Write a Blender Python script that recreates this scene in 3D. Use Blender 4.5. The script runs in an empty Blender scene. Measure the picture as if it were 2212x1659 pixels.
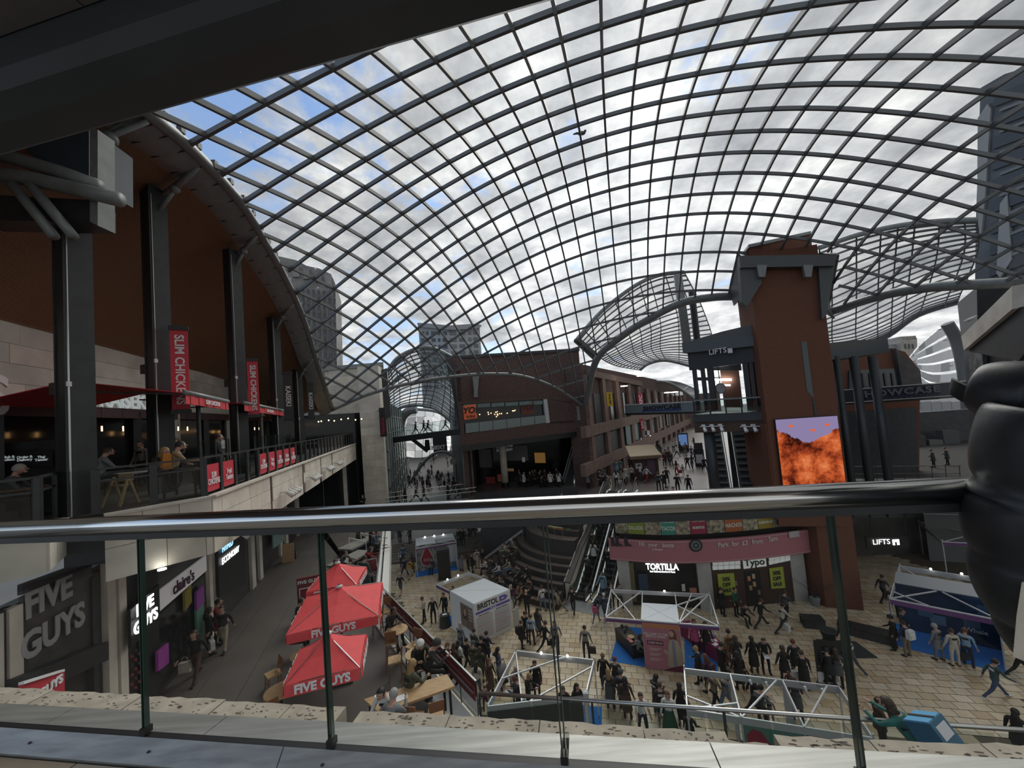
import bpy, bmesh, math, random
from mathutils import Vector, Matrix
random.seed(7)
S = bpy.context.scene
COL = S.collection
# ---------------------------------------------------------------- camera
F, PX, PY, CZ = 820.0, 1106.0, 853.0, 14.0
RHO = math.atan(.082)
PIT = math.atan((897 - PY) * math.cos(RHO) / F)
_r0 = Vector((1, 0, 0)); _u0 = Vector((0, -math.sin(PIT), math.cos(PIT))); _d = Vector((0, math.cos(PIT), math.sin(PIT)))
EX = _r0 * math.cos(RHO) - _u0 * math.sin(RHO)
EY = _r0 * math.sin(RHO) + _u0 * math.cos(RHO)
C0 = Vector((0, 0, CZ))
cd = bpy.data.cameras.new('camera'); cam = bpy.data.objects.new('camera', cd); COL.objects.link(cam)
M3 = Matrix((EX, EY, -_d)).transposed()
cam.matrix_world = Matrix.Translation(C0) @ M3.to_4x4()
cd.sensor_fit = 'HORIZONTAL'; cd.sensor_width = 36; cd.lens = F / 2212 * 36; cd.shift_y = (PY - 829.5) / 2212
cd.clip_start = .05; cd.clip_end = 2000
S.camera = cam
# ---------------------------------------------------------------- world: broken cloud with blue gaps
W = bpy.data.worlds.new('world'); S.world = W; W.use_nodes = True
nt = W.node_tree; nt.nodes.clear()
def N(t, **k):
    n = nt.nodes.new(t)
    for a, b in k.items(): setattr(n, a, b)
    return n
def L(a, b): nt.links.new(a, b)
tc = N('ShaderNodeTexCoord'); sx = N('ShaderNodeSeparateXYZ'); L(tc.outputs['Generated'], sx.inputs[0])
def mth(op, a, b=None, c=None):
    n = N('ShaderNodeMath', operation=op)
    for i, v in enumerate((a, b, c)):
        if v is None: continue
        if isinstance(v, (int, float)): n.inputs[i].default_value = v
        else: L(v, n.inputs[i])
    return n.outputs[0]
zz = mth('MAXIMUM', mth('ADD', sx.outputs[2], .18), .06)
cb = N('ShaderNodeCombineXYZ'); L(mth('DIVIDE', sx.outputs[0], zz), cb.inputs[0]); L(mth('DIVIDE', sx.outputs[1], zz), cb.inputs[1])
n1 = N('ShaderNodeTexNoise'); n1.inputs['Scale'].default_value = 1.9; n1.inputs['Detail'].default_value = 9; n1.inputs['Roughness'].default_value = .62; n1.inputs['Distortion'].default_value = .25; L(cb.outputs[0], n1.inputs['Vector'])
n2 = N('ShaderNodeTexNoise'); n2.inputs['Scale'].default_value = 3.4; n2.inputs['Detail'].default_value = 6; n2.inputs['Roughness'].default_value = .6; L(cb.outputs[0], n2.inputs['Vector'])
def ramp(sock, st):
    r = N('ShaderNodeValToRGB'); e = r.color_ramp.elements
    while len(e) < len(st): e.new(.5)
    for el, (p, c) in zip(e, st): el.position = p; el.color = (*c, 1)
    L(sock, r.inputs[0]); return r.outputs[0]
cloud = ramp(n2.outputs[0], [(.28, (.21, .22, .235)), (.44, (.33, .34, .35)), (.56, (.47, .475, .475)), (.72, (.76, .755, .73))])
mask = ramp(mth('ADD', n1.outputs[0], mth('MULTIPLY', sx.outputs[0], .16)), [(.36, (0, 0, 0)), (.45, (1, 1, 1))])
blue = ramp(sx.outputs[2], [(.0, (.48, .58, .68)), (.35, (.25, .38, .62)), (.9, (.16, .27, .52))])
mx = N('ShaderNodeMix', data_type='RGBA'); L(mask, mx.inputs[0]); L(blue, mx.inputs[6]); L(cloud, mx.inputs[7])
# the veiled sun, low cloud brighter towards it and towards the horizon
sun_dir = Vector((.23, .84, .50)).normalized()
vd = N('ShaderNodeVectorMath', operation='DOT_PRODUCT'); L(tc.outputs['Generated'], vd.inputs[0]); vd.inputs[1].default_value = sun_dir
glow = mth('MULTIPLY', mth('POWER', mth('MAXIMUM', vd.outputs['Value'], 0.0), 9.0), .55)
hor = mth('MULTIPLY', mth('POWER', mth('SUBTRACT', 1.0, mth('MAXIMUM', sx.outputs[2], 0.0)), 4.0), .45)
gain = mth('ADD', mth('ADD', .66, glow), hor)
mm = N('ShaderNodeVectorMath', operation='SCALE'); L(mx.outputs[2], mm.inputs[0]); L(gain, mm.inputs['Scale'])
bg = N('ShaderNodeBackground'); L(mm.outputs[0], bg.inputs[0]); bg.inputs[1].default_value = 1.0
wo = N('ShaderNodeOutputWorld'); L(bg.outputs[0], wo.inputs[0])
sl = bpy.data.lights.new('veiled_sun', 'SUN'); sl.energy = 1.3; sl.angle = .75; sl.color = (1, .97, .92)
so = bpy.data.objects.new('veiled_sun', sl); COL.objects.link(so); so.rotation_euler = Vector((.26, .66, .70)).to_track_quat('Z', 'Y').to_euler()
S.view_settings.view_transform = 'Standard'; S.view_settings.look = 'None'; S.view_settings.gamma = 1; S.view_settings.use_curve_mapping = False
S.view_settings.exposure = 0.9
# ---------------------------------------------------------------- picture point to place
G, M, U = 0.0, 5.6, 12.4            # plaza, middle and upper floor levels
def ray(x, y): return _d + EX * ((x - PX) / F) - EY * ((y - PY) / F)
def Z(x, y, z):
    r = ray(x, y); return C0 + r * ((z - CZ) / r.z)
def D(x, y, Y):
    r = ray(x, y); return C0 + r * (Y / r.y)
def proj(P):
    v = Vector(P) - C0; k = v.dot(_d); return PX + F * v.dot(EX) / k, PY - F * v.dot(EY) / k
def zpix(x, y, ypx):                # height at plan point (x, y) that is seen at picture row ypx
    a = Vector((x, y, 0)) - C0; b = (PY - ypx) / F
    return (b * a.dot(_d) - a.dot(EY)) / (EY.z - b * _d.z)
# ---------------------------------------------------------------- materials
MATS = {}
def mat(name, c, r=.6, m=0., ns=None, na=.12, bump=0., em=0., emc=None, spec=.5, strx=None):
    if name in MATS: return MATS[name]
    mt = bpy.data.materials.new(name); mt.use_nodes = True; t = mt.node_tree; b = t.nodes['Principled BSDF']
    b.inputs['Roughness'].default_value = r; b.inputs['Metallic'].default_value = m
    b.inputs['Base Color'].default_value = (*c, 1); b.inputs['Specular IOR Level'].default_value = spec
    if em:
        b.inputs['Emission Color'].default_value = (*(emc or c), 1); b.inputs['Emission Strength'].default_value = em
    if ns:
        co = t.nodes.new('ShaderNodeTexCoord'); no = t.nodes.new('ShaderNodeTexNoise')
        no.inputs['Scale'].default_value = ns; no.inputs['Detail'].default_value = 5
        src = co.outputs['Object']
        if strx:
            mp = t.nodes.new('ShaderNodeMapping'); mp.inputs['Scale'].default_value = strx; t.links.new(src, mp.inputs[0]); src = mp.outputs[0]
        t.links.new(src, no.inputs['Vector'])
        rp = t.nodes.new('ShaderNodeValToRGB'); rp.color_ramp.elements[0].position = .3; rp.color_ramp.elements[1].position = .72
        rp.color_ramp.elements[0].color = (*[v * (1 - na) for v in c], 1); rp.color_ramp.elements[1].color = (*[min(1, v * (1 + na)) for v in c], 1)
        t.links.new(no.outputs[0], rp.inputs[0]); t.links.new(rp.outputs[0], b.inputs['Base Color'])
        if bump:
            bp = t.nodes.new('ShaderNodeBump'); bp.inputs['Strength'].default_value = bump; bp.inputs['Distance'].default_value = .02
            t.links.new(no.outputs[0], bp.inputs['Height']); t.links.new(bp.outputs[0], b.inputs['Normal'])
    MATS[name] = mt; return mt
def glass(name, tint, refl=.09, rough=.02):
    if name in MATS: return MATS[name]
    mt = bpy.data.materials.new(name); mt.use_nodes = True; t = mt.node_tree; t.nodes.clear()
    o = t.nodes.new('ShaderNodeOutputMaterial'); tr = t.nodes.new('ShaderNodeBsdfTransparent'); gl = t.nodes.new('ShaderNodeBsdfGlossy')
    fr = t.nodes.new('ShaderNodeFresnel'); fr.inputs[0].default_value = 1.45; mp = t.nodes.new('ShaderNodeMath'); mp.operation = 'MULTIPLY'; mp.inputs[1].default_value = refl * 10
    mi = t.nodes.new('ShaderNodeMixShader'); tr.inputs[0].default_value = (*tint, 1); gl.inputs['Roughness'].default_value = rough
    t.links.new(fr.outputs[0], mp.inputs[0]); t.links.new(mp.outputs[0], mi.inputs[0]); t.links.new(tr.outputs[0], mi.inputs[1]); t.links.new(gl.outputs[0], mi.inputs[2]); t.links.new(mi.outputs[0], o.inputs[0])
    MATS[name] = mt; return mt
def blocks(name, c1, c2, mort, sc, w=.5, h=.25, ms=.012, r=.85, off=.5):
    """masonry too far away to build: brick texture by world height and run"""
    if name in MATS: return MATS[name]
    mt = bpy.data.materials.new(name); mt.use_nodes = True; t = mt.node_tree; b = t.nodes['Principled BSDF']; b.inputs['Roughness'].default_value = r
    b.inputs['Specular IOR Level'].default_value = .2
    ge = t.nodes.new('ShaderNodeNewGeometry'); sp = t.nodes.new('ShaderNodeSeparateXYZ'); t.links.new(ge.outputs['Position'], sp.inputs[0])
    ad = t.nodes.new('ShaderNodeMath'); ad.operation = 'ADD'; t.links.new(sp.outputs[0], ad.inputs[0])
    m2 = t.nodes.new('ShaderNodeMath'); m2.operation = 'MULTIPLY'; m2.inputs[1].default_value = .8; t.links.new(sp.outputs[1], m2.inputs[0]); t.links.new(m2.outputs[0], ad.inputs[1])
    cc = t.nodes.new('ShaderNodeCombineXYZ'); t.links.new(ad.outputs[0], cc.inputs[0]); t.links.new(sp.outputs[2], cc.inputs[1])
    br = t.nodes.new('ShaderNodeTexBrick'); br.offset = off; br.inputs['Scale'].default_value = sc; br.inputs['Brick Width'].default_value = w; br.inputs['Row Height'].default_value = h; br.inputs['Mortar Size'].default_value = ms
    br.inputs['Color1'].default_value = (*c1, 1); br.inputs['Color2'].default_value = (*c2, 1); br.inputs['Mortar'].default_value = (*mort, 1); br.inputs['Bias'].default_value = .1
    t.links.new(cc.outputs[0], br.inputs['Vector']); t.links.new(br.outputs[0], b.inputs['Base Color'])
    MATS[name] = mt; return mt
steel = mat('brushed_steel', (.55, .55, .53), .28, 1., ns=6, na=.12, strx=(1, 30, 30))
steel_d = mat('dark_steel', (.04, .041, .042), .45, .3, ns=3, na=.15)
steel_g = mat('grey_paint_steel', (.20, .215, .21), .45, .2, ns=4, na=.12)
rib_m = mat('roof_rib_paint', (.13, .14, .14), .45, .2)
stone = mat('limestone', (.60, .56, .48), .8, ns=1.1, na=.16, bump=.05)
stone2 = mat('limestone_warm', (.55, .50, .42), .8, ns=1.3, na=.18, bump=.05)
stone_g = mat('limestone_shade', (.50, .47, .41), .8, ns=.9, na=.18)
black = mat('black', (.012, .012, .013), .5)
blk2 = mat('charcoal', (.03, .031, .033), .6, ns=2, na=.25)
white = mat('white_paint', (.78, .79, .80), .5)
offw = mat('off_white', (.62, .61, .58), .6)
red = mat('red_canvas', (.52, .035, .045), .75, ns=5, na=.1)
redp = mat('red_panel', (.50, .03, .05), .6)
dred = mat('dark_red', (.16, .018, .025), .6)
wood = mat('oak', (.46, .30, .15), .5, ns=4, na=.25, strx=(1, 12, 12))
woodd = mat('chair_wood', (.23, .10, .045), .5, ns=6, na=.2)
cedar = mat('ceiling_timber', (.205, .118, .062), .55, ns=2.5, na=.35, strx=(1, 22, 22))
brick = blocks('red_brick', (.135, .078, .064), (.075, .052, .046), (.12, .095, .085), 4.0, .9, .32, .03)
brick_o = blocks('orange_brick', (.165, .068, .042), (.14, .056, .036), (.135, .075, .05), 6.0, .6, .22, .02)
terrac = mat('terracotta_band', (.165, .105, .083), .75, ns=1.5, na=.2)
dglass = mat('dark_shop_glass', (.012, .014, .014), .12, 0, spec=.25)
tglass = mat('teal_glass_wall', (.05, .13, .13), .12, ns=.8, na=.5)
lamp = mat('lamp_white', (1, 1, 1), em=9.0, emc=(1, .96, .9)); lampw = mat('lamp_warm', (1, .6, .25), em=7.0, emc=(1, .55, .2))
signw = mat('lit_sign_white', (.9, .9, .9), em=.95, emc=(1, 1, 1)); signo = mat('sign_letters_pale', (.66, .66, .66), .6); blkt = mat('sign_letters_black', (.02, .02, .025), .6)
dimw = mat('sign_letters_dim', (.62, .66, .66), .6, em=.12, emc=(.8, .9, .9))
g_near = glass('balustrade_glass', (.90, .925, .91), .06)
g_roof = glass('roof_glass', (.965, .975, .975), .04)
g_shop = glass('clear_glass', (.72, .80, .78), .10)
# ---------------------------------------------------------------- mesh building
class MB:
    def __init__(s): s.v = []; s.f = []; s.m = []
    def add(s, vs, fs, mi=0):
        o = len(s.v); s.v += [tuple(x) for x in vs]; s.f += [tuple(i + o for i in f) for f in fs]; s.m += [mi] * len(fs); return s
    def hexa(s, p, mi=0):           # 8 corners: four below, four above
        return s.add(p, [(3, 2, 1, 0), (4, 5, 6, 7), (0, 1, 5, 4), (1, 2, 6, 5), (2, 3, 7, 6), (3, 0, 4, 7)], mi)
    def box(s, c, d, rz=0, mi=0):
        cx, cy, cz = c; a, b, h = d[0] / 2, d[1] / 2, d[2] / 2; ca, sa = math.cos(rz), math.sin(rz)
        q = [(-a, -b), (a, -b), (a, b), (-a, b)]; q = [(cx + x * ca - y * sa, cy + x * sa + y * ca) for x, y in q]
        return s.hexa([(x, y, cz - h) for x, y in q] + [(x, y, cz + h) for x, y in q], mi)
    def wall(s, a, b, z0, z1, t=.2, mi=0):   # upright slab from plan point a to b
        a = Vector(a[:2]); b = Vector(b[:2]); n = Vector((-(b - a).y, (b - a).x)).normalized() * t / 2
        q = [a - n, b - n, b + n, a + n]
        return s.hexa([(p.x, p.y, z0) for p in q] + [(p.x, p.y, z1) for p in q], mi)
    def prism(s, poly, z0, z1, mi=0):
        n = len(poly); A = sum(poly[i][0] * poly[(i + 1) % n][1] - poly[(i + 1) % n][0] * poly[i][1] for i in range(n))
        if A < 0: poly = poly[::-1]
        return s.add([(p[0], p[1], z0) for p in poly] + [(p[0], p[1], z1) for p in poly],
                     [tuple(range(n - 1, -1, -1)), tuple(range(n, 2 * n))] + [(i, (i + 1) % n, n + (i + 1) % n, n + i) for i in range(n)], mi)
    def slab(s, pts, off, mi=0):    # any flat polygon, thickened by the vector off
        n = len(pts); pts = [Vector(p) for p in pts]; off = Vector(off)
        return s.add(pts + [p + off for p in pts], [tuple(range(n)), tuple(range(2 * n - 1, n - 1, -1))] + [(i, n + i, n + (i + 1) % n, (i + 1) % n) for i in range(n)], mi)
    def bar(s, a, b, w=.05, h=None, mi=0, up=(0, 0, 1)):
        a = Vector(a); b = Vector(b); h = h or w; d = (b - a)
        if d.length < 1e-6: return s
        d.normalize(); u = Vector(up)
        if abs(d.dot(u)) > .98: u = Vector((1, 0, 0))
        x = d.cross(u).normalized(); y = x.cross(d); x *= w / 2; y *= h / 2
        return s.hexa([a - x - y, a + x - y, b + x - y, b - x - y, a - x + y, a + x + y, b + x + y, b - x + y], mi)
    def tube(s, pts, r, n=8, mi=0, caps=True, rect=None):
        pts = [Vector(p) for p in pts]; k = len(pts); rs = r if isinstance(r, (list, tuple)) else [r] * k; o = len(s.v); px = None
        for i, p in enumerate(pts):
            d = (pts[min(i + 1, k - 1)] - pts[max(i - 1, 0)]).normalized()
            u = Vector((0, 0, 1)) if abs(d.z) < .97 else Vector((1, 0, 0))
            x = d.cross(u).normalized()
            if px is not None and x.dot(px) < 0: x = -x
            px = x; y = x.cross(d)
            if rect: ring = [x * (rect[0] / 2 * a) + y * (rect[1] / 2 * b) for a, b in ((-1, -1), (1, -1), (1, 1), (-1, 1))]
            else: ring = [x * math.cos(2 * math.pi * j / n) * rs[i] + y * math.sin(2 * math.pi * j / n) * rs[i] for j in range(n)]
            s.v += [tuple(p + q) for q in ring]
        m = 4 if rect else n; fs = []
        for i in range(k - 1):
            for j in range(m):
                a = o + i * m + j; b = o + i * m + (j + 1) % m; fs.append((a, b, b + m, a + m))
        if caps: fs += [tuple(o + j for j in range(m - 1, -1, -1)), tuple(o + (k - 1) * m + j for j in range(m))]
        s.f += fs; s.m += [mi] * len(fs); return s
    def lathe(s, prof, c=(0, 0, 0), n=14, mi=0):
        o = len(s.v)
        for r, z in prof:
            s.v += [(c[0] + r * math.cos(2 * math.pi * j / n), c[1] + r * math.sin(2 * math.pi * j / n), c[2] + z) for j in range(n)]
        fs = []
        for i in range(len(prof) - 1):
            for j in range(n): a = o + i * n + j; b = o + i * n + (j + 1) % n; fs.append((a, b, b + n, a + n))
        fs += [tuple(o + j for j in range(n - 1, -1, -1)), tuple(o + (len(prof) - 1) * n + j for j in range(n))]
        s.f += fs; s.m += [mi] * len(fs); return s
    def ball(s, c, r, n=10, k=7, mi=0, sq=(1, 1, 1)):
        o = len(s.v); fs = []
        for i in range(k + 1):
            t = math.pi * i / k
            for j in range(n):
                q = 2 * math.pi * j / n; s.v.append((c[0] + r * sq[0] * math.sin(t) * math.cos(q), c[1] + r * sq[1] * math.sin(t) * math.sin(q), c[2] + r * sq[2] * math.cos(t)))
        for i in range(k):
            for j in range(n): a = o + i * n + j; b = o + i * n + (j + 1) % n; fs.append((a, a + n, b + n, b))
        s.f += fs; s.m += [mi] * len(fs); return s
    def grid(s, P, mi=0, flip=False):        # P: rows of points
        o = len(s.v); R = len(P); K = len(P[0])
        for row in P: s.v += [tuple(p) for p in row]
        fs = []
        for i in range(R - 1):
            for j in range(K - 1):
                a = o + i * K + j; q = (a, a + 1, a + K + 1, a + K); fs.append(q[::-1] if flip else q)
        s.f += fs; s.m += [mi] * len(fs); return s
    def mesh(s, name, mats):
        me = bpy.data.meshes.new(name); me.from_pydata(s.v, [], s.f)
        for q in (mats if isinstance(mats, (list, tuple)) else [mats]): me.materials.append(q)
        me.polygons.foreach_set('material_index', s.m); me.update(); return me
    def build(s, name, mats, parent=None, smooth=False, **tags):
        me = s.mesh(name, mats)
        if smooth: me.polygons.foreach_set('use_smooth', [True] * len(me.polygons))
        return link(name, me, parent, **tags)
def tag(o, label=None, cat=None, group=None, kind=None):
    if label: o['label'] = label
    if cat: o['category'] = cat
    if group: o['group'] = group
    if kind: o['kind'] = kind
    return o
def link(name, data, parent=None, label=None, cat=None, group=None, kind=None, loc=None, rz=None):
    o = bpy.data.objects.new(name, data); COL.objects.link(o)
    if parent is not None: o.parent = parent
    if loc is not None: o.location = loc
    if rz is not None: o.rotation_euler = (0, 0, rz)
    return tag(o, label, cat, group, kind)
def thing(name, label, cat, loc=(0, 0, 0), rz=0, group=None, kind=None):
    return link(name, None, None, label, cat, group, kind, loc, rz)
def struct(name, mb, m, label=None, parent=None, smooth=False):
    return mb.build(name, m, parent, smooth, label=label, kind=None if parent else 'structure')
CH = {}
def dup(root, loc=None, rz=None, label=None, group=None, mats=None):
    def rec(o, par):
        c = o.copy(); COL.objects.link(c); c.parent = par
        for ch in CH.get(o.name, ()): rec(ch, c)
        return c
    if not CH:
        pass
    CH.clear()
    for o in bpy.data.objects:
        if o.parent: CH.setdefault(o.parent.name, []).append(o)
    c = rec(root, None)
    if loc is not None: c.location = loc
    if rz is not None: c.rotation_euler = (0, 0, rz)
    if label: c['label'] = label
    if group: c['group'] = group
    return c
def text(s, size, m, parent, M4, ext=.01, bold=0., name='lettering', sx=1.0, align='CENTER', sp=1.0, shear=0.):
    cu = bpy.data.curves.new('lettering', 'FONT'); cu.body = s; cu.size = size; cu.extrude = ext; cu.offset = bold; cu.align_x = align; cu.align_y = 'CENTER'; cu.space_character = sp; cu.shear = shear
    cu.resolution_u = 3; cu.space_line = .8
    o = bpy.data.objects.new('tmp', cu)
    me = bpy.data.meshes.new_from_object(o); me.materials.clear(); me.materials.append(m)
    bpy.data.objects.remove(o)
    me.transform(M4 @ Matrix.Diagonal((sx, 1, 1, 1)))
    return link(name, me, parent)
def tmat(P, right, up=Vector((0, 0, 1))):     # text placed at P, reading along right
    r = Vector(right).normalized(); u = Vector(up); u = (u - r * u.dot(r)).normalized(); n = r.cross(u)
    return Matrix(((r.x, u.x, n.x, P[0]), (r.y, u.y, n.y, P[1]), (r.z, u.z, n.z, P[2]), (0, 0, 0, 1)))
class Fac:
    """an upright plane through two plan points; picture points are carried onto it"""
    def __init__(s, A, B):
        s.A = Vector(A[:2]); s.B = Vector(B[:2]); s.t = (s.B - s.A).normalized(); n = Vector((-s.t.y, s.t.x))
        if n.dot(-s.A) < 0: n = -n
        s.n = n; s.n3 = Vector((n.x, n.y, 0)); s.t3 = Vector((s.t.x, s.t.y, 0))
    def p(s, x, y, out=0.):
        r = ray(x, y); q = s.A + s.n * out; k = s.n.dot(q) / (s.n.x * r.x + s.n.y * r.y); return C0 + r * k
    def rect(s, mb, x0, x1, t0, b0, t1=None, b1=None, out=0., th=.1, mi=0, level=False):
        t1 = t0 if t1 is None else t1; b1 = b0 if b1 is None else b1
        a = s.p(x0, (t0 + b0) / 2, out); b = s.p(x1, (t1 + b1) / 2, out)
        za, zb = zpix(a.x, a.y, b0), zpix(a.x, a.y, t0); zc, zd = zpix(b.x, b.y, b1), zpix(b.x, b.y, t1)
        if level: za = zc = (za + zc) / 2; zb = zd = (zb + zd) / 2
        mb.slab([(a.x, a.y, za), (b.x, b.y, zc), (b.x, b.y, zd), (a.x, a.y, zb)], -s.n3 * th, mi)
        return a, b, min(za, zc), max(zb, zd)
    def poly(s, mb, pts, out=0., th=.1, mi=0):
        mb.slab([s.p(x, y, out) for x, y in pts], -s.n3 * th, mi)
    def zrect(s, mb, x0, x1, z0, z1, out=0., th=.1, mi=0, yref=900):
        a = s.p(x0, yref, out); b = s.p(x1, yref, out)
        mb.slab([(a.x, a.y, z0), (b.x, b.y, z0), (b.x, b.y, z1), (a.x, a.y, z1)], -s.n3 * th, mi)
    def text(s, body, x, y, h, m, parent, out=.03, slope=None, **k):   # h: letter height in picture points
        P = s.p(x, y, out); r = Vector((0, 0, 1)).cross(s.n3)
        size = (zpix(P.x, P.y, y - h / 2) - zpix(P.x, P.y, y + h / 2)) / .7
        return text(body, size, m, parent, tmat(P, r), **k)
# ================================================================ the great glass roof over the plaza
RP = [0.28051, 1.22347, 1.57323, 3.67318, 11.11862, 25.73091, -0.46387, 8.39505, -5.45329, -5.56133, 2.43749, -0.80569, -6.32457, -7.93355, -0.64553, 0.6751, 2.25073, 6.50346]
RB = Vector((math.sin(RP[0]), math.cos(RP[0]))); RA = Vector((math.cos(RP[0]), -math.sin(RP[0]))); RO = Vector((RP[3], RP[4]))
def ruv(u, v):
    a, b = u / 20, v / 20
    z = sum(c * k for c, k in zip(RP[5:], (1, a, b, a * a, b * b, a * b, a ** 3, b ** 3, a * a * b, a * b * b, a ** 4, b ** 4, a * a * b * b)))
    q = RO + RA * u + RB * v; return Vector((q.x, q.y, z))
def rxy(x, y):
    q = Vector((x, y)) - RO; return ruv(q.dot(RA), q.dot(RB))
def rhit(x, y):
    r = ray(x, y); t = 4.0; pr = None
    while t < 90:
        P = C0 + r * t; g = P.z - rxy(P.x, P.y).z
        if pr is not None and pr < 0 <= g: return P
        pr = g; t += .1
    return None
def smooth_curve(pts, n=6):
    out = []; k = len(pts); pts = [Vector(p) for p in pts]
    for i in range(k - 1):
        p0, p1, p2, p3 = pts[max(i - 1, 0)], pts[i], pts[i + 1], pts[min(i + 2, k - 1)]
        for j in range(n):
            t = j / n; out.append(.5 * ((2 * p1) + (p2 - p0) * t + (2 * p0 - 5 * p1 + 4 * p2 - p3) * t * t + (3 * p1 - p0 - 3 * p2 + p3) * t ** 3))
    out.append(pts[-1]); return out
edge = {}
for k, l in {'left': [(320, 245), (420, 330), (520, 440), (575, 530), (620, 610), (655, 690), (680, 770), (718, 885)],
             'yo': [(718, 885), (800, 850), (900, 825), (985, 813), (1060, 808), (1130, 813), (1200, 838), (1265, 880)],
             'mid': [(1265, 880), (1270, 850), (1290, 775), (1345, 725), (1400, 690), (1470, 655), (1540, 642), (1600, 640)],
             'col': [(1598, 555), (1700, 553), (1807, 551)],
             'right': [(1790, 675), (1900, 640), (2000, 622), (2100, 615), (2205, 610)]}.items():
    edge[k] = smooth_curve([rhit(*q) for q in l])
near_l = smooth_curve([rxy(-7.6, 1.0), rxy(-8.6, 5.5), edge['left'][0]], 5)[:-1]
edge['left'] = near_l + edge['left']
edge['right'] += [rxy(27.5, 15.5), rxy(24, 7)]
plan = [Vector(p[:2]) for p in edge['left'] + edge['yo'][1:] + edge['mid'][1:] + edge['col'] + edge['right']] + [Vector((20, 2)), Vector((10, -.5)), Vector((0, .2))]
uvp = [((p - RO).dot(RA), (p - RO).dot(RB)) for p in plan]
def inside(u, v):
    c = False; n = len(uvp)
    for i in range(n):
        (x1, y1), (x2, y2) = uvp[i], uvp[(i + 1) % n]
        if (y1 > v) != (y2 > v) and u < (x2 - x1) * (v - y1) / (y2 - y1) + x1: c = not c
    return c
def clip(poly, ax, val, keep_gt):
    out = []; n = len(poly)
    for i in range(n):
        a, b = poly[i], poly[(i + 1) % n]; ia = (a[ax] > val) == keep_gt; ib = (b[ax] > val) == keep_gt
        if ia: out.append(a)
        if ia != ib:
            t = (val - a[ax]) / (b[ax] - a[ax]); out.append(tuple(a[q] + (b[q] - a[q]) * t for q in (0, 1)))
    return out
roof = thing('glass_roof', 'great curved glass roof of diamond steel lattice spanning the whole plaza', 'roof', (0, 0, 0))
SU, SV = RP[1], RP[2]
us = [q[0] for q in uvp]; vs = [q[1] for q in uvp]
i0, i1 = math.floor(min(us) / SU), math.ceil(max(us) / SU); j0, j1 = math.floor(min(vs) / SV), math.ceil(max(vs) / SV)
def rib(fn, lo, hi, step):
    run = []
    k = int((hi - lo) / step) + 1
    for q in range(k + 1):
        t = lo + q * step; u, v = fn(t)
        if q < k and inside(u, v): run.append(ruv(u, v))
        else:
            if len(run) > 2: MB().tube(run, 0, rect=(.10, .17)).build('rib', rib_m, roof)
            run = []
for i in range(i0, i1 + 1): rib(lambda t: (i * SU, t), min(vs), max(vs), .4)
for j in range(j0, j1 + 1): rib(lambda t: (t, j * SV), min(us), max(us), .4)
cells = []
for i in range(i0, i1):
    col_ = clip(clip(uvp, 0, i * SU, True), 0, (i + 1) * SU, False)
    if len(col_) < 3: continue
    for j in range(j0, j1):
        c = clip(clip(col_, 1, j * SV, True), 1, (j + 1) * SV, False)
        if len(c) < 3: continue
        pts = [ruv(*q) + Vector((0, 0, .12)) for q in c]
        ctr = sum(pts, Vector()) / len(pts); vd_ = (ctr - C0); dist = vd_.length; w = 0
        if vd_.dot(_d) > .5:
            sx_, sy_ = proj(ctr)
            if -40 < sx_ < 2250 and -40 < sy_ < 1000: w = 1 / dist
        cells.append((w, pts))
cells.sort(key=lambda q: -q[0])
for w, pts in cells[:300]: MB().add(pts, [tuple(range(len(pts)))]).build('glass_pane', g_roof, roof)
mb = MB()
for w, pts in cells[300:]: mb.add(pts, [tuple(range(len(pts)))])
mb.build('far_glass_panes', g_roof, roof, kind='stuff')
for k, r in (('left', .20), ('yo', .17), ('mid', .34), ('right', .30)):
    MB().tube(edge[k], r, 12).build('edge_arch', steel_g, roof, smooth=True)
MB().tube([rxy(*p) for p in (plan[-3], plan[-2], plan[-1], plan[0])], .2, 8).build('edge_arch', steel_g, roof)
# bolted lugs where the lattice meets the left arch
lug = MB().box((0, 0, 0), (.16, .16, .2)).mesh('lug', steel_d)
for p in edge['left'][4::2]: link('lug', lug, roof, loc=p + Vector((.12, .0, .22)))
# the bird perched on a rib
b = rhit(1257, 300) + Vector((0, 0, -.12)); mb = MB(); mb.ball((0, 0, 0), .13, 8, 6, sq=(1.7, .8, .8)); mb.ball((.2, 0, .1), .07, 8, 5); mb.tube([(-.2, 0, .02), (-.42, 0, -.02)], [.06, .03], 6)
mb.build('pigeon', blk2, None, True, label='small dark bird perched on a rib of the glass roof', cat='bird').location = b + Vector((0, 0, .42))
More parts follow.
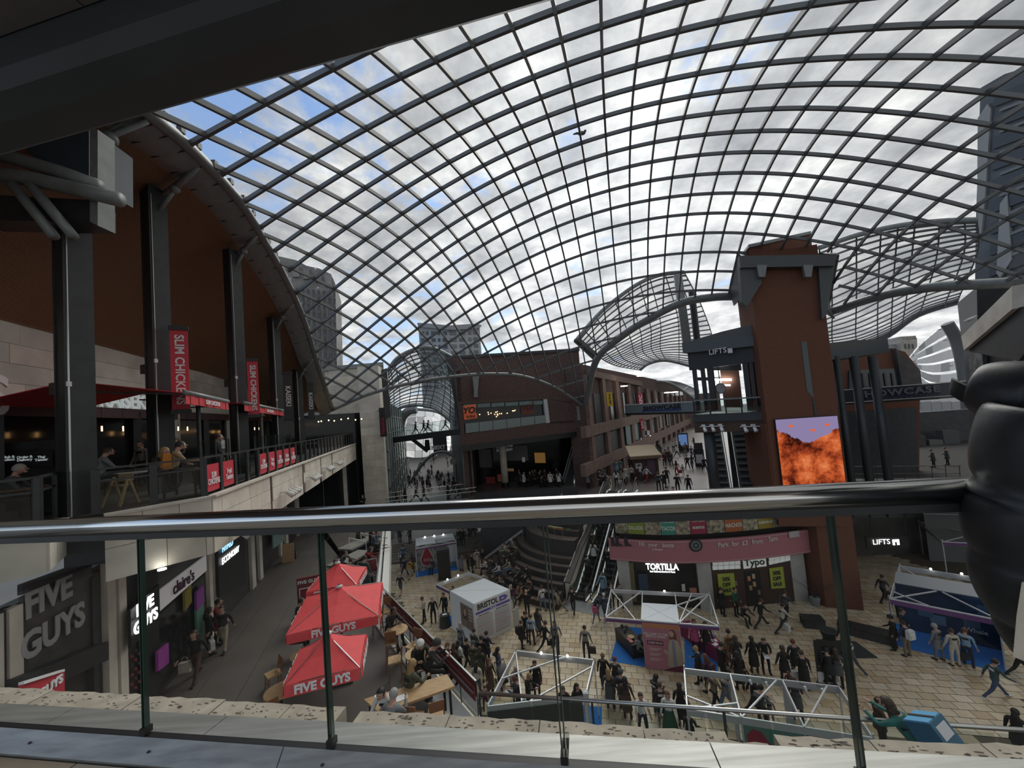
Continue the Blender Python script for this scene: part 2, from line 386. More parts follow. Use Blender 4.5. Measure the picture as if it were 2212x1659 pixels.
# ---------------------------------------------------------------- vaults over the streets, each a lattice between two arches
def vault(name, label, rails, na, nb, bar_w, bar_h, sub=4, stiff=.12):
    """rails: list of arches (each a list of 3D points, same count); ribs follow the arches, purlins run between them"""
    t = thing(name, label, 'roof'); A = [smooth_curve(r, 5) for r in rails]; K = len(A[0])
    rows = []
    for q in range(na + 1):
        s = q / na * (len(A) - 1); i = min(int(s), len(A) - 2); f = s - i
        if len(A) > 2:
            p0 = A[max(i - 1, 0)]; p3 = A[min(i + 2, len(A) - 1)]
            rows.append([.5 * ((2 * A[i][k]) + (A[i + 1][k] - p0[k]) * f + (2 * p0[k] - 5 * A[i][k] + 4 * A[i + 1][k] - p3[k]) * f * f + (3 * A[i][k] - p0[k] - 3 * A[i + 1][k] + p3[k]) * f ** 3) for k in range(K)])
        else: rows.append([A[i][k].lerp(A[i + 1][k], f) for k in range(K)])
    for q, r in enumerate(rows):
        if q in (0, na): MB().tube(r, stiff, 8).build('edge_arch', steel_g, t)
        else: MB().tube(r, 0, rect=(bar_w, bar_h)).build('rib', rib_m, t)
    for k in range(nb + 1):
        c = round(k / nb * (K - 1)); MB().tube([r[c] for r in rows], 0, rect=(bar_w * .8, bar_h * .8)).build('purlin', rib_m, t)
    MB().grid([[p + Vector((0, 0, .05)) for p in r] for r in rows]).build('glazing', g_roof, t, kind='stuff')
    return t
# over the right-hand middle street
vault('street_vault', 'glazed lattice barrel vault over the middle street behind the lift pavilion',
      [[D(1245, 735, 46), D(1300, 672, 46), D(1370, 618, 45), D(1425, 594, 44), D(1478, 588, 43)],
       [D(1292, 770, 56), D(1340, 742, 55), D(1395, 712, 54), D(1450, 690, 53), D(1520, 672, 52)],
       [D(1330, 790, 68), D(1360, 776, 67), D(1400, 760, 66), D(1450, 750, 65), D(1540, 748, 64)],
       [D(1383, 800, 84), D(1398, 788, 84), D(1425, 780, 84), D(1455, 782, 84), D(1520, 800, 84)]], 24, 9, .13, .16, stiff=.25)
vault('street_vault', 'low grey arched glass canopy over the far end of the middle street',
      [[D(1348, 850, 80), D(1385, 832, 80), D(1420, 824, 80), D(1455, 832, 80), D(1500, 862, 80)],
       [D(1382, 838, 120), D(1410, 826, 120), D(1435, 823, 120), D(1470, 828, 120), D(1510, 845, 120)]], 9, 6, .16, .16, stiff=.3)
# over the left street
vault('street_vault', 'saddle-shaped glazed lattice vault over the left street beside the white tower',
      [[D(838, 800, 50), D(856, 775, 50), D(890, 756, 50), D(930, 750, 50), D(975, 770, 50)],
       [D(842, 852, 58), D(870, 832, 58), D(915, 818, 58), D(955, 820, 57), D(980, 838, 56)],
       [D(843, 893, 72), D(870, 880, 72), D(905, 876, 72), D(945, 886, 70), D(985, 918, 66)]], 16, 9, .13, .16, stiff=.22)
# over the right street
vault('street_vault', 'broad glazed lattice vault over the right street beyond the lift tower',
      [[D(1770, 535, 36), D(1850, 508, 36), D(1940, 488, 35), D(2030, 478, 34), D(2110, 475, 33)],
       [D(1772, 680, 44), D(1850, 645, 44), D(1930, 605, 43), D(2020, 570, 42), D(2110, 548, 41)],
       [D(1775, 745, 56), D(1850, 735, 56), D(1925, 705, 56), D(1990, 668, 55), D(2072, 642, 54)],
       [D(1800, 752, 62), D(1870, 745, 62), D(1921, 726, 62), D(1985, 682, 62), D(2070, 655, 62)]], 26, 8, .15, .18, stiff=.25)
# ================================================================ the balcony the photograph is taken from
BD = Vector((1, -.164, 0)).normalized(); BN = Vector((.164, 1, 0)).normalized()     # along the balustrade, and outwards
B0 = Vector((.23, 1.605, 0))
def bp(s, o=0., z=0.): return B0 + BD * s + BN * o + Vector((0, 0, z + (.05 if 11 < z < 13 else 0)))
JO = [-5.4, -4.3, -3.22, -2.205, -1.188, -.139, .936, 2.0, 3.1]
UF = 12.50
bal = thing('glass_balustrade', 'frameless glass balustrade with round steel handrail along the near balcony edge', 'balustrade', (0, 0, 0))
MB().tube([bp(-6, 0, 13.60), bp(4, 0, 13.60)], .047, 24).build('handrail', mat('handrail_steel', (.60, .60, .58), .16, 1.), bal, True)
MB().bar(bp(-6, 0, 13.547), bp(4, 0, 13.547), .05, .03).build('rail_channel', steel_d, bal)
gedge = mat('glass_edge_green', (.012, .035, .028), .15, spec=.8)
for a, b in zip(JO, JO[1:]):
    g = MB().add([bp(a + .008, 0, 12.53), bp(b - .008, 0, 12.53), bp(b - .008, 0, 13.555), bp(a + .008, 0, 13.555)], [(0, 1, 2, 3)]).build('glass_panel', g_near, bal)
    for q in (a + .0075, b - .0075): MB().bar(bp(q, 0, 12.53), bp(q, 0, 13.555), .022, .005, up=BD).build('glass_edge', gedge, g)
for j in JO[1:-1]: MB().box(bp(j, 0, 12.545), (.03, .04, .03), -.163).build('glass_clip', black, bal)
sh = thing('steel_base_shoe', 'wide brushed steel base trough carrying the near glass panels', 'base trough', (0, 0, 0))
st2 = mat('worn_steel', (.36, .355, .335), .45, .55, ns=3.5, na=.22, strx=(.6, 9, 9))
def strip(mb, prof, a, b, mi=0):        # extrude an (o, z) outline along the balustrade
    mb.slab([bp(a, o, z) for o, z in prof], BD * (b - a), mi); return mb
for a, b in ((-6, -2.9), (-2.895, -1.9), (-1.895, -.155), (-.125, .46), (.465, 4)):
    strip(MB(), [(.02, 12.36), (.155, 12.36), (.155, 12.508), (.02, 12.518)], a, b).build('outer_plate', st2, sh)
for a, b in ((-6, -1.42), (-1.415, -.01), (.03, 1.35), (1.355, 4)):
    strip(MB(), [(-.02, 12.40), (-.085, 12.40), (-.082, 12.455), (-.02, 12.527)], a, b).build('inner_plate', st2, sh)
MB().bar(bp(-6, 0, 12.515), bp(4, 0, 12.515), .04, .012).build('gasket', black, sh)
scr = MB().lathe([(.006, 0), (.0075, .003), (.005, .007), (.001, .008)], n=8).mesh('screw', steel_d)
for s in (-2.85, -2.12, -1.2, -.42, .42, 1.25): link('screw', scr, sh, loc=bp(s, -.055, 12.488))
# travertine coping stones, ragged outer ends
trav = mat('travertine', (.44, .385, .315), .9, ns=9, na=.22, bump=.25)
pit = mat('travertine_pit', (.13, .11, .09), .95)
cop = thing('stone_coping', 'pitted travertine coping stones edging the near balcony outside the glass', 'coping', (0, 0, 0))
ST = [(-6, -3.3, .30), (-3.29, -2.62, .295), (-2.61, -2.05, .285), (-2.04, -1.62, .275), (-1.615, -1.30, .27), (-1.20, -.72, .255), (-.715, -.27, .25), (-.265, .2, .245), (.205, .55, .235), (.55, .70, .19), (.745, 1.1, .23), (1.105, 1.5, .24), (1.505, 2.2, .245), (2.205, 4, .25)]
for a, b, dp in ST:
    P = []; n = max(3, int((b - a) / .06))
    top = [(a + (b - a) * i / n, dp + random.uniform(-.009, .006)) for i in range(n + 1)]
    poly = [(a, .158)] + top + [(b, .158)]
    bs = MB().slab([bp(s, o, 12.33) for s, o in poly], (0, 0, .16)); stn = bs.build('coping_stone', trav, cop)
    pm = MB()
    for _ in range(int((b - a) * 60)):
        s = random.uniform(a + .02, b - .02); o = random.uniform(.168, dp - .015); ln = random.choice((.004, .006, .01, .018)); wd = random.uniform(.002, .005); an = random.uniform(-.6, .6)
        pm.add([bp(s + ln * math.cos(an + q) * 1.0, o + wd * math.sin(q) + ln * .3 * math.sin(an), 12.4915) for q in [k * math.pi / 3 for k in range(6)]], [tuple(range(6))])
    pm.build('pits', pit, stn, kind='stuff')
# balcony floor tiles and the slab that carries them
ftile = [mat('balcony_tile_%s' % n, c, .55, ns=2.2, na=.16) for n, c in (('buff', (.30, .25, .19)), ('tan', (.27, .22, .165)), ('grey', (.26, .235, .20)))]
fl = struct('floor', MB().slab([bp(-6.5, -.08, 12.2), bp(4.5, -.08, 12.2), bp(4.5, -4, 12.2), bp(-6.5, -4, 12.2)], (0, 0, .24)), mat('joint_dark', (.06, .055, .05), .9), 'pale stone tiled balcony floor at the bottom edge')
for r in range(6):
    o1 = -.095 - r * .56
    for c in range(16):
        s0 = -6.3 + c * .62 + (.31 if r % 2 else 0) + .1
        MB().slab([bp(s0, o1, 12.435), bp(s0 + .61, o1, 12.435), bp(s0 + .61, o1 - .55, 12.435), bp(s0, o1 - .55, 12.435)], (0, 0, .015)).build('tile', random.choice(ftile), fl)
struct('trim_1', MB().slab([bp(-6.5, .25, 10.9), bp(4.5, .25, 10.9), bp(4.5, -.05, 10.9), bp(-6.5, -.05, 10.9)], (0, 0, 1.475)), stone, 'stone faced slab edge under the near balcony')
# the dark soffit overhead
cz = 17.2; k_ = (cz - CZ) / 2.5
ce0 = Vector((-4.1, 3.07, 0)) * k_; ce1 = Vector((.07, 2.29, 0)) * k_; cdr = (ce1 - ce0).normalized(); cnr = Vector((-cdr.y, cdr.x, 0))
sof = mat('soffit_panel', (.17, .155, .145), .7, ns=1, na=.2); sofd = mat('soffit_edge', (.06, .07, .074), .5, ns=.7, na=.2)
ce = struct('ceiling', MB().slab([ce0 - cdr * 4 - cnr * .66 + Vector((0, 0, cz + .36)), ce1 + cdr * 6 - cnr * .66 + Vector((0, 0, cz + .36)), ce1 + cdr * 6 - cnr * 7 + Vector((0, 0, cz + .36)), ce0 - cdr * 4 - cnr * 7 + Vector((0, 0, cz + .36))], (0, 0, .3)), black, 'dark panelled soffit over the near balcony')
for i in range(14):
    for j in range(4):
        s = -4.0 + i * 1.25 + (.55 if j % 2 else 0); o = -.67 - j * 1.15
        q = [ce0 + cdr * (s + a) + cnr * (o + b) for a, b in ((0, 0), (1.235, 0), (1.235, -1.135), (0, -1.135))]
        MB().slab([p + Vector((0, 0, cz + .345)) for p in q], (0, 0, .02)).build('soffit_panel', sof, ce)
prof = [(-.66, .36), (-.63, .12), (-.55, .02), (-.35, -.02), (-.06, 0), (0, .05), (.02, .3), (-.2, .9), (-.66, 1.0)]
n0 = ce0 - cdr * 4 + Vector((0, 0, cz))
struct('trim_2', MB().slab([n0 + cnr * o + Vector((0, 0, z)) for o, z in prof], cdr * 14.3), sofd, 'dark rounded beam edging the near soffit')
# the person in a black padded jacket at the right edge, forearm on the rail
puff = mat('black_padded_nylon', (.018, .020, .022), .42, ns=9, na=.3, bump=.15); puffs = mat('jacket_seam', (.008, .008, .009), .6)
skin = mat('skin', (.45, .27, .20), .55); skin2 = mat('skin_brown', (.16, .085, .055), .55); hairb = mat('hair_black', (.012, .010, .009), .6); hairbr = mat('hair_brown', (.06, .032, .018), .6)
t = thing('person', 'person in a black padded jacket leaning over the handrail at the right edge', 'person', bp(2.2, -.2, UF))
def puffy(mb, path, radii, nr=3, n=20, bulge=.16, flat=1.0):
    pts = smooth_curve(path, 12); k = len(pts); R = []
    for i in range(k):
        s = i / (k - 1) * (len(radii) - 1); a = min(int(s), len(radii) - 2); r = radii[a] + (radii[a + 1] - radii[a]) * (s - a)
        R.append(r * (1 - bulge + bulge * 1.35 * abs(math.sin(math.pi * nr * i / (k - 1))) ** .55))
    mb.tube(pts, R, n)
def loc_(px_, py_, Y): return D(px_, py_, Y) - Vector(t.location)
J = MB(); puffy(J, [loc_(2105, 835, 1.42), loc_(2200, 850, 1.33), loc_(2330, 880, 1.22)], [.085, .112, .14], 1.5, 24, .10)
J.build('sleeve', puff, t, True)
J = MB(); puffy(J, [loc_(2120, 968, 1.36), loc_(2205, 975, 1.30), loc_(2350, 990, 1.2)], [.075, .115, .15], 1.4, 24, .12); J.build('sleeve', puff, t, True)
J = MB(); puffy(J, [loc_(2330, 900, 1.18), loc_(2260, 1060, 1.24), loc_(2235, 1200, 1.28), loc_(2262, 1340, 1.3), loc_(2290, 1440, 1.3)], [.20, .17, .155, .13, .08], 4, 24, .10); J.build('jacket', puff, t, True)
J = MB(); puffy(J, [loc_(2070, 862, 1.45), loc_(2100, 840, 1.42)], [.03, .07], 1, 14, .05); J.build('cuff', puffs, t, True)
J = MB(); hd = loc_(2420, 640, 1.05); J.ball(hd, .105, 16, 12, sq=(.85, 1, 1.2)); J.tube([hd + Vector((0, 0, -.08)), hd + Vector((.02, -.02, -.22))], [.06, .075], 12); J.tube([hd + Vector((0, .09, 0)), hd + Vector((0, .125, -.02))], [.02, .012], 6)
for q in (-.035, .035): J.ball(hd + Vector((q, .098, .02)), .012, 6, 4)
J.build('head', skin, t, True)
MB().ball(hd + Vector((0, -.02, .03)), .118, 16, 12, sq=(.88, 1, 1.1)).build('hair', hairbr, t, True)
J = MB(); J.tube([Vector((.45, -.25, .95)), Vector((.45, -.25, .5)), Vector((.45, -.25, .06))], [.11, .08, .05], 12); J.tube([Vector((.62, -.3, .95)), Vector((.62, -.3, .5)), Vector((.62, -.3, .06))], [.11, .08, .05], 12); J.ball((.535, -.27, .98), .19, 14, 10, sq=(1, .7, .9)); J.build('trousers', mat('dark_denim', (.02, .025, .04), .8), t, True)
J = MB(); J.box((.45, -.2, .04), (.1, .27, .08)); J.box((.62, -.25, .04), (.1, .27, .08)); J.build('shoes', black, t)
bag = MB(); c = D(2216, 1340, 1.18)
bag.slab([D(2207, 1258, 1.2), D(2260, 1250, 1.2), D(2262, 1440, 1.2), D(2212, 1428, 1.2), D(2188, 1418, 1.2), D(2196, 1328, 1.2)], (.12, .05, 0))
bag.build('cream_bag', mat('cream_canvas', (.62, .57, .47), .85, ns=14, na=.1), None, label='pale cream bag just inside the right edge below the black padded jacket', cat='bag')
# ================================================================ left building: upper food terrace, slab edge, shops below
f2a = Vector((-10.13, 9.33)); f2b = Vector((-8.81, 10.94)); fe = Vector((-13.69, 28.57)); ff = Vector((-16.6, 39.4))
c0 = Vector((-12.6, 4.5)); c1 = Vector((-10.15, 8.2)); c2 = Vector((-11.15, 9.35))
uw0 = Vector((-13.2, 3.9)); uw1 = Vector((-22.3, 35.5))          # upper back wall line
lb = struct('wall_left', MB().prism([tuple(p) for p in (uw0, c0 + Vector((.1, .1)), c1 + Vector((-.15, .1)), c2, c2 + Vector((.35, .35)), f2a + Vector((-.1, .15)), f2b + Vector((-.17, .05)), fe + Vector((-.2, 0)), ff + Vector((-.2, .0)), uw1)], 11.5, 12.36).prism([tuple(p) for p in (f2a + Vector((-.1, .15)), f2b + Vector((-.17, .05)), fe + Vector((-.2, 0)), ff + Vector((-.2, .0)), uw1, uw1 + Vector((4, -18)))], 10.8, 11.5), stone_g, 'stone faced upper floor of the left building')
def clad(parent, a, b, z0, z1, rows, bw, mats, th=.1, slots=(), jit=.35, name='stone_block'):
    a = Vector(a[:2]); b = Vector(b[:2]); L_ = (b - a).length; t_ = (b - a) / L_; h = (z1 - z0) / rows
    for r in range(rows):
        s = -random.uniform(0, bw)
        while s < L_:
            w = bw * random.uniform(1 - jit, 1 + jit); p, q = max(s, 0), min(s + w, L_)
            for sl in slots:
                if p < sl < q: q = sl if sl - p > q - sl else q; p = p if q == sl else sl + .14
            if q - p > .08:
                MB().wall(a + t_ * (p + .006), a + t_ * (q - .006), z0 + r * h + .006, z0 + (r + 1) * h - .006, th + random.uniform(-.008, .008)).build(name, random.choice(mats), parent)
            s = max(s + w, q)
SM = [stone, stone2, stone]
edge_slots = (4.6, 9.4, 13.6, 17.2)
clad(lb, f2b, fe, 10.8, 12.36, 3, 1.15, SM, slots=edge_slots)
clad(lb, fe, ff, 10.8, 12.36, 2, 1.8, SM)
clad(lb, f2a, f2b, 10.8, 12.36, 2, 1.1, SM)
clad(lb, c0, c1, 11.5, 12.36, 1, 1.1, SM); clad(lb, c1, c2, 11.5, 12.36, 1, 1.2, SM)
MB().prism([tuple(c2), tuple(c2 + Vector((.6, .1))), tuple(f2a + Vector((.02, .1))), tuple(f2a + Vector((-.5, .5)))], 11.2, 12.38).build('column_casing', blk2, lb)
for a, b in ((c0, c1), (c1, c2), (f2a, f2b), (f2b, fe), (fe, ff)):     # thin coping
    MB().wall(a, b, 12.36, 12.42, .26).build('coping', stone_g, lb)
for s in edge_slots:
    p = f2b + (fe - f2b).normalized() * (s + .07); MB().box((p.x - .02, p.y, 11.58), (.14, .14, 1.5), -.27).build('joint_strip', mat('joint_brown', (.10, .07, .055), .8), lb)
# upper floor surface, back wall, dark shopfronts
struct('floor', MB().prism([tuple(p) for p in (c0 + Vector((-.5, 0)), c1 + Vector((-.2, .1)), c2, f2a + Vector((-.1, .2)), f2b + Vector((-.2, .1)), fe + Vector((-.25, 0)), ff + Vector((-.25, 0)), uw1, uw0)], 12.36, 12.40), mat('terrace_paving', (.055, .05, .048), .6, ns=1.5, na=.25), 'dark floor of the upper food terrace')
WT = 17.75
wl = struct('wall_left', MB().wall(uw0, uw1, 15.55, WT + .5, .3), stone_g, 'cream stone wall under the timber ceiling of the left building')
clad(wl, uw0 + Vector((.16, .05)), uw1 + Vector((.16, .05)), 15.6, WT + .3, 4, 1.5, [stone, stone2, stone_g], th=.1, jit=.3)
sf = struct('wall_left', MB().wall(uw0, uw1, 12.4, 15.55, .3), dglass, 'dark restaurant fronts at the back of the upper terrace')
UWF = Fac(uw0, uw1)
for s in range(0, 34, 3):
    p = uw0 + (uw1 - uw0).normalized() * (s + 1.2) + Vector((.25, .06)); MB().box((p.x, p.y, 13.97), (.3, .3, 3.12), -.28).build('pier', stone_g if s % 6 else steel_d, sf)
MB().wall(uw0 + Vector((.3, .08)), uw1 + Vector((.3, .08)), 15.2, 15.6, .2).build('fascia', mat('maroon_fascia', (.05, .015, .018), .6), sf)
# lit and unlit wall letters
text('KAISEKI', .85, dimw, sf, tmat(UWF.p(272, 868, .45), Vector((0, 0, 1)).cross(UWF.n3)), .03, .02, 'wall_letters')
text('S', 1.6, signo, sf, tmat(UWF.p(-8, 858, .45), Vector((0, 0, 1)).cross(UWF.n3)), .03, .03, 'wall_letters')
for x in (220, 266, 385, 405, 550, 560):
    p = UWF.p(x, 926, 1.4); pl = thing('pendant_lamp', 'slim warm tube pendant lamp glowing in the dark restaurant front', 'pendant lamp', p, 0, 'pendant lamps in the upper restaurant'); MB().tube([(0, 0, -.09), (0, 0, .09)], .02, 8).build('lamp_tube', lampw, pl); MB().tube([(0, 0, .09), (0, 0, 15.5 - p.z)], .006, 5).build('cord', black, pl)
for i, (x, y) in enumerate([(722, 909), (737, 906), (752, 904), (768, 907), (781, 905), (710, 908), (694, 910), (688, 911)]):
    o = MB().ball((0, 0, 0), .055, 8, 6).build('string_light_bulb', lampw, None, True, label='small warm festoon bulb strung along the far end of the upper terrace', cat='bulb', group='festoon bulbs at the far terrace'); o.location = D(x, y, 33)
struct('wall_back', MB().wall(Vector((-22.5, 35.4)), Vector((-15.3, 41.4)), M, 15.6, .3), dglass, 'dark glazed end of the upper left terrace')
# timber ceiling between the back wall and the left arch
ar = [p for p in edge['left']]
rows = []
for p in ar:
    s = (Vector(p[:2]) - uw0).dot((uw1 - uw0).normalized()); q = uw0 + (uw1 - uw0).normalized() * s; wz = WT if p.z > WT + .5 else p.z - .6
    b = Vector((q.x - .1, q.y, wz)); a = Vector(p) + Vector((-.55, -.15, -.30)); m_ = a.lerp(b, .5) + Vector((0, 0, (a.z - b.z) * .16))
    rows.append([a, a.lerp(m_, .5) + Vector((0, 0, .25)), m_, m_.lerp(b, .5), b])
ti = struct('ceiling', MB().grid([[p + Vector((0, 0, .12)) for p in smooth_curve(r, 3)] for r in rows]), mat('ceiling_dark', (.03, .018, .01), .8), 'curved timber boarded ceiling of the left building', smooth=True)
rr = [smooth_curve(r, 6) for r in rows]; K = len(rr[0]); RS = []
for i in range(len(rr) - 1):
    for f in (0, .5): RS.append([rr[i][k].lerp(rr[i + 1][k], f) for k in range(K)])
RS.append(rr[-1]); nb = 150
def rat(row, t):
    s = t * (K - 1); i = min(int(s), K - 2); return row[i].lerp(row[i + 1], s - i)
brd = MB()
for b_ in range(nb):
    t0_, t1_ = b_ / nb, (b_ + .82) / nb
    brd.grid([[rat(r, t0_), rat(r, t1_)] for r in RS], 0, False)
brd.build('timber_boards', cedar, ti, True, kind='stuff')
fl_ = MB()      # the grey plate that rims the ceiling under the arch
fl_.grid([[Vector(p) + Vector((.02, 0, -.12)), Vector(p) + Vector((-.45, -.12, -.42)), Vector(p) + Vector((-1.0, -.28, -.50))] for p in ar]); fl_.build('rim_plate', steel_g, ti, True)
for p, q in zip(ar[3::2], ar[4::2]): MB().bar(Vector(p) + Vector((-.05, 0, -.20)), Vector(p) + Vector((-.9, -.25, -.52)), .03, .03).build('rim_seam', steel_d, ti)
# steel columns and the brackets that hold the arch
cols = []
for x, y, Yd, w in ((168, 1085, 9.6, .52), (347, 900, 12.5, .5), (516, 900, 17.0, .5), (600, 900, 23.0, .5), (646, 900, 28.0, .5)):
    p = D(x, y, Yd); s = min(range(len(ar)), key=lambda i: abs(ar[i].y - p.y)); top = ar[s].z - .9 if x > 200 else zpix(p.x, p.y, 462)
    t = thing('steel_column', ('nearest', 'second nearest', 'middle', 'fourth', 'farthest')[len(cols)] + ' of the dark steel columns lining the upper terrace on the left', 'column', (p.x, p.y, 12.4), -.28, 'steel columns of the left terrace')
    h = top - 12.4
    mb = MB(); mb.box((0, 0, h / 2), (w * .62, w, h)); mb.build('shaft', steel_d, t)
    mb = MB(); mb.box((-w * .36, 0, h / 2), (.05, w * 1.1, h)); mb.box((w * .36, 0, h / 2), (.05, w * 1.1, h)); mb.build('flange', steel_d, t)
    MB().tube([(w * .42, -w * .42, 0), (w * .42, -w * .42, h * .97)], .02, 6).build('conduit', steel, t)
    MB().box((w * .42, -w * .44, h * .42), (.09, .09, .12)).build('junction_box', offw, t)
    MB().box((-w * .6, -w * .3, h * .36 + .4), (.28, .24, .3)).build('wall_speaker', black, t)
    if x > 200:
        A_ = Vector((p.x, p.y, top - .3)); Bq = Vector(ar[s])
        mb = MB(); d_ = Matrix.Rotation(.28, 3, 'Z')
        loc = lambda v: d_ @ (Vector(v) - Vector((p.x, p.y, 12.4)))
        mb.tube([loc(A_ + Vector((.1, 0, -.55))), loc(A_.lerp(Bq, .45) + Vector((0, 0, -.22)))], .07, 8); mb.tube([loc(A_.lerp(Bq, .4) + Vector((0, 0, -.26))), loc(Bq)], .10, 10); mb.ball(loc(A_.lerp(Bq, .43) + Vector((0, 0, -.25))), .15, 10, 7); mb.tube([loc(A_ + Vector((.1, .1, .1))), loc(Bq + Vector((0, .1, .05)))], .06, 8)
        mb.build('arch_bracket', steel_g, t, True)
    cols.append(t)
# the heavy steelwork at the head of the nearest column
nd = thing('roof_bearing', 'pale steel pipe bearing and brackets at the head of the nearest column', 'steelwork')
YN = 8.9
MB().tube([D(-60, 318, YN), D(40, 345, YN), D(130, 372, YN), D(212, 402, YN)], .16, 14).build('pipe', steel_g, nd, True)
MB().tube([D(-60, 372, YN - .1), D(60, 385, YN - .1), D(180, 412, YN - .1), D(258, 432, YN - .1)], .17, 12).build('lower_pipe', steel_g, nd, True)
for dx in (0, 38): MB().tube([D(28 + dx, 400, YN - .2), D(118 + dx * 1.1, 512, YN - .2)], [.11, .10], 12).build('strut', steel_g, nd, True)
MB().slab([D(194, 275, YN), D(211, 280, YN), D(211, 487, YN), D(194, 478, YN)], (0, .4, 0)).build('end_plate', steel_g, nd)
MB().slab([D(55, 292, YN + .2), D(192, 272, YN + .2), D(192, 392, YN + .2), D(60, 330, YN + .2)], (-.1, 1.2, 0)).build('box_panel', mat('blue_grey_panel', (.05, .07, .085), .5), nd)
MB().slab([D(-60, 418, YN + .1), D(195, 432, YN + .1), D(195, 480, YN + .1), D(-60, 475, YN + .1)], (0, .6, 0)).build('head_beam', steel_d, nd)
MB().tube([D(212, 322, YN + .8), D(248, 290, YN + 1.0), D(318, 262, YN + 1.3)], .08, 10).build('tie_rod', steel_g, nd, True)
MB().tube([D(225, 290, YN + .9), D(300, 248, YN + 1.3)], .06, 10).build('tie_rod', steel_g, nd, True); MB().ball(D(236, 300, YN + .9), .2, 12, 8).build('knuckle', steel_g, nd, True)
# spotlight clusters fixed to the slab edge
def spot_cluster(P, tdir, label, n=4, sc=1.0):
    t = thing('floodlight_cluster', label, 'floodlight', P, 0, 'floodlight clusters on the left slab edge'); td = Vector((tdir[0], tdir[1], 0)).normalized(); nn = Vector((td.y, -td.x, 0))
    MB().tube([-td * .75 * sc + nn * .25, td * .75 * sc + nn * .25], .025, 6).build('rail', offw, t); MB().box(nn * .12 + td * -.5, (.05, .25, .05), math.atan2(td.y, td.x)).build('bracket', offw, t)
    for i in range(n):
        c_ = td * ((-.6 + 1.2 * i / (n - 1)) * sc) + nn * .28; mb = MB(); d_ = (nn * .8 + Vector((0, 0, -.55)) + td * random.uniform(-.3, .3)).normalized() * .3 * sc
        mb.tube([c_ - d_ * .2, c_ + d_ * .5, c_ + d_], [.07 * sc, .10 * sc, .12 * sc], 10); mb.build('lamp_head', offw, t, True)
    return t
ed = (fe - f2b).normalized()
for s, z, lab, n in ((1.55, 11.1, 'nearest cluster of grey floodlights on the left slab edge', 4), (6.3, 11.5, 'second nearest cluster of grey floodlights on the left slab edge', 4), (10.6, 11.55, 'third cluster of grey floodlights along the left slab edge', 4), (14.6, 11.6, 'fourth cluster of grey floodlights along the left slab edge', 4), (18.0, 11.6, 'farthest cluster of grey floodlights on the left slab edge', 3)):
    p = f2b + ed * s; spot_cluster(Vector((p.x + .06, p.y, z)), ed, lab, n)
# balustrade of the upper terrace
ub = thing('terrace_balustrade', 'dark post and glass balustrade with red panels along the upper left terrace', 'balustrade')
def baluster_run(a, b, step, kinds):
    a = Vector(a[:2]); b = Vector(b[:2]); n = max(1, round((b - a).length / step)); d_ = (b - a) / n; rz = math.atan2(d_.y, d_.x)
    for i in range(n + 1):
        p = a + d_ * i; MB().box((p.x, p.y, 12.95), (.16, .09, 1.1), rz).build('post', steel_d, ub)
        if i == n: break
        q = a + d_ * (i + 1); k = kinds(i, n); pa, pb = p.lerp(q, .06), p.lerp(q, .94)
        if k == 'red': MB().wall(p.lerp(q, .13), p.lerp(q, .87), 12.5, 13.28, .03).build('red_panel', redp, ub); RED.append((p.lerp(q, .5), d_.copy()))
        MB().add([(pa.x, pa.y, 12.48), (pb.x, pb.y, 12.48), (pb.x, pb.y, 13.42), (pa.x, pa.y, 13.42)], [(0, 1, 2, 3)]).build('glass_panel', g_shop, ub)
        if k == 'mid': MB().bar((p.x, p.y, 13.2), (q.x, q.y, 13.2), .04, .05).build('mid_rail', steel_d, ub)
    MB().bar((a.x, a.y, 13.5), (b.x, b.y, 13.5), .09, .05).build('top_rail', steel_d, ub)
RED = []
sh_ = Vector((-.2, .02))
baluster_run(c0 + sh_, c1 + sh_, 1.5, lambda i, n: 'mid'); baluster_run(c1 + sh_, c2 + sh_, 1.5, lambda i, n: 'mid')
baluster_run(f2a + Vector((-.35, .15)), f2b + sh_, 1.05, lambda i, n: 'mid')
baluster_run(f2b + sh_, fe + sh_, 1.0, lambda i, n: 'red' if i in (0, 1, 4, 5, 6, 7, 8) else 'glass')
baluster_run(fe + sh_, ff + sh_, 1.4, lambda i, n: 'glass')
for i, (p, d_) in enumerate(RED):
    body = ('SLIM\nCHICKENS', 'Fresh\nTenders', 'SLIM\nCHICKENS', 'Fresh\nWings', 'SLIM\nCHICKENS', 'Chicken\nSandwiches', 'SLIM\nCHICKENS')[i]
    text(body, .24, white, ub, tmat((p.x + .035, p.y + .02, 12.86), Vector((d_.x, d_.y, 0))), .004, .002, 'panel_lettering', sx=.62)
for a_, b_ in ((.15, 2.0), (4.2, 9.0)):
    pa = f2b + sh_ * 1.8 + ed * a_; pb = f2b + sh_ * 1.8 + ed * b_
    n = 2 if a_ < 1 else 4; ws = thing('wind_screen', ('near' if n == 2 else 'far') + ' clear glass wind screen above the red balustrade panels', 'wind screen')
    for i in range(n):
        u0, u1 = pa.lerp(pb, i / n + .01), pa.lerp(pb, (i + 1) / n - .01); MB().add([(u0.x, u0.y, 13.3), (u1.x, u1.y, 13.3), (u1.x, u1.y, 14.0), (u0.x, u0.y, 14.0)], [(0, 1, 2, 3)]).build('glass_panel', g_shop, ws)
    for i in range(n + 1): u0 = pa.lerp(pb, i / n); MB().bar((u0.x, u0.y, 12.4), (u0.x, u0.y, 14.0), .03).build('post', steel_d, ws)
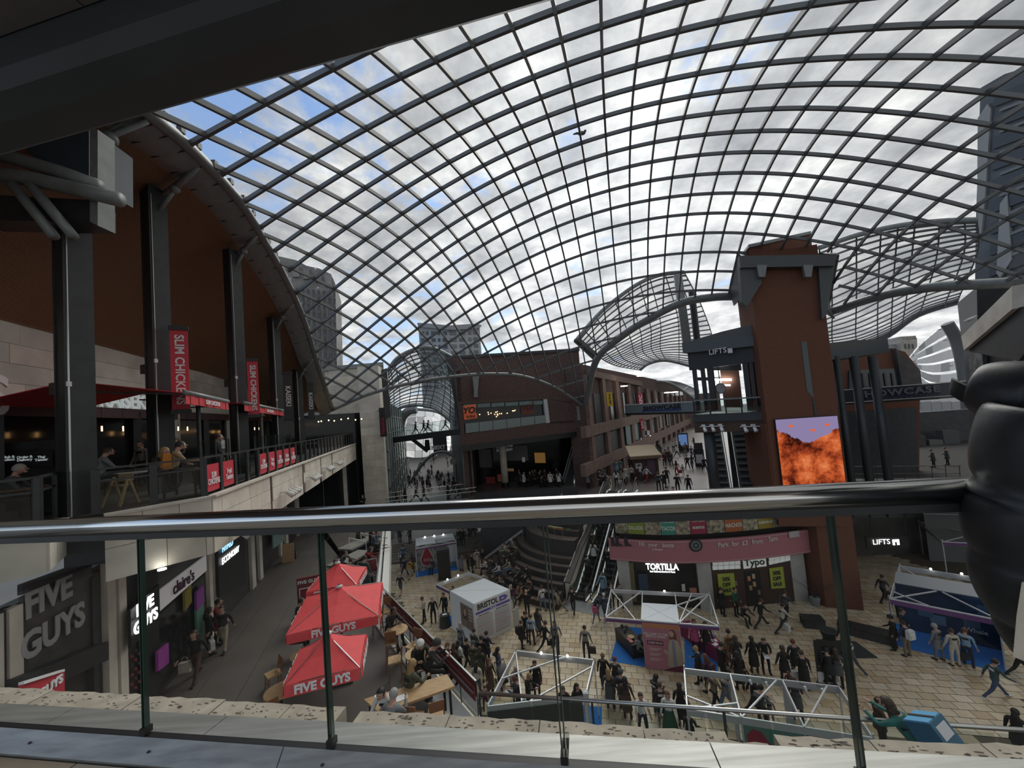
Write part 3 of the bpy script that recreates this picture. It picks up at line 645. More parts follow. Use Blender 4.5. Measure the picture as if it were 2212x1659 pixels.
# red awnings
def awning(a, b, z, back, zr, label, left=None):
    t = thing('awning', label, 'awning'); a = Vector((a.x, a.y, z)); b = Vector((b.x, b.y, z)); bk = Vector((back[0], back[1], 0)); ra = a + bk; rb = b + bk; ra.z = rb.z = zr
    MB().slab([a, b, rb, ra], (0, 0, .025)).build('canvas', red, t)
    if left:
        la, lb_ = ra + Vector((left[0], left[1], left[2])), rb + Vector((left[0], left[1], left[2])); MB().slab([ra, rb, lb_, la], (0, 0, .025)).build('rear_canvas', red, t)
        MB().slab([la, lb_, lb_ - Vector((0, 0, .25)), la - Vector((0, 0, .25))], (.02, 0, 0)).build('rear_valance', red, t)
    MB().tube([a + Vector((0, 0, .03)), b + Vector((0, 0, .03))], .075, 10).build('front_bar', steel_g, t, True)
    n = 12
    for i in range(n):
        u0, u1 = a.lerp(b, i / n), a.lerp(b, (i + 1) / n); MB().slab([u0, u1, u1 - Vector((0, 0, .30)), u0 - Vector((0, 0, .30))], (.02 + .015 * (i % 2), -.01, 0)).build('valance_strip', red, t)
    c_ = a.lerp(b, .55); d_ = (b - a).normalized(); text('SLIM CHICKENS', .2, white, t, tmat(c_ + Vector((.06, 0, -.16)), d_), .004, .004, 'valance_lettering')
    for q in (.08, .92): MB().bar(a.lerp(b, q), ra.lerp(rb, q) - Vector((0, 0, .25)), .05, .05).build('folding_arm', steel_d, t)
    MB().bar(a.lerp(b, .5) + Vector((-.4, 0, 0)), Vector((*a.lerp(b, .5)[:2], 12.4)) + Vector((-.4, 0, 0)), .09).build('post', steel_d, t)
    return t
a_, b_ = Z(400, 850, 15.4), Z(492, 869, 15.4); awning(a_, b_, 15.4, (-2.9, -.35), 15.95, 'nearer red awning with white lettering over the upper left terrace', (-3.2, -.9, -.75))
a_, b_ = Z(527, 872, 15.4), Z(612, 888, 15.4); awning(a_, b_, 15.4, (-2.6, -.5), 15.7, 'farther red awning with white lettering over the upper left terrace')
# hanging banners
def banner(x0, x1, y0, y1, Yd, m, body, tm, label, size):
    P0, P1 = D(x0, (y0 + y1) / 2, Yd), D(x1, (y0 + y1) / 2, Yd + .25); zt, zb = zpix(P0.x, P0.y, y0), zpix(P0.x, P0.y, y1)
    t = thing('hanging_banner', label, 'banner', group='banners on the left terrace'); d_ = (P1 - P0); d_.z = 0
    MB().wall(P0, P1, zb, zt, .03).build('cloth', m, t)
    for z in (zt + .06, zb - .06): MB().box(((P0.x + P1.x) / 2, (P0.y + P1.y) / 2, z), (d_.length * 1.12, .12, .14), math.atan2(d_.y, d_.x)).build('arm', black, t)
    c_ = (P0 + P1) / 2; n_ = Vector((d_.y, -d_.x, 0)).normalized(); text(body, size, tm, t, tmat((c_.x + n_.x * .03, c_.y + n_.y * .03, (zt + zb) / 2), Vector((0, 0, -1)), d_), .004, .008, 'banner_lettering', sx=1.0)['kind'] = 'stuff'
banner(369, 408, 712, 886, 12.3, redp, 'SLIM CHICKENS', signo, 'nearer red vertical banner reading SLIM CHICKENS on a dark column', .33)
banner(535, 559, 780, 896, 16.8, redp, 'SLIM CHICKENS', signo, 'farther red vertical banner reading SLIM CHICKENS on a dark column', .29)
banner(612, 633, 808, 905, 22.5, blk2, 'KAISEKI', signo, 'nearer black vertical banner reading KAISEKI', .36)
banner(664, 678, 830, 903, 27.6, blk2, 'KAISEKI', signo, 'farther black vertical banner reading KAISEKI', .36)
# end pillar and the shop under the far slab
P0 = D(783, 985, 39.6); P1 = D(832, 985, 39.9); zt = zpix(P0.x, P0.y, 790)
pil = thing('stone_pillar', 'tall pale stone pillar where the left slab ends beside the street', 'pillar')
MB().slab([(P0.x, P0.y, 5.4), (P1.x - .15, P1.y, 5.4), (P1.x - .4, P1.y + 1.6, 5.4), (P0.x - .3, P0.y + 1.6, 5.4)], (0, 0, zt - 5.5)).build('core', stone_g, pil)
clad(pil, P0 + Vector((0, -.04, 0)), P1 + Vector((0, -.04, 0)), 5.6, 15.6, 12, 1.3, SM, th=.1)
# shops along the middle level
SW = Fac((-12.89, 13.51), (-17.19, 26.95)); s0 = SW.A - SW.t * 6.5; s1 = SW.A + SW.t * 27
shp = struct('wall_left', MB().wall(s0, s1, M, 10.8, .3), mat('shop_dark', (.035, .033, .03), .35, ns=1.2, na=.4), 'row of dark shopfronts along the middle level on the left')
def pier(x0, x1, m, out=.3, z1=10.8, par=shp, yref=1300, name='pier', z0=M): mb = MB(); SW.zrect(mb, x0, x1, z0, z1, out, .3, 0, yref); return mb.build(name, m, par)
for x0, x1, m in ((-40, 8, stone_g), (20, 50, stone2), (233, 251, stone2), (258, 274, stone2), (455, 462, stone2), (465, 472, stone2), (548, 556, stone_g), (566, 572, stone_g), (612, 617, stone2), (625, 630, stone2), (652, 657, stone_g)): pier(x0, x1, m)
pier(310, 342, black, .35); pier(8, 20, black, .25)
def sfr(x0, x1, t0, b0, t1, b1, m, out, name, par=shp, th=.08): mb = MB(); SW.rect(mb, x0, x1, t0, b0, t1, b1, out, th); return mb.build(name, m, par)
fg = thing('shop_window', 'large dim window lettered FIVE GUYS at the lower left', 'window'); sfr(52, 200, 1290, 1520, 1200, 1390, mat('dim_window', (.075, .072, .062), .25, ns=1.5, na=.4), .22, 'pane', fg)
SW.text('FIVE', 108, 1287, 52, mat('dim_letters', (.36, .37, .36), .6), fg, .30, bold=.03, sx=.9); SW.text('GUYS', 120, 1362, 52, MATS['dim_letters'], fg, .30, bold=.03, sx=.9)
for x in (50, 200): pier(x, x + 10, blk2, .28, 10.6)
sfr(50, 235, 1462, 1510, 1385, 1425, blk2, .55, 'canopy', th=.5); sfr(48, 250, 1262, 1285, 1188, 1200, blk2, .35, 'fascia')
rb_ = thing('menu_board', 'red menu board with white edge behind the coping at lower left', 'sign'); sfr(52, 140, 1478, 1540, 1450, 1520, redp, 1.3, 'board', rb_); sfr(52, 140, 1472, 1478, 1445, 1450, white, 1.34, 'frame', rb_)
SW.text('FIVE GUYS', 88, 1500, 18, white, rb_, 1.33, bold=.01)
bs_ = thing('shop_sign', 'white lit letter sign FIVE GUYS projecting from the shopfront', 'sign'); sfr(283, 345, 1318, 1400, 1262, 1335, black, .55, 'backing', bs_)
SW.text('FIVE', 314, 1308, 24, signw, bs_, .62, bold=.016); SW.text('GUYS', 316, 1342, 24, signw, bs_, .62, bold=.016)
cl = thing('shop_sign', "white fascia sign with dark lettering claire's", 'sign'); sfr(343, 446, 1278, 1322, 1200, 1232, mat('lit_fascia', (.62, .60, .60), .6, em=.10), .45, 'fascia_board', cl)
SW.text("claire's", 398, 1257, 24, mat('plum_letters', (.07, .012, .045), .5), cl, .52, bold=.014, sx=.95)
for x0, x1, c, n in ((400, 414, (.24, .20, .03), 'mustard'), (425, 441, (.26, .06, .30), 'violet')): sfr(x0, x1, 1280, 1320, 1262, 1300, mat('poster_' + n, c, .6), .35, 'window_poster')
sfr(426, 441, 1318, 1395, 1302, 1372, mat('poster_mint', (.10, .24, .17), .6), .34, 'window_poster'); sfr(342, 365, 1408, 1450, 1388, 1432, mat('poster_purple', (.30, .05, .28), .6), .5, 'window_poster')
sfr(345, 445, 1330, 1490, 1240, 1360, dglass, .2, 'shop_window')
for x, y in ((350, 1231), (371, 1216), (389, 1204)): o = MB().lathe([(.09, 0), (.09, .03)], n=10).build('downlight', lamp, None, label='round recessed downlight above the claire\'s shopfront', cat='light', group='downlights over the shopfront'); o.location = Z(x, y, 10.775)
he = thing('shop_sign', 'black fascia with lit blue and white letters HYPED ECONOMY', 'sign'); sfr(472, 530, 1165, 1290, 1140, 1262, black, .45, 'fascia_board', he)
SW.text('HYPED', 492, 1179, 13, mat('lit_blue', (.2, .45, .9), em=1.3, emc=(.25, .5, 1)), he, .5, bold=.006); SW.text('ECONOMY', 499, 1199, 13, signw, he, .5, bold=.006)
sfr(590, 612, 1118, 1185, 1105, 1168, mat('pale_teal_sign', (.18, .28, .27), .6), .5, 'shop_panel')
for i in range(9):
    for j in range(3):
        mb = MB(); SW.rect(mb, 283 + j * 8, 289 + j * 8, 1405 + i * 10 - j * 3, 1411 + i * 10 - j * 3, None, None, .32, .03)
        if (i + j) % 2: mb.build('checker_tile', dred if i % 3 else blk2, shp)
# an A-board on the walkway
ab = thing('chalk_board', 'small dark chalkboard A-frame by the far shopfront on the left', 'sign', Z(625, 1212, M), .3)
for q, m in ((.12, blk2), (-.12, wood)): MB().slab([(-.35, q * 2.2, 0), (.35, q * 2.2, 0), (.35, q * .4, 1.15), (-.35, q * .4, 1.15)], (0, .03, 0)).build('board', m, ab)
# far shop under the slab end
NL = Fac(D(700, 1040, 36.5), D(783, 1040, 41)); nl = struct('wall_left', MB().wall(D(640, 1040, 33), D(800, 1040, 42), M, 10.8, .2), dglass, 'dark glazed shop under the far end of the left slab')
mb = MB(); NL.rect(mb, 722, 778, 985, 1008, 980, 1003, .2, .05); mb.build('sign_panel', mat('grey_green_panel', (.10, .115, .10), .6), nl); NL.text('NEW LOOK', 750, 994, 9, blkt, nl, .3, bold=.01)
for x0, x1, y0, y1, c, n in ((728, 748, 1035, 1060, (.30, .20, .07), 'straw'), (748, 770, 1050, 1062, (.28, .14, .06), 'ochre'), (772, 780, 1040, 1075, (.4, .38, .33), 'pale'), (640, 650, 1000, 1060, (.4, .36, .3), 'cream'), (676, 683, 1030, 1062, (.4, .05, .04), 'red')):
    mb = MB(); NL.rect(mb, x0, x1, y0, y1, None, None, .15, .05); mb.build('shop_display', mat('display_' + n, c, .7), nl)
for x in (690, 742): NLp = NL.p(x, 1030, .3); MB().box((NLp.x, NLp.y, 8.2), (.5, .5, 5.2), .6).build('pier', stone_g, nl)
# ---------------------------------------------------------------- middle level terrace in front of those shops
R0 = Z(1029, 1482, M + 1.0); R1 = Z(829, 1279, M + 1.0); R2 = Z(838, 1130, M + 1.0)
tpoly = [s0, R0 + Vector((.2, -3.6, 0)), R0, R1, R2, Vector((-12.5, 39.2, 0)), Vector((-22, 39.2, 0)), s1]
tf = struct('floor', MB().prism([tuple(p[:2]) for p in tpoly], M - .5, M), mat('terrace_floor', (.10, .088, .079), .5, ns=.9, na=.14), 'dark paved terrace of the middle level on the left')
for k in range(3):
    a = SW.A - SW.t * 5 + Vector((1.4 + k * 1.35, .3 + k * .4)); MB().bar((a.x, a.y, M + .001), (a.x + SW.t.x * 25, a.y + SW.t.y * 25, M + .001), .025, .006).build('paving_joint', mat('joint_terrace', (.05, .044, .04), .9), tf)
struct('trim_3', MB().wall(R0, R1, M - .9, M + .02, .3).wall(R1, R2, M - .9, M + .02, .3), stone, 'pale edge of the middle level terrace')
mb = MB(); off_ = (R1 - R0).normalized(); no_ = Vector((-off_.y, off_.x, 0))
struct('trim_4', MB().slab([R0 + no_ * .62 + Vector((0, 0, -1.0)), R0 + no_ * .08 + Vector((0, 0, -1.0)), R1 + no_ * .08 + Vector((0, 0, -1.0)), R1 + no_ * .62 + Vector((0, 0, -1.0))], (0, 0, .1)), white, 'white stone strip inside the terrace rail')
rr_ = thing('terrace_balustrade', 'glass balustrade with dark red band running down to the near balcony corner', 'balustrade')
n = 8
for i in range(n):
    a, b = R0.lerp(R1, i / n), R0.lerp(R1, (i + .97) / n); MB().add([(a.x, a.y, M + .05), (b.x, b.y, M + .05), (b.x, b.y, M + 1.1), (a.x, a.y, M + 1.1)], [(0, 1, 2, 3)]).build('glass_panel', g_shop, rr_)
    MB().bar((a.x, a.y, M), (a.x, a.y, M + 1.12), .025).build('post', steel_d, rr_)
    q0, q1 = a + no_ * .06, R0.lerp(R1, (i + 1) / n) + no_ * .06; MB().wall(q0, q1, M + .62, M + .98, .03).build('red_band', dred, rr_)
MB().bar(Vector((R0.x, R0.y, M + 1.12)), Vector((R1.x, R1.y, M + 1.12)), .05).build('top_rail', steel, rr_)
MB().tube([R0 + no_ * .12 + Vector((0, 0, -.12)), R1 + no_ * .12 + Vector((0, 0, -.12))], .03, 8).build('lower_rail', steel, rr_)
text('FIVE GUYS', .2, mat('band_letters', (.28, .06, .07), .6), rr_, tmat(R0.lerp(R1, .2) + no_ * .085 + Vector((0, 0, -.2)), -off_), .003, .004, 'band_lettering')
wp = thing('white_parapet', 'long white stone parapet capping the terrace edge beyond the red umbrellas', 'parapet')
MB().wall(R1, R2, M, M + .55, .34).build('cap', offw, wp); d2 = (R2 - R1).normalized(); n2_ = Vector((-d2.y, d2.x, 0)); MB().wall(R1 + n2_ * .32, R2 + n2_ * .32, M, M + .95, .10).build('rail_base', white, wp)
MB().bar(R1 + n2_ * .32 + Vector((0, 0, .2)), R2 + n2_ * .32 + Vector((0, 0, .2)), .06).build('rail', steel, wp)
# ---------------------------------------------------------------- umbrellas, tables and chairs of the burger terrace
redu = mat('umbrella_canvas', (.72, .07, .078), .7, ns=3, na=.08)
def umbrella(corners, label, sgn=True):
    P = [Z(x, y, M + 2.45) for x, y in corners]; c = sum(P, Vector()) / 4; fr = (P[1] - P[0]); rz = math.atan2(fr.y, fr.x); w = (fr.length + (P[2] - P[3]).length) / 4; d_ = ((P[3] - P[0]).length + (P[2] - P[1]).length) / 4
    t = thing('patio_umbrella', label, 'umbrella', (c.x, c.y, M), rz, 'red umbrellas on the burger terrace'); h = 2.45
    q = [(-w, -d_), (w, -d_), (w, d_), (-w, d_)]; ap = Vector((0, 0, h + .62))
    for i in range(4):
        a = Vector((*q[i], h)); b = Vector((*q[(i + 1) % 4], h)); m_ = a.lerp(b, .5) + Vector((0, 0, .03))
        sg = MB().add([a, m_, b, ap, (a + ap) / 2 + Vector((0, 0, -.05)), (b + ap) / 2 + Vector((0, 0, -.05)), m_.lerp(ap, .5) + Vector((0, 0, -.03))], [(0, 1, 6, 4), (1, 2, 5, 6), (4, 6, 3), (6, 5, 3)]).build('canopy_panel', redu, t)
        o_ = Vector((a.x + b.x, a.y + b.y, 0)).normalized() * .012
        MB().slab([a + o_, b + o_, b + o_ * 3 - Vector((0, 0, .26)), a + o_ * 3 - Vector((0, 0, .26))], o_).build('valance', redu, sg)
        dr = (b - a).normalized()
        if sgn: text('FIVE GUYS', .27, white, sg, tmat(a.lerp(b, .5) + o_ * 5 + Vector((0, 0, -.13)), dr), .004, .012, 'lettering')
        MB().tube([(0, 0, h + .58), (*q[i], h + .0)], .012, 5).build('rib', steel, t)
    MB().tube([(0, 0, 0), (0, 0, h + .7)], .03, 10).build('pole', steel_d, t); MB().lathe([(.10, 0), (.12, .03), (.05, .07), (.01, .09)], (0, 0, h + .6), 12).build('finial', offw, t, True); MB().box((0, 0, .05), (.6, .6, .1)).build('base', steel_d, t)
    return t
umbrella([(612, 1482), (776, 1442), (790, 1374), (655, 1396)], 'nearest red square umbrella lettered FIVE GUYS on the terrace')
umbrella([(618, 1372), (812, 1330), (828, 1260), (668, 1284)], 'middle and largest red umbrella lettered FIVE GUYS on the terrace')
umbrella([(668, 1278), (775, 1262), (787, 1224), (690, 1240)], 'farthest red umbrella lettered FIVE GUYS, beside the menu stand')
ms = thing('menu_stand', 'dark red menu stand with white text frame behind the umbrellas', 'sign', Z(672, 1335, M), .35); MB().box((0, 0, 1.0), (1.0, .08, 1.7)).build('board', dred, ms); MB().box((0, -.05, .85), (.82, .02, 1.1)).build('text_frame', offw, ms); MB().box((0, -.065, .85), (.74, .02, 1.02)).build('text_panel', dred, ms); text('FIVE GUYS', .2, white, ms, tmat((0, -.06, 1.65), (1, 0, 0)), .003, .006); MB().box((0, 0, .08), (1.0, .5, .16)).build('foot', black, ms)
TB = {}
def round_table(px_, py_, h, r, label, group=None):
    p = Z(px_, py_, M + h); t = thing('round_table', label, 'table', (p.x, p.y, M), 0, group); MB().lathe([(r, h - .04), (r + .01, h - .02), (r, h)], n=28).build('table_top', wood, t); MB().tube([(0, 0, 0), (0, 0, h - .04)], .035, 10).build('pedestal', black, t); MB().lathe([(.26, 0), (.24, .03), (.05, .05)], n=16).build('foot', black, t); return t
round_table(857, 1359, 1.05, .38, 'round oak bar table standing empty by the terrace rail')
round_table(898, 1411, 1.05, .34, 'small round oak bar table with a drink beside the seated pair'); round_table(607, 1490, .75, .45, 'yellowish round table left of the nearest umbrella'); round_table(655, 1412, .75, .4, 'round table behind the nearest umbrella with a plate')
lt = thing('long_table', 'long oak high table crossing the terrace beside the rail', 'table'); q = [Z(x, y, M + 1.05) for x, y in ((786, 1510), (966, 1456), (982, 1482), (820, 1540))]; MB().slab(q, (0, 0, -.06)).build('table_top', wood, lt)
cq = sum(q, Vector()) / 4
for p in q: pp = p.lerp(cq, .12); MB().bar((pp.x, pp.y, M), (pp.x, pp.y, M + 1.0), .06).build('leg', black, lt)
def stool(P, rz, label, h=.75, back=True, g='wooden bar chairs on the terrace'):
    t = thing('bar_chair', label, 'chair', (P.x, P.y, P.z), rz, g)
    MB().box((0, 0, h), (.42, .42, .05)).build('seat', wood, t)
    for a in (-1, 1):
        for b in (-1, 1): MB().bar((a * .2, b * .2, 0), (a * .17, b * .17, h - .02), .035).build('leg', woodd, t)
        MB().bar((a * .18, -.19, h), (a * .18, -.25, h + .46), .035).build('back_post', woodd, t)
    MB().slab([(-.19, -.225, h + .18), (.19, -.225, h + .18), (.19, -.26, h + .46), (-.19, -.26, h + .46)], (0, .02, 0)).build('backrest', woodd, t)
    for z in (.22, .4): MB().bar((-.19, .19, z), (.19, .19, z), .025).build('stretcher', woodd, t)
    return t
for x, y, h, a, lab in ((853, 1425, .75, 1.9, 'tall wooden bar chair with pale seat behind the woman in the olive top'), (943, 1540, .75, .3, 'dark wooden bar chair at the near end of the long table'), (912, 1440, .75, 2.2, 'tall wooden bar chair under the seated man in the black jacket'), (833, 1320, .75, 3.3, 'tall wooden bar chair behind the empty round table'), (846, 1385, .75, .2, 'tall wooden stool chair in front of the empty round table'), (815, 1330, .75, 2.0, 'wooden bar chair half hidden under the middle umbrella'), (590, 1455, .45, 2.4, 'pale wooden chair beside the yellowish round table'), (580, 1540, .45, .8, 'wooden chair at the lower left of the round table'), (650, 1445, .45, 1.0, 'wooden chair tucked under the nearest umbrella'), (705, 1395, .45, 3.0, 'wooden chair between the two front umbrellas'), (893, 1550, .75, -.2, 'tall wooden chair in front of the long table'), (893, 1395, .75, 2.6, 'tall chair under the diner in the white hat')):
    p = Z(x, y, M + h); stool(Vector((p.x, p.y, M)), a, lab, h)
def cup(x, y, z, m, lab, n='paper_cup', h=.14, r=.04): o = MB().lathe([(r * .8, 0), (r, h)], n=10).build(n, m, None, label=lab, cat='cup'); o.location = Z(x, y, z)
cup(880, 1484, M + 1.05, offw, 'pale drink cup standing on the long oak table'); cup(897, 1402, M + 1.05, wood, 'amber drink on the small round bar table', 'drink_glass')
for x, y, lab in ((868, 1508, 'white napkins spread on the long oak table'), (822, 1505, 'white food tray in front of the diner in the white shirt')):
    o = MB().box((0, 0, .01), (.3, .22, .02), .4).build('paper_tray', white, None, label=lab, cat='tray'); o.location = Z(x, y, M + 1.05)
# stone benches with rails beyond the umbrellas
for x, y, lab in ((757, 1205, 'nearer low grey stone bench beyond the umbrellas'), (775, 1172, 'farther low grey stone bench with two white rails')):
    t = thing('stone_bench', lab, 'bench', Z(x, y, M + .45) - Vector((0, 0, .45)), -.35); MB().box((0, 0, .4), (1.2, 2.6, .12)).build('seat', mat('bench_stone', (.24, .235, .215), .8, ns=3, na=.12), t); MB().box((0, 0, .17), (1.0, 2.4, .34)).build('plinth', blk2, t)
    if x > 770:
        for s in (-.75, .35): MB().tube([(-.1, s, .0), (-.1, s, 1.0), (1.3, s, .82), (1.3, s, .0)], .03, 8).build('rail', white, t)
hb = thing('notice_frame', 'grey framed dark red notice panel beside the far umbrella', 'sign', Z(797, 1270, M), .5); MB().box((0, 0, 1.1), (.9, .05, .6)).build('panel', dred, hb)
for a in (-.47, .47): MB().bar((a, 0, 0), (a, 0, 1.45), .04).build('post', steel, hb)
for z in (.55, 1.43): MB().bar((-.47, 0, z), (.47, 0, z), .04).build('rail', steel, hb)
# ================================================================ plaza floor
grd = struct('floor', MB().prism([(-400, -200), (500, -200), (500, 700), (-400, 700)], -1.2, -.35), mat('city_ground', (.10, .10, .10), .9), 'ground around the buildings')
pz = struct('floor', MB().prism([(-16, 8), (-2, 4), (16, -1), (40, 6), (46, 40), (26, 44), (4, 40), (-14, 52), (-18, 46)], -.3, -.02), mat('paving_joint', (.115, .09, .062), .9), 'buff stone paving of the plaza')
TA = Vector((math.cos(.225), -math.sin(.225))); TBv = Vector((math.sin(.225), math.cos(.225)))
tm_ = [mat('paver_%s' % n, c, .42, ns=1.6, na=.14) for n, c in (('buff', (.56, .45, .30)), ('sand', (.53, .42, .275)), ('ochre', (.47, .345, .205)), ('tan', (.57, .47, .335)), ('pale', (.62, .52, .38)))]
pav = [mat_ for mat_ in (tm_[0], tm_[0], tm_[1], tm_[1], tm_[2], tm_[3], tm_[4])]
tw, tl = .62, .46; tiles = []
shared = {m.name: MB().hexa([(-tw / 2 + .009, -tl / 2 + .009, -.02), (tw / 2 - .009, -tl / 2 + .009, -.02), (tw / 2 - .009, tl / 2 - .009, -.02), (-tw / 2 + .009, tl / 2 - .009, -.02), (-tw / 2 + .016, -tl / 2 + .016, 0), (tw / 2 - .016, -tl / 2 + .016, 0), (tw / 2 - .016, tl / 2 - .016, 0), (-tw / 2 + .016, tl / 2 - .016, 0)]).mesh('paver', m) for m in tm_}
for j in range(8, 100):
    for i in range(-46, 70):
        q = TA * (i * tw + (tw / 2 if j % 2 else 0)) + TBv * (j * tl)
        if q.y < 9 or q.y > 39 or q.x < -15 or q.x > 30: continue
        x, y = proj((q.x, q.y, 0))
        if not (835 < x < 2230 and 1170 < y < 1600): continue
        if y > 1280 + (x - 845) * 1.25: continue          # hidden under the terrace
        tiles.append((q.length, q))
tiles.sort(key=lambda t: t[0]); rest = {m.name: MB() for m in tm_}
for k, (d_, q) in enumerate(tiles):
    m = random.choice(pav)
    if k < 300: link('paver', shared[m.name], pz, loc=(q.x, q.y, 0), rz=-.225)
    else: rest[m.name].add([tuple(Vector((q.x, q.y, 0)) + Vector((*(TA * a + TBv * b), 0))) for a, b in ((-tw / 2 + .012, -tl / 2 + .012), (tw / 2 - .012, -tl / 2 + .012), (tw / 2 - .012, tl / 2 - .012), (-tw / 2 + .012, tl / 2 - .012))], [(0, 1, 2, 3)])
allr = MB()
for k, m in enumerate(tm_):
    o = len(allr.v); allr.v += rest[m.name].v; allr.f += [tuple(i + o for i in f) for f in rest[m.name].f]; allr.m += [k] * len(rest[m.name].f)
allr.build('far_pavers', tm_, pz, kind='stuff')
# ================================================================ exhibition stalls
alu = mat('stall_aluminium', (.60, .61, .62), .4, .4); alud = mat('stall_panel_grey', (.42, .43, .44), .6); carpet = mat('blue_carpet', (.02, .16, .50), .95, ns=40, na=.15)
purp = mat('purple_fascia', (.13, .045, .15), .6); pnk = mat('pink_print', (.42, .17, .22), .6, ns=.7, na=.2); roofw = mat('stall_roof_white', (.70, .73, .77), .6)
def v2(p, z): return Vector((p[0], p[1], z))
def frame(t, q, h=2.5, fas=None, braces=(), beam=.22, posts=True):
    for i in range(4):
        a, b = v2(q[i], h), v2(q[(i + 1) % 4], h)
        if posts: MB().bar(v2(q[i], 0), v2(q[i], h + .12), .05).build('post', alu, t)
        MB().bar(a - Vector((0, 0, beam / 2)), b - Vector((0, 0, beam / 2)), .05, beam).build('top_beam', alu, t)
        if fas and i in fas:
            n = (b - a).cross(Vector((0, 0, 1))).normalized() * .04; MB().slab([a + n - Vector((0, 0, beam - .01)), b + n - Vector((0, 0, beam - .01)), b + n - Vector((0, 0, .06)), a + n - Vector((0, 0, .06))], n * .2).build('fascia', fas[i], t)
    for (a, b) in braces: MB().bar(v2(a, h - .03), v2(b, h - .03), .05, .06).build('brace', alu, t)
def spots(t, a, b, n, h=2.5):
    for i in range(n):
        p = Vector(a[:2]).lerp(Vector(b[:2]), (i + 1) / (n + 1)); s = MB().tube([(p.x, p.y, h - .05), (p.x + .02, p.y - .12, h + .08)], .025, 6).build('spot_arm', alu, t); MB().ball((p.x + .02, p.y - .14, h + .10), .06, 8, 6).build('spot_bulb', lamp, s)
L2 = lambda a, b, f: (a[0] + (b[0] - a[0]) * f, a[1] + (b[1] - a[1]) * f)
def rug(q, label): q = [Z(x, y, 0) for x, y in q] if q[0][0] > 100 else q; MB().slab([v2(p, .004) for p in q], (0, 0, .012)).build('carpet', carpet, None, label=label, cat='carpet')
# BRISTOL information stall
A, B, Cc, Dd = (-3.45, 24.3), (-1.21, 25.88), (-3.10, 27.96), (-5.28, 26.4)
s1_ = thing('exhibition_stall', 'white boxed stall headed BRISTOL with timetable wall and flat white roof', 'stall')
FB = Fac(A, B); FL = Fac(Dd, A)
for a, b in ((A, B), (B, Cc), (Cc, Dd), (Dd, A)): MB().wall(a, b, 0, 2.44, .05).build('wall_panel', mat('stall_white', (.66, .66, .66), .6), s1_)
MB().slab([v2(p, 2.44) for p in (A, B, Cc, Dd)], (0, 0, .06)).build('roof', roofw, s1_)
for a, b in ((A, Cc), (B, Dd)): MB().bar(v2(a, 2.51), v2(b, 2.51), .03, .02).build('roof_seam', white, s1_)
for p in (B, Cc, Dd): MB().bar(v2(p, 2.5), v2(p, 2.72), .05).build('corner_post', alu, s1_)
p_ = lambda f, z: v2(L2(A, B, f), z) + FB.n3 * .035
tx = -FB.t3 if FB.t3.x < 0 else FB.t3
text('BRISTOL', .46, blkt, s1_, tmat(p_(.36, 2.18), tx), .004, .014, 'heading', sx=.9)
hd_ = MB().slab([p_(.68, 2.02), p_(.84, 2.02), p_(.92, 2.18), p_(.84, 2.34), p_(.68, 2.34)], FB.n3 * .01).build('arrow', mat('violet', (.13, .09, .36), .6), s1_); text('2023', .13, white, hd_, tmat(p_(.77, 2.18) + FB.n3 * .02, tx), .002, .003)
MB().slab([p_(.03, 1.78), p_(.97, 1.78), p_(.97, 1.92), p_(.03, 1.92)], FB.n3 * .008).build('violet_band', MATS['violet'], s1_)
text('Timetable', .12, white, s1_, tmat(p_(.5, 1.85) + FB.n3 * .012, tx), .002, .002)
pk = mat('timetable_pink', (.56, .47, .47), .7); gy = mat('timetable_grey', (.52, .52, .53), .7); txl = mat('fine_print', (.30, .28, .30), .7)
for c_ in (.04, .53):
    text('Friday 22 September' if c_ < .3 else 'Saturday 23 September', .095, blkt, s1_, tmat(p_(c_ + .2, 1.66) + FB.n3 * .004, tx), .002, .002)
    for r in range(6):
        z = 1.48 - r * .235; MB().slab([p_(c_, z - .1), p_(c_ + .42, z - .1), p_(c_ + .42, z + .1), p_(c_, z + .1)], FB.n3 * .006).build('timetable_row', (pk, gy)[(r + (c_ > .3)) % 2], s1_)
        for k in range(2): MB().slab([p_(c_ + .02, z + .05 - k * .09), p_(c_ + .36 - .05 * k, z + .05 - k * .09), p_(c_ + .36 - .05 * k, z + .064 - k * .09), p_(c_ + .02, z + .064 - k * .09)], FB.n3 * .012).build('text_line', txl, s1_)
pl_ = lambda f, z: v2(L2(Dd, A, f), z) + FL.n3 * .035
MB().slab([pl_(.45, .75), pl_(.95, .75), pl_(.95, 2.15), pl_(.45, 2.15)], FL.n3 * .01).build('poster', mat('poster_sepia', (.17, .12, .085), .6), s1_)
mb = MB(); cpos = pl_(.60, 1.72) + FL.n3 * .012; rt_ = FL.t3
for rx, rz_, z0, m in ((.26, .48, 1.52, 0), (.15, .24, 1.68, 1), (.24, .22, 1.05, 2)): mb.add([v2(L2(Dd, A, .64), z0) + FL.n3 * (.05 + .004 * m) + rt_ * (rx * math.cos(k * math.pi / 8)) + Vector((0, 0, rz_ * math.sin(k * math.pi / 8))) for k in range(16)], [tuple(range(16))], m)
mb.build('poster_portrait', [hairbr, skin, mat('poster_shirt', (.22, .13, .09), .7)], s1_, kind='stuff')
for r in range(4): MB().slab([pl_(.80, 1.3 + r * .2), pl_(.93, 1.3 + r * .2), pl_(.93, 1.42 + r * .2), pl_(.80, 1.42 + r * .2)], FL.n3 * .016).build('poster_text', mat('poster_pale', (.36, .32, .28), .7), s1_)
MB().slab([pl_(.45, .2), pl_(.97, .2), pl_(.97, .72), pl_(.45, .72)], FL.n3 * .01).build('logo_panel', gy, s1_)
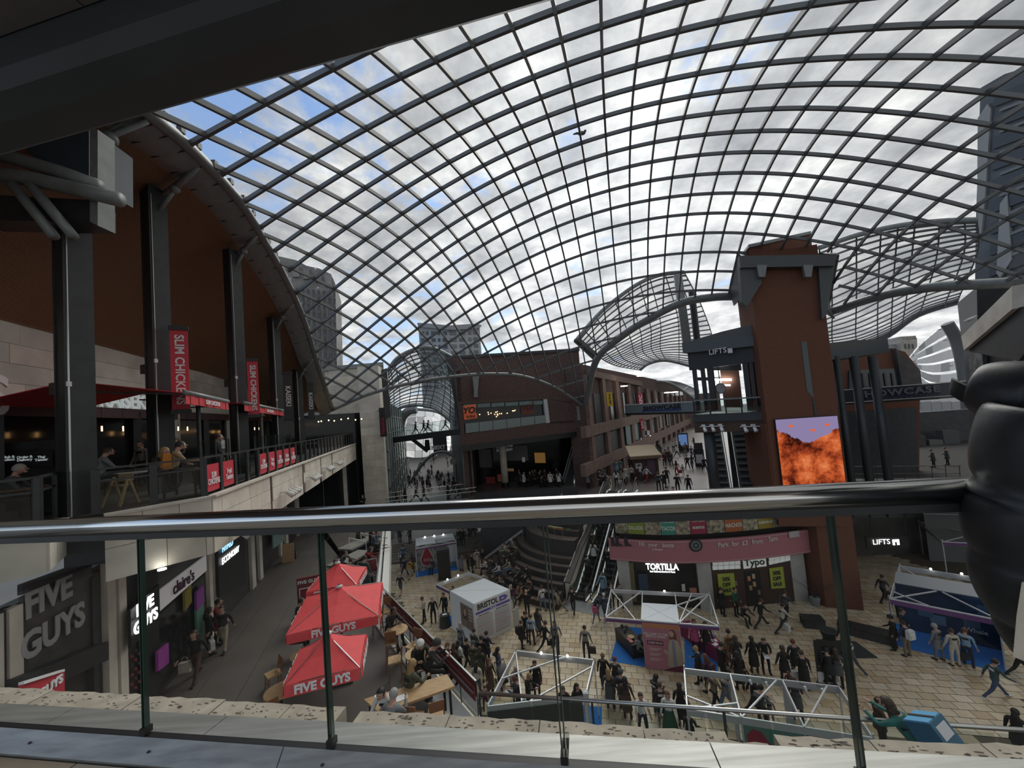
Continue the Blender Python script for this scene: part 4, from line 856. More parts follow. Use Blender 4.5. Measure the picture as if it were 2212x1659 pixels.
MB().wall(v2(B, 0) + Vector((.1, .1, 0)), v2(B, 0) + Vector((.45, .55, 0)), 0, 1.1, .06).build('side_board', alud, s1_)
E2, F2 = (-6.44, 27.6), (-4.36, 29.26)
frame(s1_, [Dd, Cc, F2, E2], 2.5, {0: alud, 3: purp}); spots(s1_, E2, F2, 2)
rug([(-5.2, 26.5), (-3.2, 28.0), (-4.3, 29.2), (-6.35, 27.6)], 'blue carpet inside the open side of the BRISTOL stall')
tb_ = thing('draped_table', 'small black-draped table in the open side of the BRISTOL stall', 'table', Z(962, 1352, 0)); MB().lathe([(.42, 0), (.36, .5), (.35, .76)], n=14).build('cloth', black, tb_); MB().box((0, 0, .775), (.3, .2, .02), .4).build('leaflets', white, tb_)
# WELCOME stall
fl_, fr_, br_, bl_ = (4.14, 21.58), (9.51, 19.91), (10.69, 23.16), (5.25, 24.73)
s2_ = thing('exhibition_stall', 'open framed stall with white boxed centre and pink WELCOME TO THE BRISTOL SHOW panel', 'stall')
m1, m2 = L2(fl_, fr_, .335), L2(fl_, fr_, .665); n1_, n2__ = L2(bl_, br_, .335), L2(bl_, br_, .665); h1, h2 = L2(m1, n1_, .55), L2(m2, n2__, .55)
frame(s2_, [fl_, fr_, br_, bl_], 2.5, {0: purp}, [(fl_, L2(bl_, br_, .33)), (bl_, L2(fl_, fr_, .28)), (m2, L2(n2__, br_, .5)), (br_, h2), (fr_, h2), (m2, br_), (m1, n1_), (m2, n2__)])
for p in (m1, m2, h1, h2): MB().bar(v2(p, 0), v2(p, 2.5), .05).build('post', alu, s2_)
for a, b in ((m1, m2), (m2, h2), (h2, h1), (h1, m1)): MB().wall(a, b, 0, 2.44, .05).build('wall_panel', MATS['stall_white'], s2_)
MB().slab([v2(p, 2.46) for p in (m1, m2, h2, h1)], (0, 0, .05)).build('roof', roofw, s2_)
for a, b in ((m1, h2), (m2, h1)): MB().bar(v2(a, 2.52), v2(b, 2.52), .03, .02).build('roof_seam', white, s2_)
FW = Fac(m1, m2); w_ = lambda f, z, o=.04: v2(L2(m1, m2, f), z) + FW.n3 * o
MB().slab([w_(0, .02), w_(1, .02), w_(1, 2.4), w_(0, 2.4)], FW.n3 * .012).build('pink_panel', pnk, s2_)
MB().slab([w_(0, 2.15, .055), w_(1, 2.15, .055), w_(1, 2.4, .055), w_(0, 2.4, .055)], FW.n3 * .004).build('orange_top', mat('orange_print', (.44, .17, .09), .6), s2_)
tx = FW.t3 if FW.t3.x > 0 else -FW.t3; plw = mat('panel_letters', (.62, .52, .53), .6)
text('WELCOME TO THE\nBRISTOL SHOW', .165, plw, s2_, tmat(w_(.34, 1.78, .06), tx), .003, .004, 'heading', sx=.85)
cb_ = MB().slab([w_(.09, 1.28, .056), w_(.53, 1.28, .056), w_(.53, 1.5, .056), w_(.09, 1.5, .056)], FW.n3 * .006).build('caption_box', mat('plum', (.13, .02, .06), .6), s2_); text('COME ON IN', .14, plw, cb_, tmat(w_(.31, 1.39, .068), tx), .002, .004, sx=.85)
for r in range(3):
    for k in range(2): MB().slab([w_(.14, 1.08 - r * .26 - k * .08, .056), w_(.46 - .08 * k, 1.08 - r * .26 - k * .08, .056), w_(.46 - .08 * k, 1.11 - r * .26 - k * .08, .056), w_(.14, 1.11 - r * .26 - k * .08, .056)], FW.n3 * .004).build('text_line', plw, s2_)
mb = MB()       # printed figure of a woman in a pale shirt
def disc(f, z, rx, rz_, m, o, n=14): mb.add([w_(f, z, o) + tx * (rx * math.cos(2 * math.pi * k / n)) + Vector((0, 0, rz_ * math.sin(2 * math.pi * k / n))) for k in range(n)], [tuple(range(n))], m)
disc(.80, 1.80, .19, .36, 0, .058); disc(.77, 1.92, .115, .16, 1, .061)
mb.add([w_(f, z, .060) for f, z in ((.60, .25), (.66, 1.30), (.72, 1.62), (.80, 1.66), (.92, 1.58), (.99, 1.20), (.985, .3), (.92, .2))], [tuple(range(8))], 2)
mb.add([w_(f, z, .063) for f, z in ((.755, .3), (.76, 1.60), (.83, 1.60), (.845, .3))], [(0, 1, 2, 3)], 3); mb.add([w_(f, z, .063) for f, z in ((.50, 1.02), (.57, 1.12), (.66, .92), (.63, .84))], [(0, 1, 2, 3)], 2)
mb.build('printed_figure', [mat('print_hair', (.14, .05, .03), .7), mat('print_skin', (.46, .29, .22), .7), mat('print_shirt', (.42, .37, .28), .7), mat('print_lilac', (.25, .22, .32), .7)], s2_, kind='stuff')
MB().slab([w_(.45, .02, .058), w_(1, .02, .058), w_(1, .38, .058), w_(.75, .24, .058)], FW.n3 * .004).build('plum_swoosh', MATS['plum'], s2_)
spots(s2_, L2(bl_, br_, .4), L2(bl_, br_, .7), 1)
rug([(1340, 1353), (1388, 1357), (1398, 1442), (1318, 1428)], 'blue carpet left of the pink WELCOME panel'); rug([(1478, 1368), (1546, 1372), (1552, 1455), (1480, 1446)], 'blue carpet right of the pink WELCOME panel')
tb_ = thing('draped_table', 'black-draped table with card readers and a basket left of the pink panel', 'table', Z(1362, 1400, 0), .25); MB().box((0, 0, .38), (.8, 1.9, .74)).build('cloth', black, tb_); MB().lathe([(.1, .76), (.2, .86), (.19, .87)], (-.1, -.35, 0), 12).build('basket', wood, tb_)
for x, y in ((-.1, .3), (.12, .55), (.0, .8)): MB().box((x, y, .85), (.16, .03, .18)).build('stand', steel, tb_)
MB().box((-.28, -.55, .8), (.18, .45, .06)).build('sweet_tray', mat('pink_check', (.60, .22, .22), .7), tb_); MB().box((.15, -.75, .77), (.3, .2, .03)).build('leaflets', mat('peach', (.6, .45, .38), .7), tb_)
mar = mat('maroon_cloth', (.22, .015, .075), .8)
tb_ = thing('draped_table', 'long maroon-draped table covered with leaflets right of the pink panel', 'table', Z(1522, 1400, 0), .30); MB().box((0, 0, .38), (.7, 3.0, .75)).build('cloth', mar, tb_)
for k in range(9): MB().box((random.uniform(-.2, .2), -1.3 + k * .3, .765 + .01 * (k % 2)), (.3, .22, .02), random.uniform(-.3, .3)).build('leaflets', white if k % 3 else blk2, tb_)
# lower left open stall
q = [(-2.01, 15.83), (1.98, 16.02), (2.76, 18.11), (-.84, 19.27)]
s3_ = thing('exhibition_stall', 'bare aluminium framed stall with low dark front panel below the near balcony', 'stall'); frame(s3_, q, 2.5, None, [(q[3], L2(q[0], q[1], .35)), (L2(q[0], q[3], .45), L2(q[3], q[2], .65)), (q[1], L2(q[0], q[1], .55)), (L2(q[0], q[1], .42), L2(q[1], q[2], .8))], .25)
MB().wall(v2(q[0], 0) + Vector((0, -.06, 0)), v2(L2(q[0], q[1], .96), 0) + Vector((0, -.06, 0)), 1.2, 2.3, .04).build('back_panel', mat('stall_dark_panel', (.05, .055, .05), .7), s3_); spots(s3_, q[3], q[2], 2)
MB().box((q[1][0], q[1][1], 1.3), (.22, .22, 2.6)).build('corner_pillar', alud, s3_)
rug([(1122, 1512), (1300, 1528), (1300, 1580), (1115, 1560)], 'blue carpet inside the bare stall below the near balcony')
# lower right stalls below the coping
q = [(5.6, 14.9), (10.9, 13.1), (11.72, 15.37), (6.46, 17.07)]; t1, t2 = L2(q[3], q[2], .32), L2(q[3], q[2], .66); u1, u2 = L2(q[0], q[1], .32), L2(q[0], q[1], .66)
s4_ = thing('exhibition_stall', 'row of open stalls with teal print reading people, behind the lower rail', 'stall'); frame(s4_, q, 2.5, None, [(u1, L2(t1, t2, .9)), (u2, L2(t2, q[2], .8)), (q[0], L2(u1, t1, .3)), (L2(q[0], q[3], .3), u1)], .25)
for a, b, f in ((t1, u1, 0), (t2, u2, 1)): MB().bar(v2(a, 2.4), v2(b, 2.4), .05, .22).build('top_beam', alu, s4_); [MB().bar(v2(p, 0), v2(p, 2.5), .05).build('post', alu, s4_) for p in (a, b)]; MB().wall(a, L2(a, b, .45), 0, 2.35, .04).build('side_panel', alud, s4_)
FT = Fac(u1, u2); MB().wall(u1, u2, .1, 2.3, .04).build('teal_panel', mat('teal_print', (.10, .20, .165), .6), s4_); MB().wall(u2, L2(q[0], q[1], .98), .1, 2.3, .04).build('dark_panel', mat('wine_dark', (.03, .018, .02), .6), s4_)
g_ = lambda f, z, o=.03: v2(L2(u1, u2, f), z) + FT.n3 * o
MB().add([g_(f, z) for f, z in ((.05, 1.9), (.16, 2.15), (.30, 2.1), (.62, 1.2), (.45, .5), (.12, 1.1))], [tuple(range(6))]).build('red_shape', mat('raspberry', (.30, .02, .05), .6), s4_); MB().add([g_(f, z, .027) for f, z in ((.45, 2.28), (.72, 1.9), (.80, 1.2), (.62, .5), (.35, .9))], [tuple(range(5))]).build('green_shape', mat('green_print', (.04, .19, .13), .6), s4_)
tx = FT.t3 if FT.t3.x > 0 else -FT.t3; text("It's the\npeople that\nmake the\nperson", .24, mat('pale_rose', (.55, .36, .38), .6), s4_, tmat(g_(.34, 1.35, .04), tx), .003, .004, 'heading', sx=.9)
MB().slab([g_(.82, 1.2, .04), g_(.94, 1.2, .04), g_(.94, 1.75, .04), g_(.82, 1.75, .04)], FT.n3 * .01).build('picture', gy, s4_); MB().wall(q[0], u1, .1, .9, .03).build('green_board', mat('lime_board', (.12, .20, .05), .6), s4_)
for a, b in ((t1, t2), (t2, q[2])):
    for f in (.3, .6):
        p = L2(a, b, f); MB().tube([v2(p, 2.45), v2(p, 2.5) + Vector((0, -.3, .05))], .012, 5).build('lamp_arm', black, s4_); MB().tube([v2(p, 2.52) + Vector((0, -.3, 0)), v2(p, 2.36) + Vector((.03, -.32, 0))], .045, 8).build('lamp_head', white, s4_)
pb = thing('pull_up_banner', 'black pull-up banner with white mountain emblem in the queue', 'sign', Z(1790, 1480, 0), -.25); MB().box((0, 0, 1.05), (.85, .03, 2.0)).build('print', black, pb); MB().box((0, -.02, .35), (.83, .012, .5)).build('white_field', gy, pb); MB().add([(-.25, -.03, .15), (.25, -.03, .15), (0, -.03, .5)], [(0, 1, 2)]).build('emblem', black, pb); MB().box((0, 0, .04), (.9, .25, .08)).build('foot', steel_d, pb)
for r in range(3): MB().box((0, -.02, 1.3 + r * .12), (.5 - .1 * r, .01, .02)).build('text_line', gy, pb)
# right stall
q = [(19.45, 21.16), (22.09, 18.61), (26.28, 22.18), (23.67, 24.78)]; e1, e2 = L2(q[0], q[3], .42), L2(q[1], q[2], .42); em_ = L2(e1, e2, .5)
s5_ = thing('exhibition_stall', 'wide stall with dark blue photo walls and purple fascia at the right', 'stall'); frame(s5_, q, 2.5, {0: purp}, [(q[0], L2(e1, e2, .45)), (q[1], em_), (q[3], em_), (q[2], em_), (L2(q[0], q[3], .2), L2(q[0], q[1], .4))], .3)
MB().wall(e1, e2, 0, 2.5, .06).build('photo_wall', mat('night_blue_print', (.012, .03, .065), .6, ns=.8, na=.8), s5_); MB().wall(q[1], e2, 0, 2.3, .06).build('photo_wall', mat('deep_blue_print', (.01, .035, .10), .6, ns=.5, na=.5), s5_)
for a, b in ((e1, em_), (em_, e2)): MB().slab([v2(a, 2.5), v2(b, 2.5), v2(L2(b, (q[2] if b == e2 else L2(q[3], q[2], .5)), .35), 2.75), v2(L2(a, (q[3] if a == e1 else L2(q[3], q[2], .5)), .35), 2.75)], (0, 0, .04)).build('roof_panel', mat('roof_panel_dull', (.27, .28, .285), .6), s5_)
F5 = Fac(e1, e2)
for f, z, c_, n in ((.3, 1.2, (.05, .11, .18), 'slate'), (.42, .9, (.10, .17, .25), 'ice'), (.75, 1.1, (.06, .10, .15), 'steel'), (.9, 1.9, (.05, .12, .20), 'sea')): MB().slab([v2(L2(e1, e2, f - .08), z - .25) + F5.n3 * .05, v2(L2(e1, e2, f + .08), z - .25) + F5.n3 * .05, v2(L2(e1, e2, f + .08), z + .25) + F5.n3 * .05, v2(L2(e1, e2, f - .08), z + .25) + F5.n3 * .05], F5.n3 * .01).build('photo', mat('photo_' + n, c_, .6), s5_)
text('Whale', .3, mat('photo_white', (.5, .5, .5), .6), s5_, tmat(v2(L2(e1, e2, .78), .75) + F5.n3 * .07, Vector((0, 0, 1)).cross(F5.n3)), .003, .004); spots(s5_, q[3], q[2], 2)
rug([(1915, 1372), (2165, 1448), (2160, 1400), (1930, 1345)], 'blue carpet of the wide stall at the right'); MB().slab([v2(p, .005) for p in (q[0], q[1], e2, e1)], (0, 0, .012)).build('carpet', carpet, s5_)
# far right stall by the lift lobby
q = [(29.6, 27.6), (33.9, 25.6), (37.2, 29.6), (32.4, 31.8)]
s6_ = thing('exhibition_stall', 'dim stall with pale canopy panel beyond the wide stall at the right', 'stall'); frame(s6_, q, 2.6, {0: purp}, [(q[0], q[2]), (q[1], q[3])], .25); MB().wall(L2(q[0], q[3], .7), L2(q[1], q[2], .7), 0, 3.6, .06).build('back_wall', mat('dim_panel', (.12, .12, .115), .7), s6_); spots(s6_, q[0], q[1], 2, 2.9); spots(s6_, q[3], q[2], 3, 3.7)
MB().slab([v2(L2(q[0], q[3], .7), 3.6), v2(L2(L2(q[0], q[3], .7), L2(q[1], q[2], .7), .55), 3.6), v2(L2(q[3], q[2], .55), 4.0), v2(q[3], 4.0)], (0, 0, .05)).build('canopy', alud, s6_)
# blood donor stall by the steps
q = [(-10.0, 35.64), (-6.43, 36.68), (-7.2, 39.3), (-10.75, 38.6)]
s7_ = thing('exhibition_stall', 'stall with red drop print and grey canopy at the foot of the left steps', 'stall'); frame(s7_, q, 2.5, {0: purp}, [(q[0], L2(q[3], q[2], .3)), (L2(q[0], q[3], .5), q[1]), (L2(q[0], q[3], .5), L2(q[1], q[2], .5)), (q[0], L2(q[1], q[2], .5))], .2); w1, w2 = L2(q[0], q[3], .34), L2(q[1], q[2], .34)
MB().wall(w1, w2, 0, 2.5, .05).build('photo_wall', mat('grey_photo', (.20, .20, .19), .7, ns=2.2, na=.7), s7_); MB().wall(q[1], w2, 0, 2.4, .05).build('side_wall', MATS['stall_white'], s7_); MB().wall(L2(w1, w2, .8), w2, .4, 2.3, .12).build('timetable', gy, s7_)
MB().slab([v2(p, 2.5) for p in (L2(q[0], q[3], .22), L2(L2(q[0], q[3], .22), L2(q[1], q[2], .22), .5), L2(L2(q[0], q[3], .6), L2(q[1], q[2], .6), .5), L2(q[0], q[3], .6))], (0, 0, .05)).build('roof_panel', roofw, s7_)
MB().slab([v2(p, 2.5) for p in (L2(q[0], q[3], .6), L2(q[1], q[2], .6), q[2], q[3])], (0, 0, .04)).build('roof_panel', roofw, s7_); MB().slab([v2(p, 2.48) for p in (L2(L2(q[0], q[3], .22), L2(q[1], q[2], .22), .52), L2(q[1], q[2], .22), L2(q[1], q[2], .58), L2(L2(q[0], q[3], .58), L2(q[1], q[2], .58), .52))], (0, 0, .04)).build('roof_panel', alud, s7_)
F7 = Fac(w1, w2); dc = v2(L2(w1, w2, .26), 1.0) + F7.n3 * .06; tx = Vector((0, 0, 1)).cross(F7.n3); up_ = Vector((0, 0, 1))
for sc, m, o in ((1.15, gy, 0), (1.0, mat('blood_red', (.30, .02, .03), .6), .01)):
    pts = [dc + F7.n3 * o + tx * (sc * .55 * math.cos(k)) + up_ * (sc * .55 * math.sin(k)) for k in [math.radians(a) for a in range(-210, 31, 15)]] + [dc + F7.n3 * o + up_ * (1.35 * sc)]
    MB().add(pts, [tuple(range(len(pts)))]).build('red_drop' if sc == 1 else 'drop_outline', m, s7_)
text('Save lives\nGive blood', .17, gy, s7_, tmat(dc + F7.n3 * .03, tx), .003, .003, sx=.9); spots(s7_, q[3], q[2], 3)
rug([(-10.1, 35.4), (-6.3, 36.4), (-6.7, 38.0), (-10.5, 37.1)], 'blue carpet of the stall with the red drop print')
tb_ = thing('draped_table', 'black-draped table in front of the red drop print', 'table', Z(950, 1222, 0), .28); MB().box((0, 0, .38), (1.7, .7, .76)).build('cloth', black, tb_); MB().box((-.2, .1, .8), (.3, .2, .06)).build('leaflets', gy, tb_)
bk = thing('display_column', 'tall black display column between the drop stall and the BRISTOL stall', 'display', Z(961, 1250, 0), .2); MB().box((0, 0, 1.3), (1.1, .6, 2.6)).build('body', black, bk); MB().box((0, -.31, 2.45), (1.0, .02, .05)).build('header', blk2, bk); MB().box((0, 0, .03), (1.15, .65, .06)).build('plinth', blk2, bk)
# odds and ends standing on the plaza
o = thing('bench_block', 'dark square bench block on the open paving', 'bench', Z(1756, 1352, 0), -.3); MB().box((0, 0, .24), (1.05, .75, .46)).build('body', blk2, o); MB().box((0, 0, .48), (1.1, .8, .03)).build('top', steel_d, o); MB().box((0, 0, .01), (.95, .65, .02)).build('base', black, o)
o = thing('dark_plinth', 'dark round planter on a spread dark mat near the glass joint', 'planter', Z(1808, 1400, 0), -.3); MB().slab([(-.9, -1.0, .005), (1.5, -.6, .005), (1.2, .8, .005), (-.7, .7, .005)], (0, 0, .01)).build('mat', mat('dark_green_mat', (.03, .04, .035), .9), o); MB().lathe([(.35, 0), (.28, .3), (.42, .75), (.36, .78)], (-.2, .3, .01), 16).build('planter', mat('dark_green_pot', (.025, .032, .028), .6), o)
o = thing('potted_twig', 'bare twiggy plant in a grey pot beside the pink banner store', 'plant', Z(1762, 1308, 0)); MB().lathe([(.22, 0), (.30, .5), (.28, .52)], n=14).build('pot', mat('grey_pot', (.20, .22, .22), .7), o)
for k in range(8):
    a = k * .8; MB().tube([(0, 0, .5), (.5 * math.cos(a), .5 * math.sin(a), 1.2), (1.3 * math.cos(a + .2), 1.3 * math.sin(a + .2), 1.7)], [.02, .014, .005], 5).build('branch', blk2, o)
o = thing('long_bench', 'long low dark bench beside the wide stall', 'bench', Z(1872, 1375, 0), -.75); MB().box((0, 0, .23), (2.4, .8, .44)).build('body', blk2, o); MB().box((0, 0, .46), (2.45, .85, .04)).build('top', black, o); MB().box((0, 0, .01), (2.2, .7, .02)).build('base', black, o)
o = thing('pushchair', 'empty grey pushchair in the crowd beside the terrace', 'pushchair', Z(1088, 1480, 0), .5)
for x in (-.28, .28):
    for y in (-.35, .35): MB().tube([(x - .02, y, .13), (x + .02, y, .13)], .13, 12).build('wheel', black, o)
    MB().tube([(x, -.35, .13), (x, 0, .5), (x, .4, 1.02)], .018, 6).build('frame_tube', steel_d, o); MB().tube([(x, .35, .13), (x, 0, .5)], .018, 6).build('frame_tube', steel_d, o)
MB().tube([(-.28, .4, 1.02), (.28, .4, 1.02)], .02, 6).build('handle', black, o); MB().slab([(-.22, -.25, .45), (.22, -.25, .45), (.22, .2, .55), (-.22, .2, .55)], (0, 0, .06)).build('seat', mat('pushchair_grey', (.14, .14, .14), .8), o)
hood = MB(); hood.grid([[(x * .24, .22 - .35 * math.sin(a), .6 + .35 * math.cos(a)) for a in [k * .3 for k in range(6)]] for x in (-1, 1)]); hood.build('hood', MATS['pushchair_grey'], o); MB().box((0, .05, .25), (.4, .5, .15)).build('basket', black, o)
# rail of the walkway directly below the near balcony
la, lc = Z(1035, 1497, M + 1.1), Z(2212, 1577, M + 1.1); lw = thing('walkway_rail', 'round steel rail on posts along the walkway below the near balcony', 'railing'); ld = (lc - la).normalized(); le = lc + ld * 3
MB().tube([la, le], .045, 12).build('handrail', steel, lw, True)
for s in (0, 2.95, 6.0, 9.2, 10.1): p = la + ld * s; MB().bar((p.x, p.y, M), (p.x, p.y, M + 1.1), .05).build('post', steel_d, lw)
p = la + ld * 2.3; MB().box((p.x, p.y, M + .55), (.16, .1, 1.1), -.2).build('main_post', steel_d, lw)
for k in range(9): a, b = la + ld * (k * 1.4 + .03), la + ld * ((k + 1) * 1.4 - .03); MB().add([(a.x, a.y, M + .1), (b.x, b.y, M + .1), (b.x, b.y, M + 1.0), (a.x, a.y, M + 1.0)], [(0, 1, 2, 3)]).build('glass_panel', g_shop, lw)
struct('floor', MB().prism([tuple((la + Vector((-.1, .05, 0)))[:2]), tuple((le + Vector((0, .05, 0)))[:2]), (14, 0), (-4, 1)], M - .6, M), MATS['terrace_floor'], 'walkway below the near balcony')
# ================================================================ steps and the left street
sl, sr = Vector((-14.2, 39.3)), Vector((-4.4, 41.3)); sd = (sr - sl).normalized(); sn = Vector((-sd.y, sd.x)); stp = mat('step_stone', (.20, .18, .15), .7, ns=2, na=.2); stn = mat('step_nosing', (.30, .275, .235), .7)
st = thing('stone_steps', 'broad stone steps rising from the plaza to the left street', 'steps')
for k in range(8):
    a, b = sl + sn * (k * .32), sr + sn * (k * .32); MB().slab([(a.x, a.y, 0), (b.x, b.y, 0), *[(p.x, p.y, 0) for p in (b + sn * (2.6 - k * .32), a + sn * (2.6 - k * .32))]], (0, 0, .15 * (k + 1))).build('step', stp, st); MB().bar((a.x, a.y, .15 * (k + 1) + .005), (b.x, b.y, .15 * (k + 1) + .005), .06, .02).build('nosing', stn, st)
street_m = mat('street_paving', (.12, .11, .10), .4, ns=.6, na=.2)
a, b = sl + sn * 2.55, sr + sn * 2.55
struct('floor', MB().prism([tuple(a), tuple(b), (0, 60), (4, 160), (-45, 160), (-22, 60)], .9, 1.2), street_m, 'grey paving of the left street beyond the steps')
# ================================================================ middle level round the far side: terrace edge, bridge
mp = [(-8.9, 39.2), (-4.5, 38.2), (-1.1, 37.45), (2.5, 37.0), (5.6, 37.0)]
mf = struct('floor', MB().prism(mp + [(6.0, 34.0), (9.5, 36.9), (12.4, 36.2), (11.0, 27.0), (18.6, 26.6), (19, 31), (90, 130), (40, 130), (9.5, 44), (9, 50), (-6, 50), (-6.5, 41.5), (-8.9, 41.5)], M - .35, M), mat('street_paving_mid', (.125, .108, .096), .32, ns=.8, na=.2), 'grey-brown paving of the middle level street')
dk = thing('curved_parapet', 'dark curved solid parapet along the doughnut shop terrace', 'parapet'); cv = smooth_curve([Vector((x, y, 0)) for x, y in mp[1:]], 6)
for a, b in zip(cv, cv[1:]): MB().wall(a, b, 0 if a.x > -4.4 else M - .6, M + 1.0, .12).build('panel', blk2, dk)
MB().tube([p + Vector((0, 0, M + 1.03)) for p in cv], .03, 8).build('cap_rail', steel_d, dk)
br_t = thing('footbridge', 'grey footbridge with two pale rails crossing below the upper bridge on the left', 'bridge'); bq = [Z(835, 1100, M), Z(1012, 1078, M)]; q0, q1 = bq; nrm = Vector((-(q1 - q0).y, (q1 - q0).x, 0)).normalized()
MB().slab([q0, q1, q1 + nrm * 3, q0 + nrm * 3], (0, 0, -.35)).build('deck', mat('bridge_deck', (.16, .17, .165), .5), br_t); MB().wall(q0, q1, M - .55, M + .12, .1).build('edge_beam', mat('bridge_edge', (.19, .20, .195), .5), br_t)
for z in (1.15, .75):
    MB().tube([q0 + Vector((0, 0, z)), q1 + Vector((.9, 0, z))], .03, 8).build('rail', offw, br_t)
MB().tube([q0 + nrm * 3 + Vector((0, 0, 1.1)), q1 + nrm * 3 + Vector((0, 0, 1.1))], .03, 8).build('rail', steel, br_t)
for k in range(7): a, b = q0.lerp(q1, k / 7 + .005), q0.lerp(q1, (k + 1) / 7 - .005); MB().add([(a.x, a.y, M + .12), (b.x, b.y, M + .12), (b.x, b.y, M + 1.1), (a.x, a.y, M + 1.1)], [(0, 1, 2, 3)]).build('glass_panel', g_shop, br_t); MB().bar((a.x, a.y, M), (a.x, a.y, M + 1.15), .03).build('post', steel, br_t)
# ================================================================ amphitheatre of curved seat steps
AC = Vector((6.0, 36.5)); am = thing('amphitheatre', 'curved brown seat steps rising from the plaza beside the escalators', 'steps'); seatm = mat('seat_timber', (.085, .066, .055), .6, ns=2, na=.2); risem = mat('seat_riser', (.04, .033, .03), .7)
prof = [(9.7 - .62 * k, .4 * (k + 1)) for k in range(6)] + [(5.7, 3.5)] + [(4.6 - .5 * k, 3.5 + .42 * (k + 1)) for k in range(5)]
def arc(r, a0=176, n=22):
    a1 = a0 + 40
    while (AC.x + r * math.cos(math.radians(a1)) - 4.3) * .86 - (AC.y + r * math.sin(math.radians(a1)) - 28.3) * .51 < -1.75 and a1 < 262: a1 += 1
    return [(AC.x + r * math.cos(math.radians(a0 + (a1 - a0) * i / n)), AC.y + r * math.sin(math.radians(a0 + (a1 - a0) * i / n))) for i in range(n + 1)]
zp = 0
for k, (r, z) in enumerate(prof):
    r2 = prof[k + 1][0] - .05 if k + 1 < len(prof) else 1.6
    o_ = MB().prism(arc(r) + arc(r2)[::-1], max(0, zp - .3), z).build('seat_step', risem, am); MB().prism(arc(r + .02) + arc(r - .5 if k != 6 else r - 1.0)[::-1], z, z + .04).build('seat_top', seatm, o_); zp = z
cols_ = [mat('cushion_' + n, c, .8) for n, c in (('yellow', (.42, .30, .02)), ('orange', (.36, .11, .02)), ('green', (.07, .16, .04)), ('blue', (.02, .06, .22)), ('olive', (.22, .22, .02)))]
n_c = 0
for rr0, z in ((4.35, 3.96), (3.85, 4.38), (3.35, 4.8)):
    for k in range(5):
        a = math.radians(206 + k * 8.5); o = MB().box((0, 0, .04), (.34, .42, .08)).build('seat_cushion', cols_[(k + int(rr0 * 2)) % 5], None, label='small bright cushion on the upper amphitheatre seats', cat='cushion', group='bright cushions on the amphitheatre'); o.location = (AC.x + rr0 * math.cos(a), AC.y + rr0 * math.sin(a), z); o.rotation_euler.z = a
def rail2(pts, lab):
    t = thing('handrail', lab, 'handrail')
    for dz in (0, .14): MB().tube([Vector(p) + Vector((0, 0, dz)) for p in pts], .022, 8).build('tube', offw, t)
    for p in (pts[0], pts[-1]): MB().tube([Vector(p), Vector(p) - Vector((0, 0, .95))], .02, 6).build('post', steel, t)
def ap(a, r, z): return Vector((AC.x + r * math.cos(math.radians(a)), AC.y + r * math.sin(math.radians(a)), z))
rail2([ap(186, 9.9, 1.0), ap(192, 6.2, 3.4)], 'white double handrail up the left side of the amphitheatre'); rail2([ap(206, 5.3, 4.4), ap(214, 2.6, 6.4)], 'white double handrail up the upper amphitheatre seats')
t = thing('handrail', 'curved white guard rail on the amphitheatre landing', 'handrail'); MB().tube([ap(a, 5.6, 4.5) for a in range(200, 242, 4)], .025, 8).build('tube', offw, t); [MB().tube([ap(a, 5.6, 3.5), ap(a, 5.6, 4.5)], .015, 6).build('post', steel, t) for a in range(200, 242, 8)]
o = MB().slab([ap(189, 6.3, 3.7), ap(189, 6.3, 4.5), ap(196, 4.4, 4.95)], (0, .05, 0)).build('pennant', mat('pink_flag', (.45, .22, .24), .7), None, label='small pink pointed pennant at the head of the handrail', cat='flag')
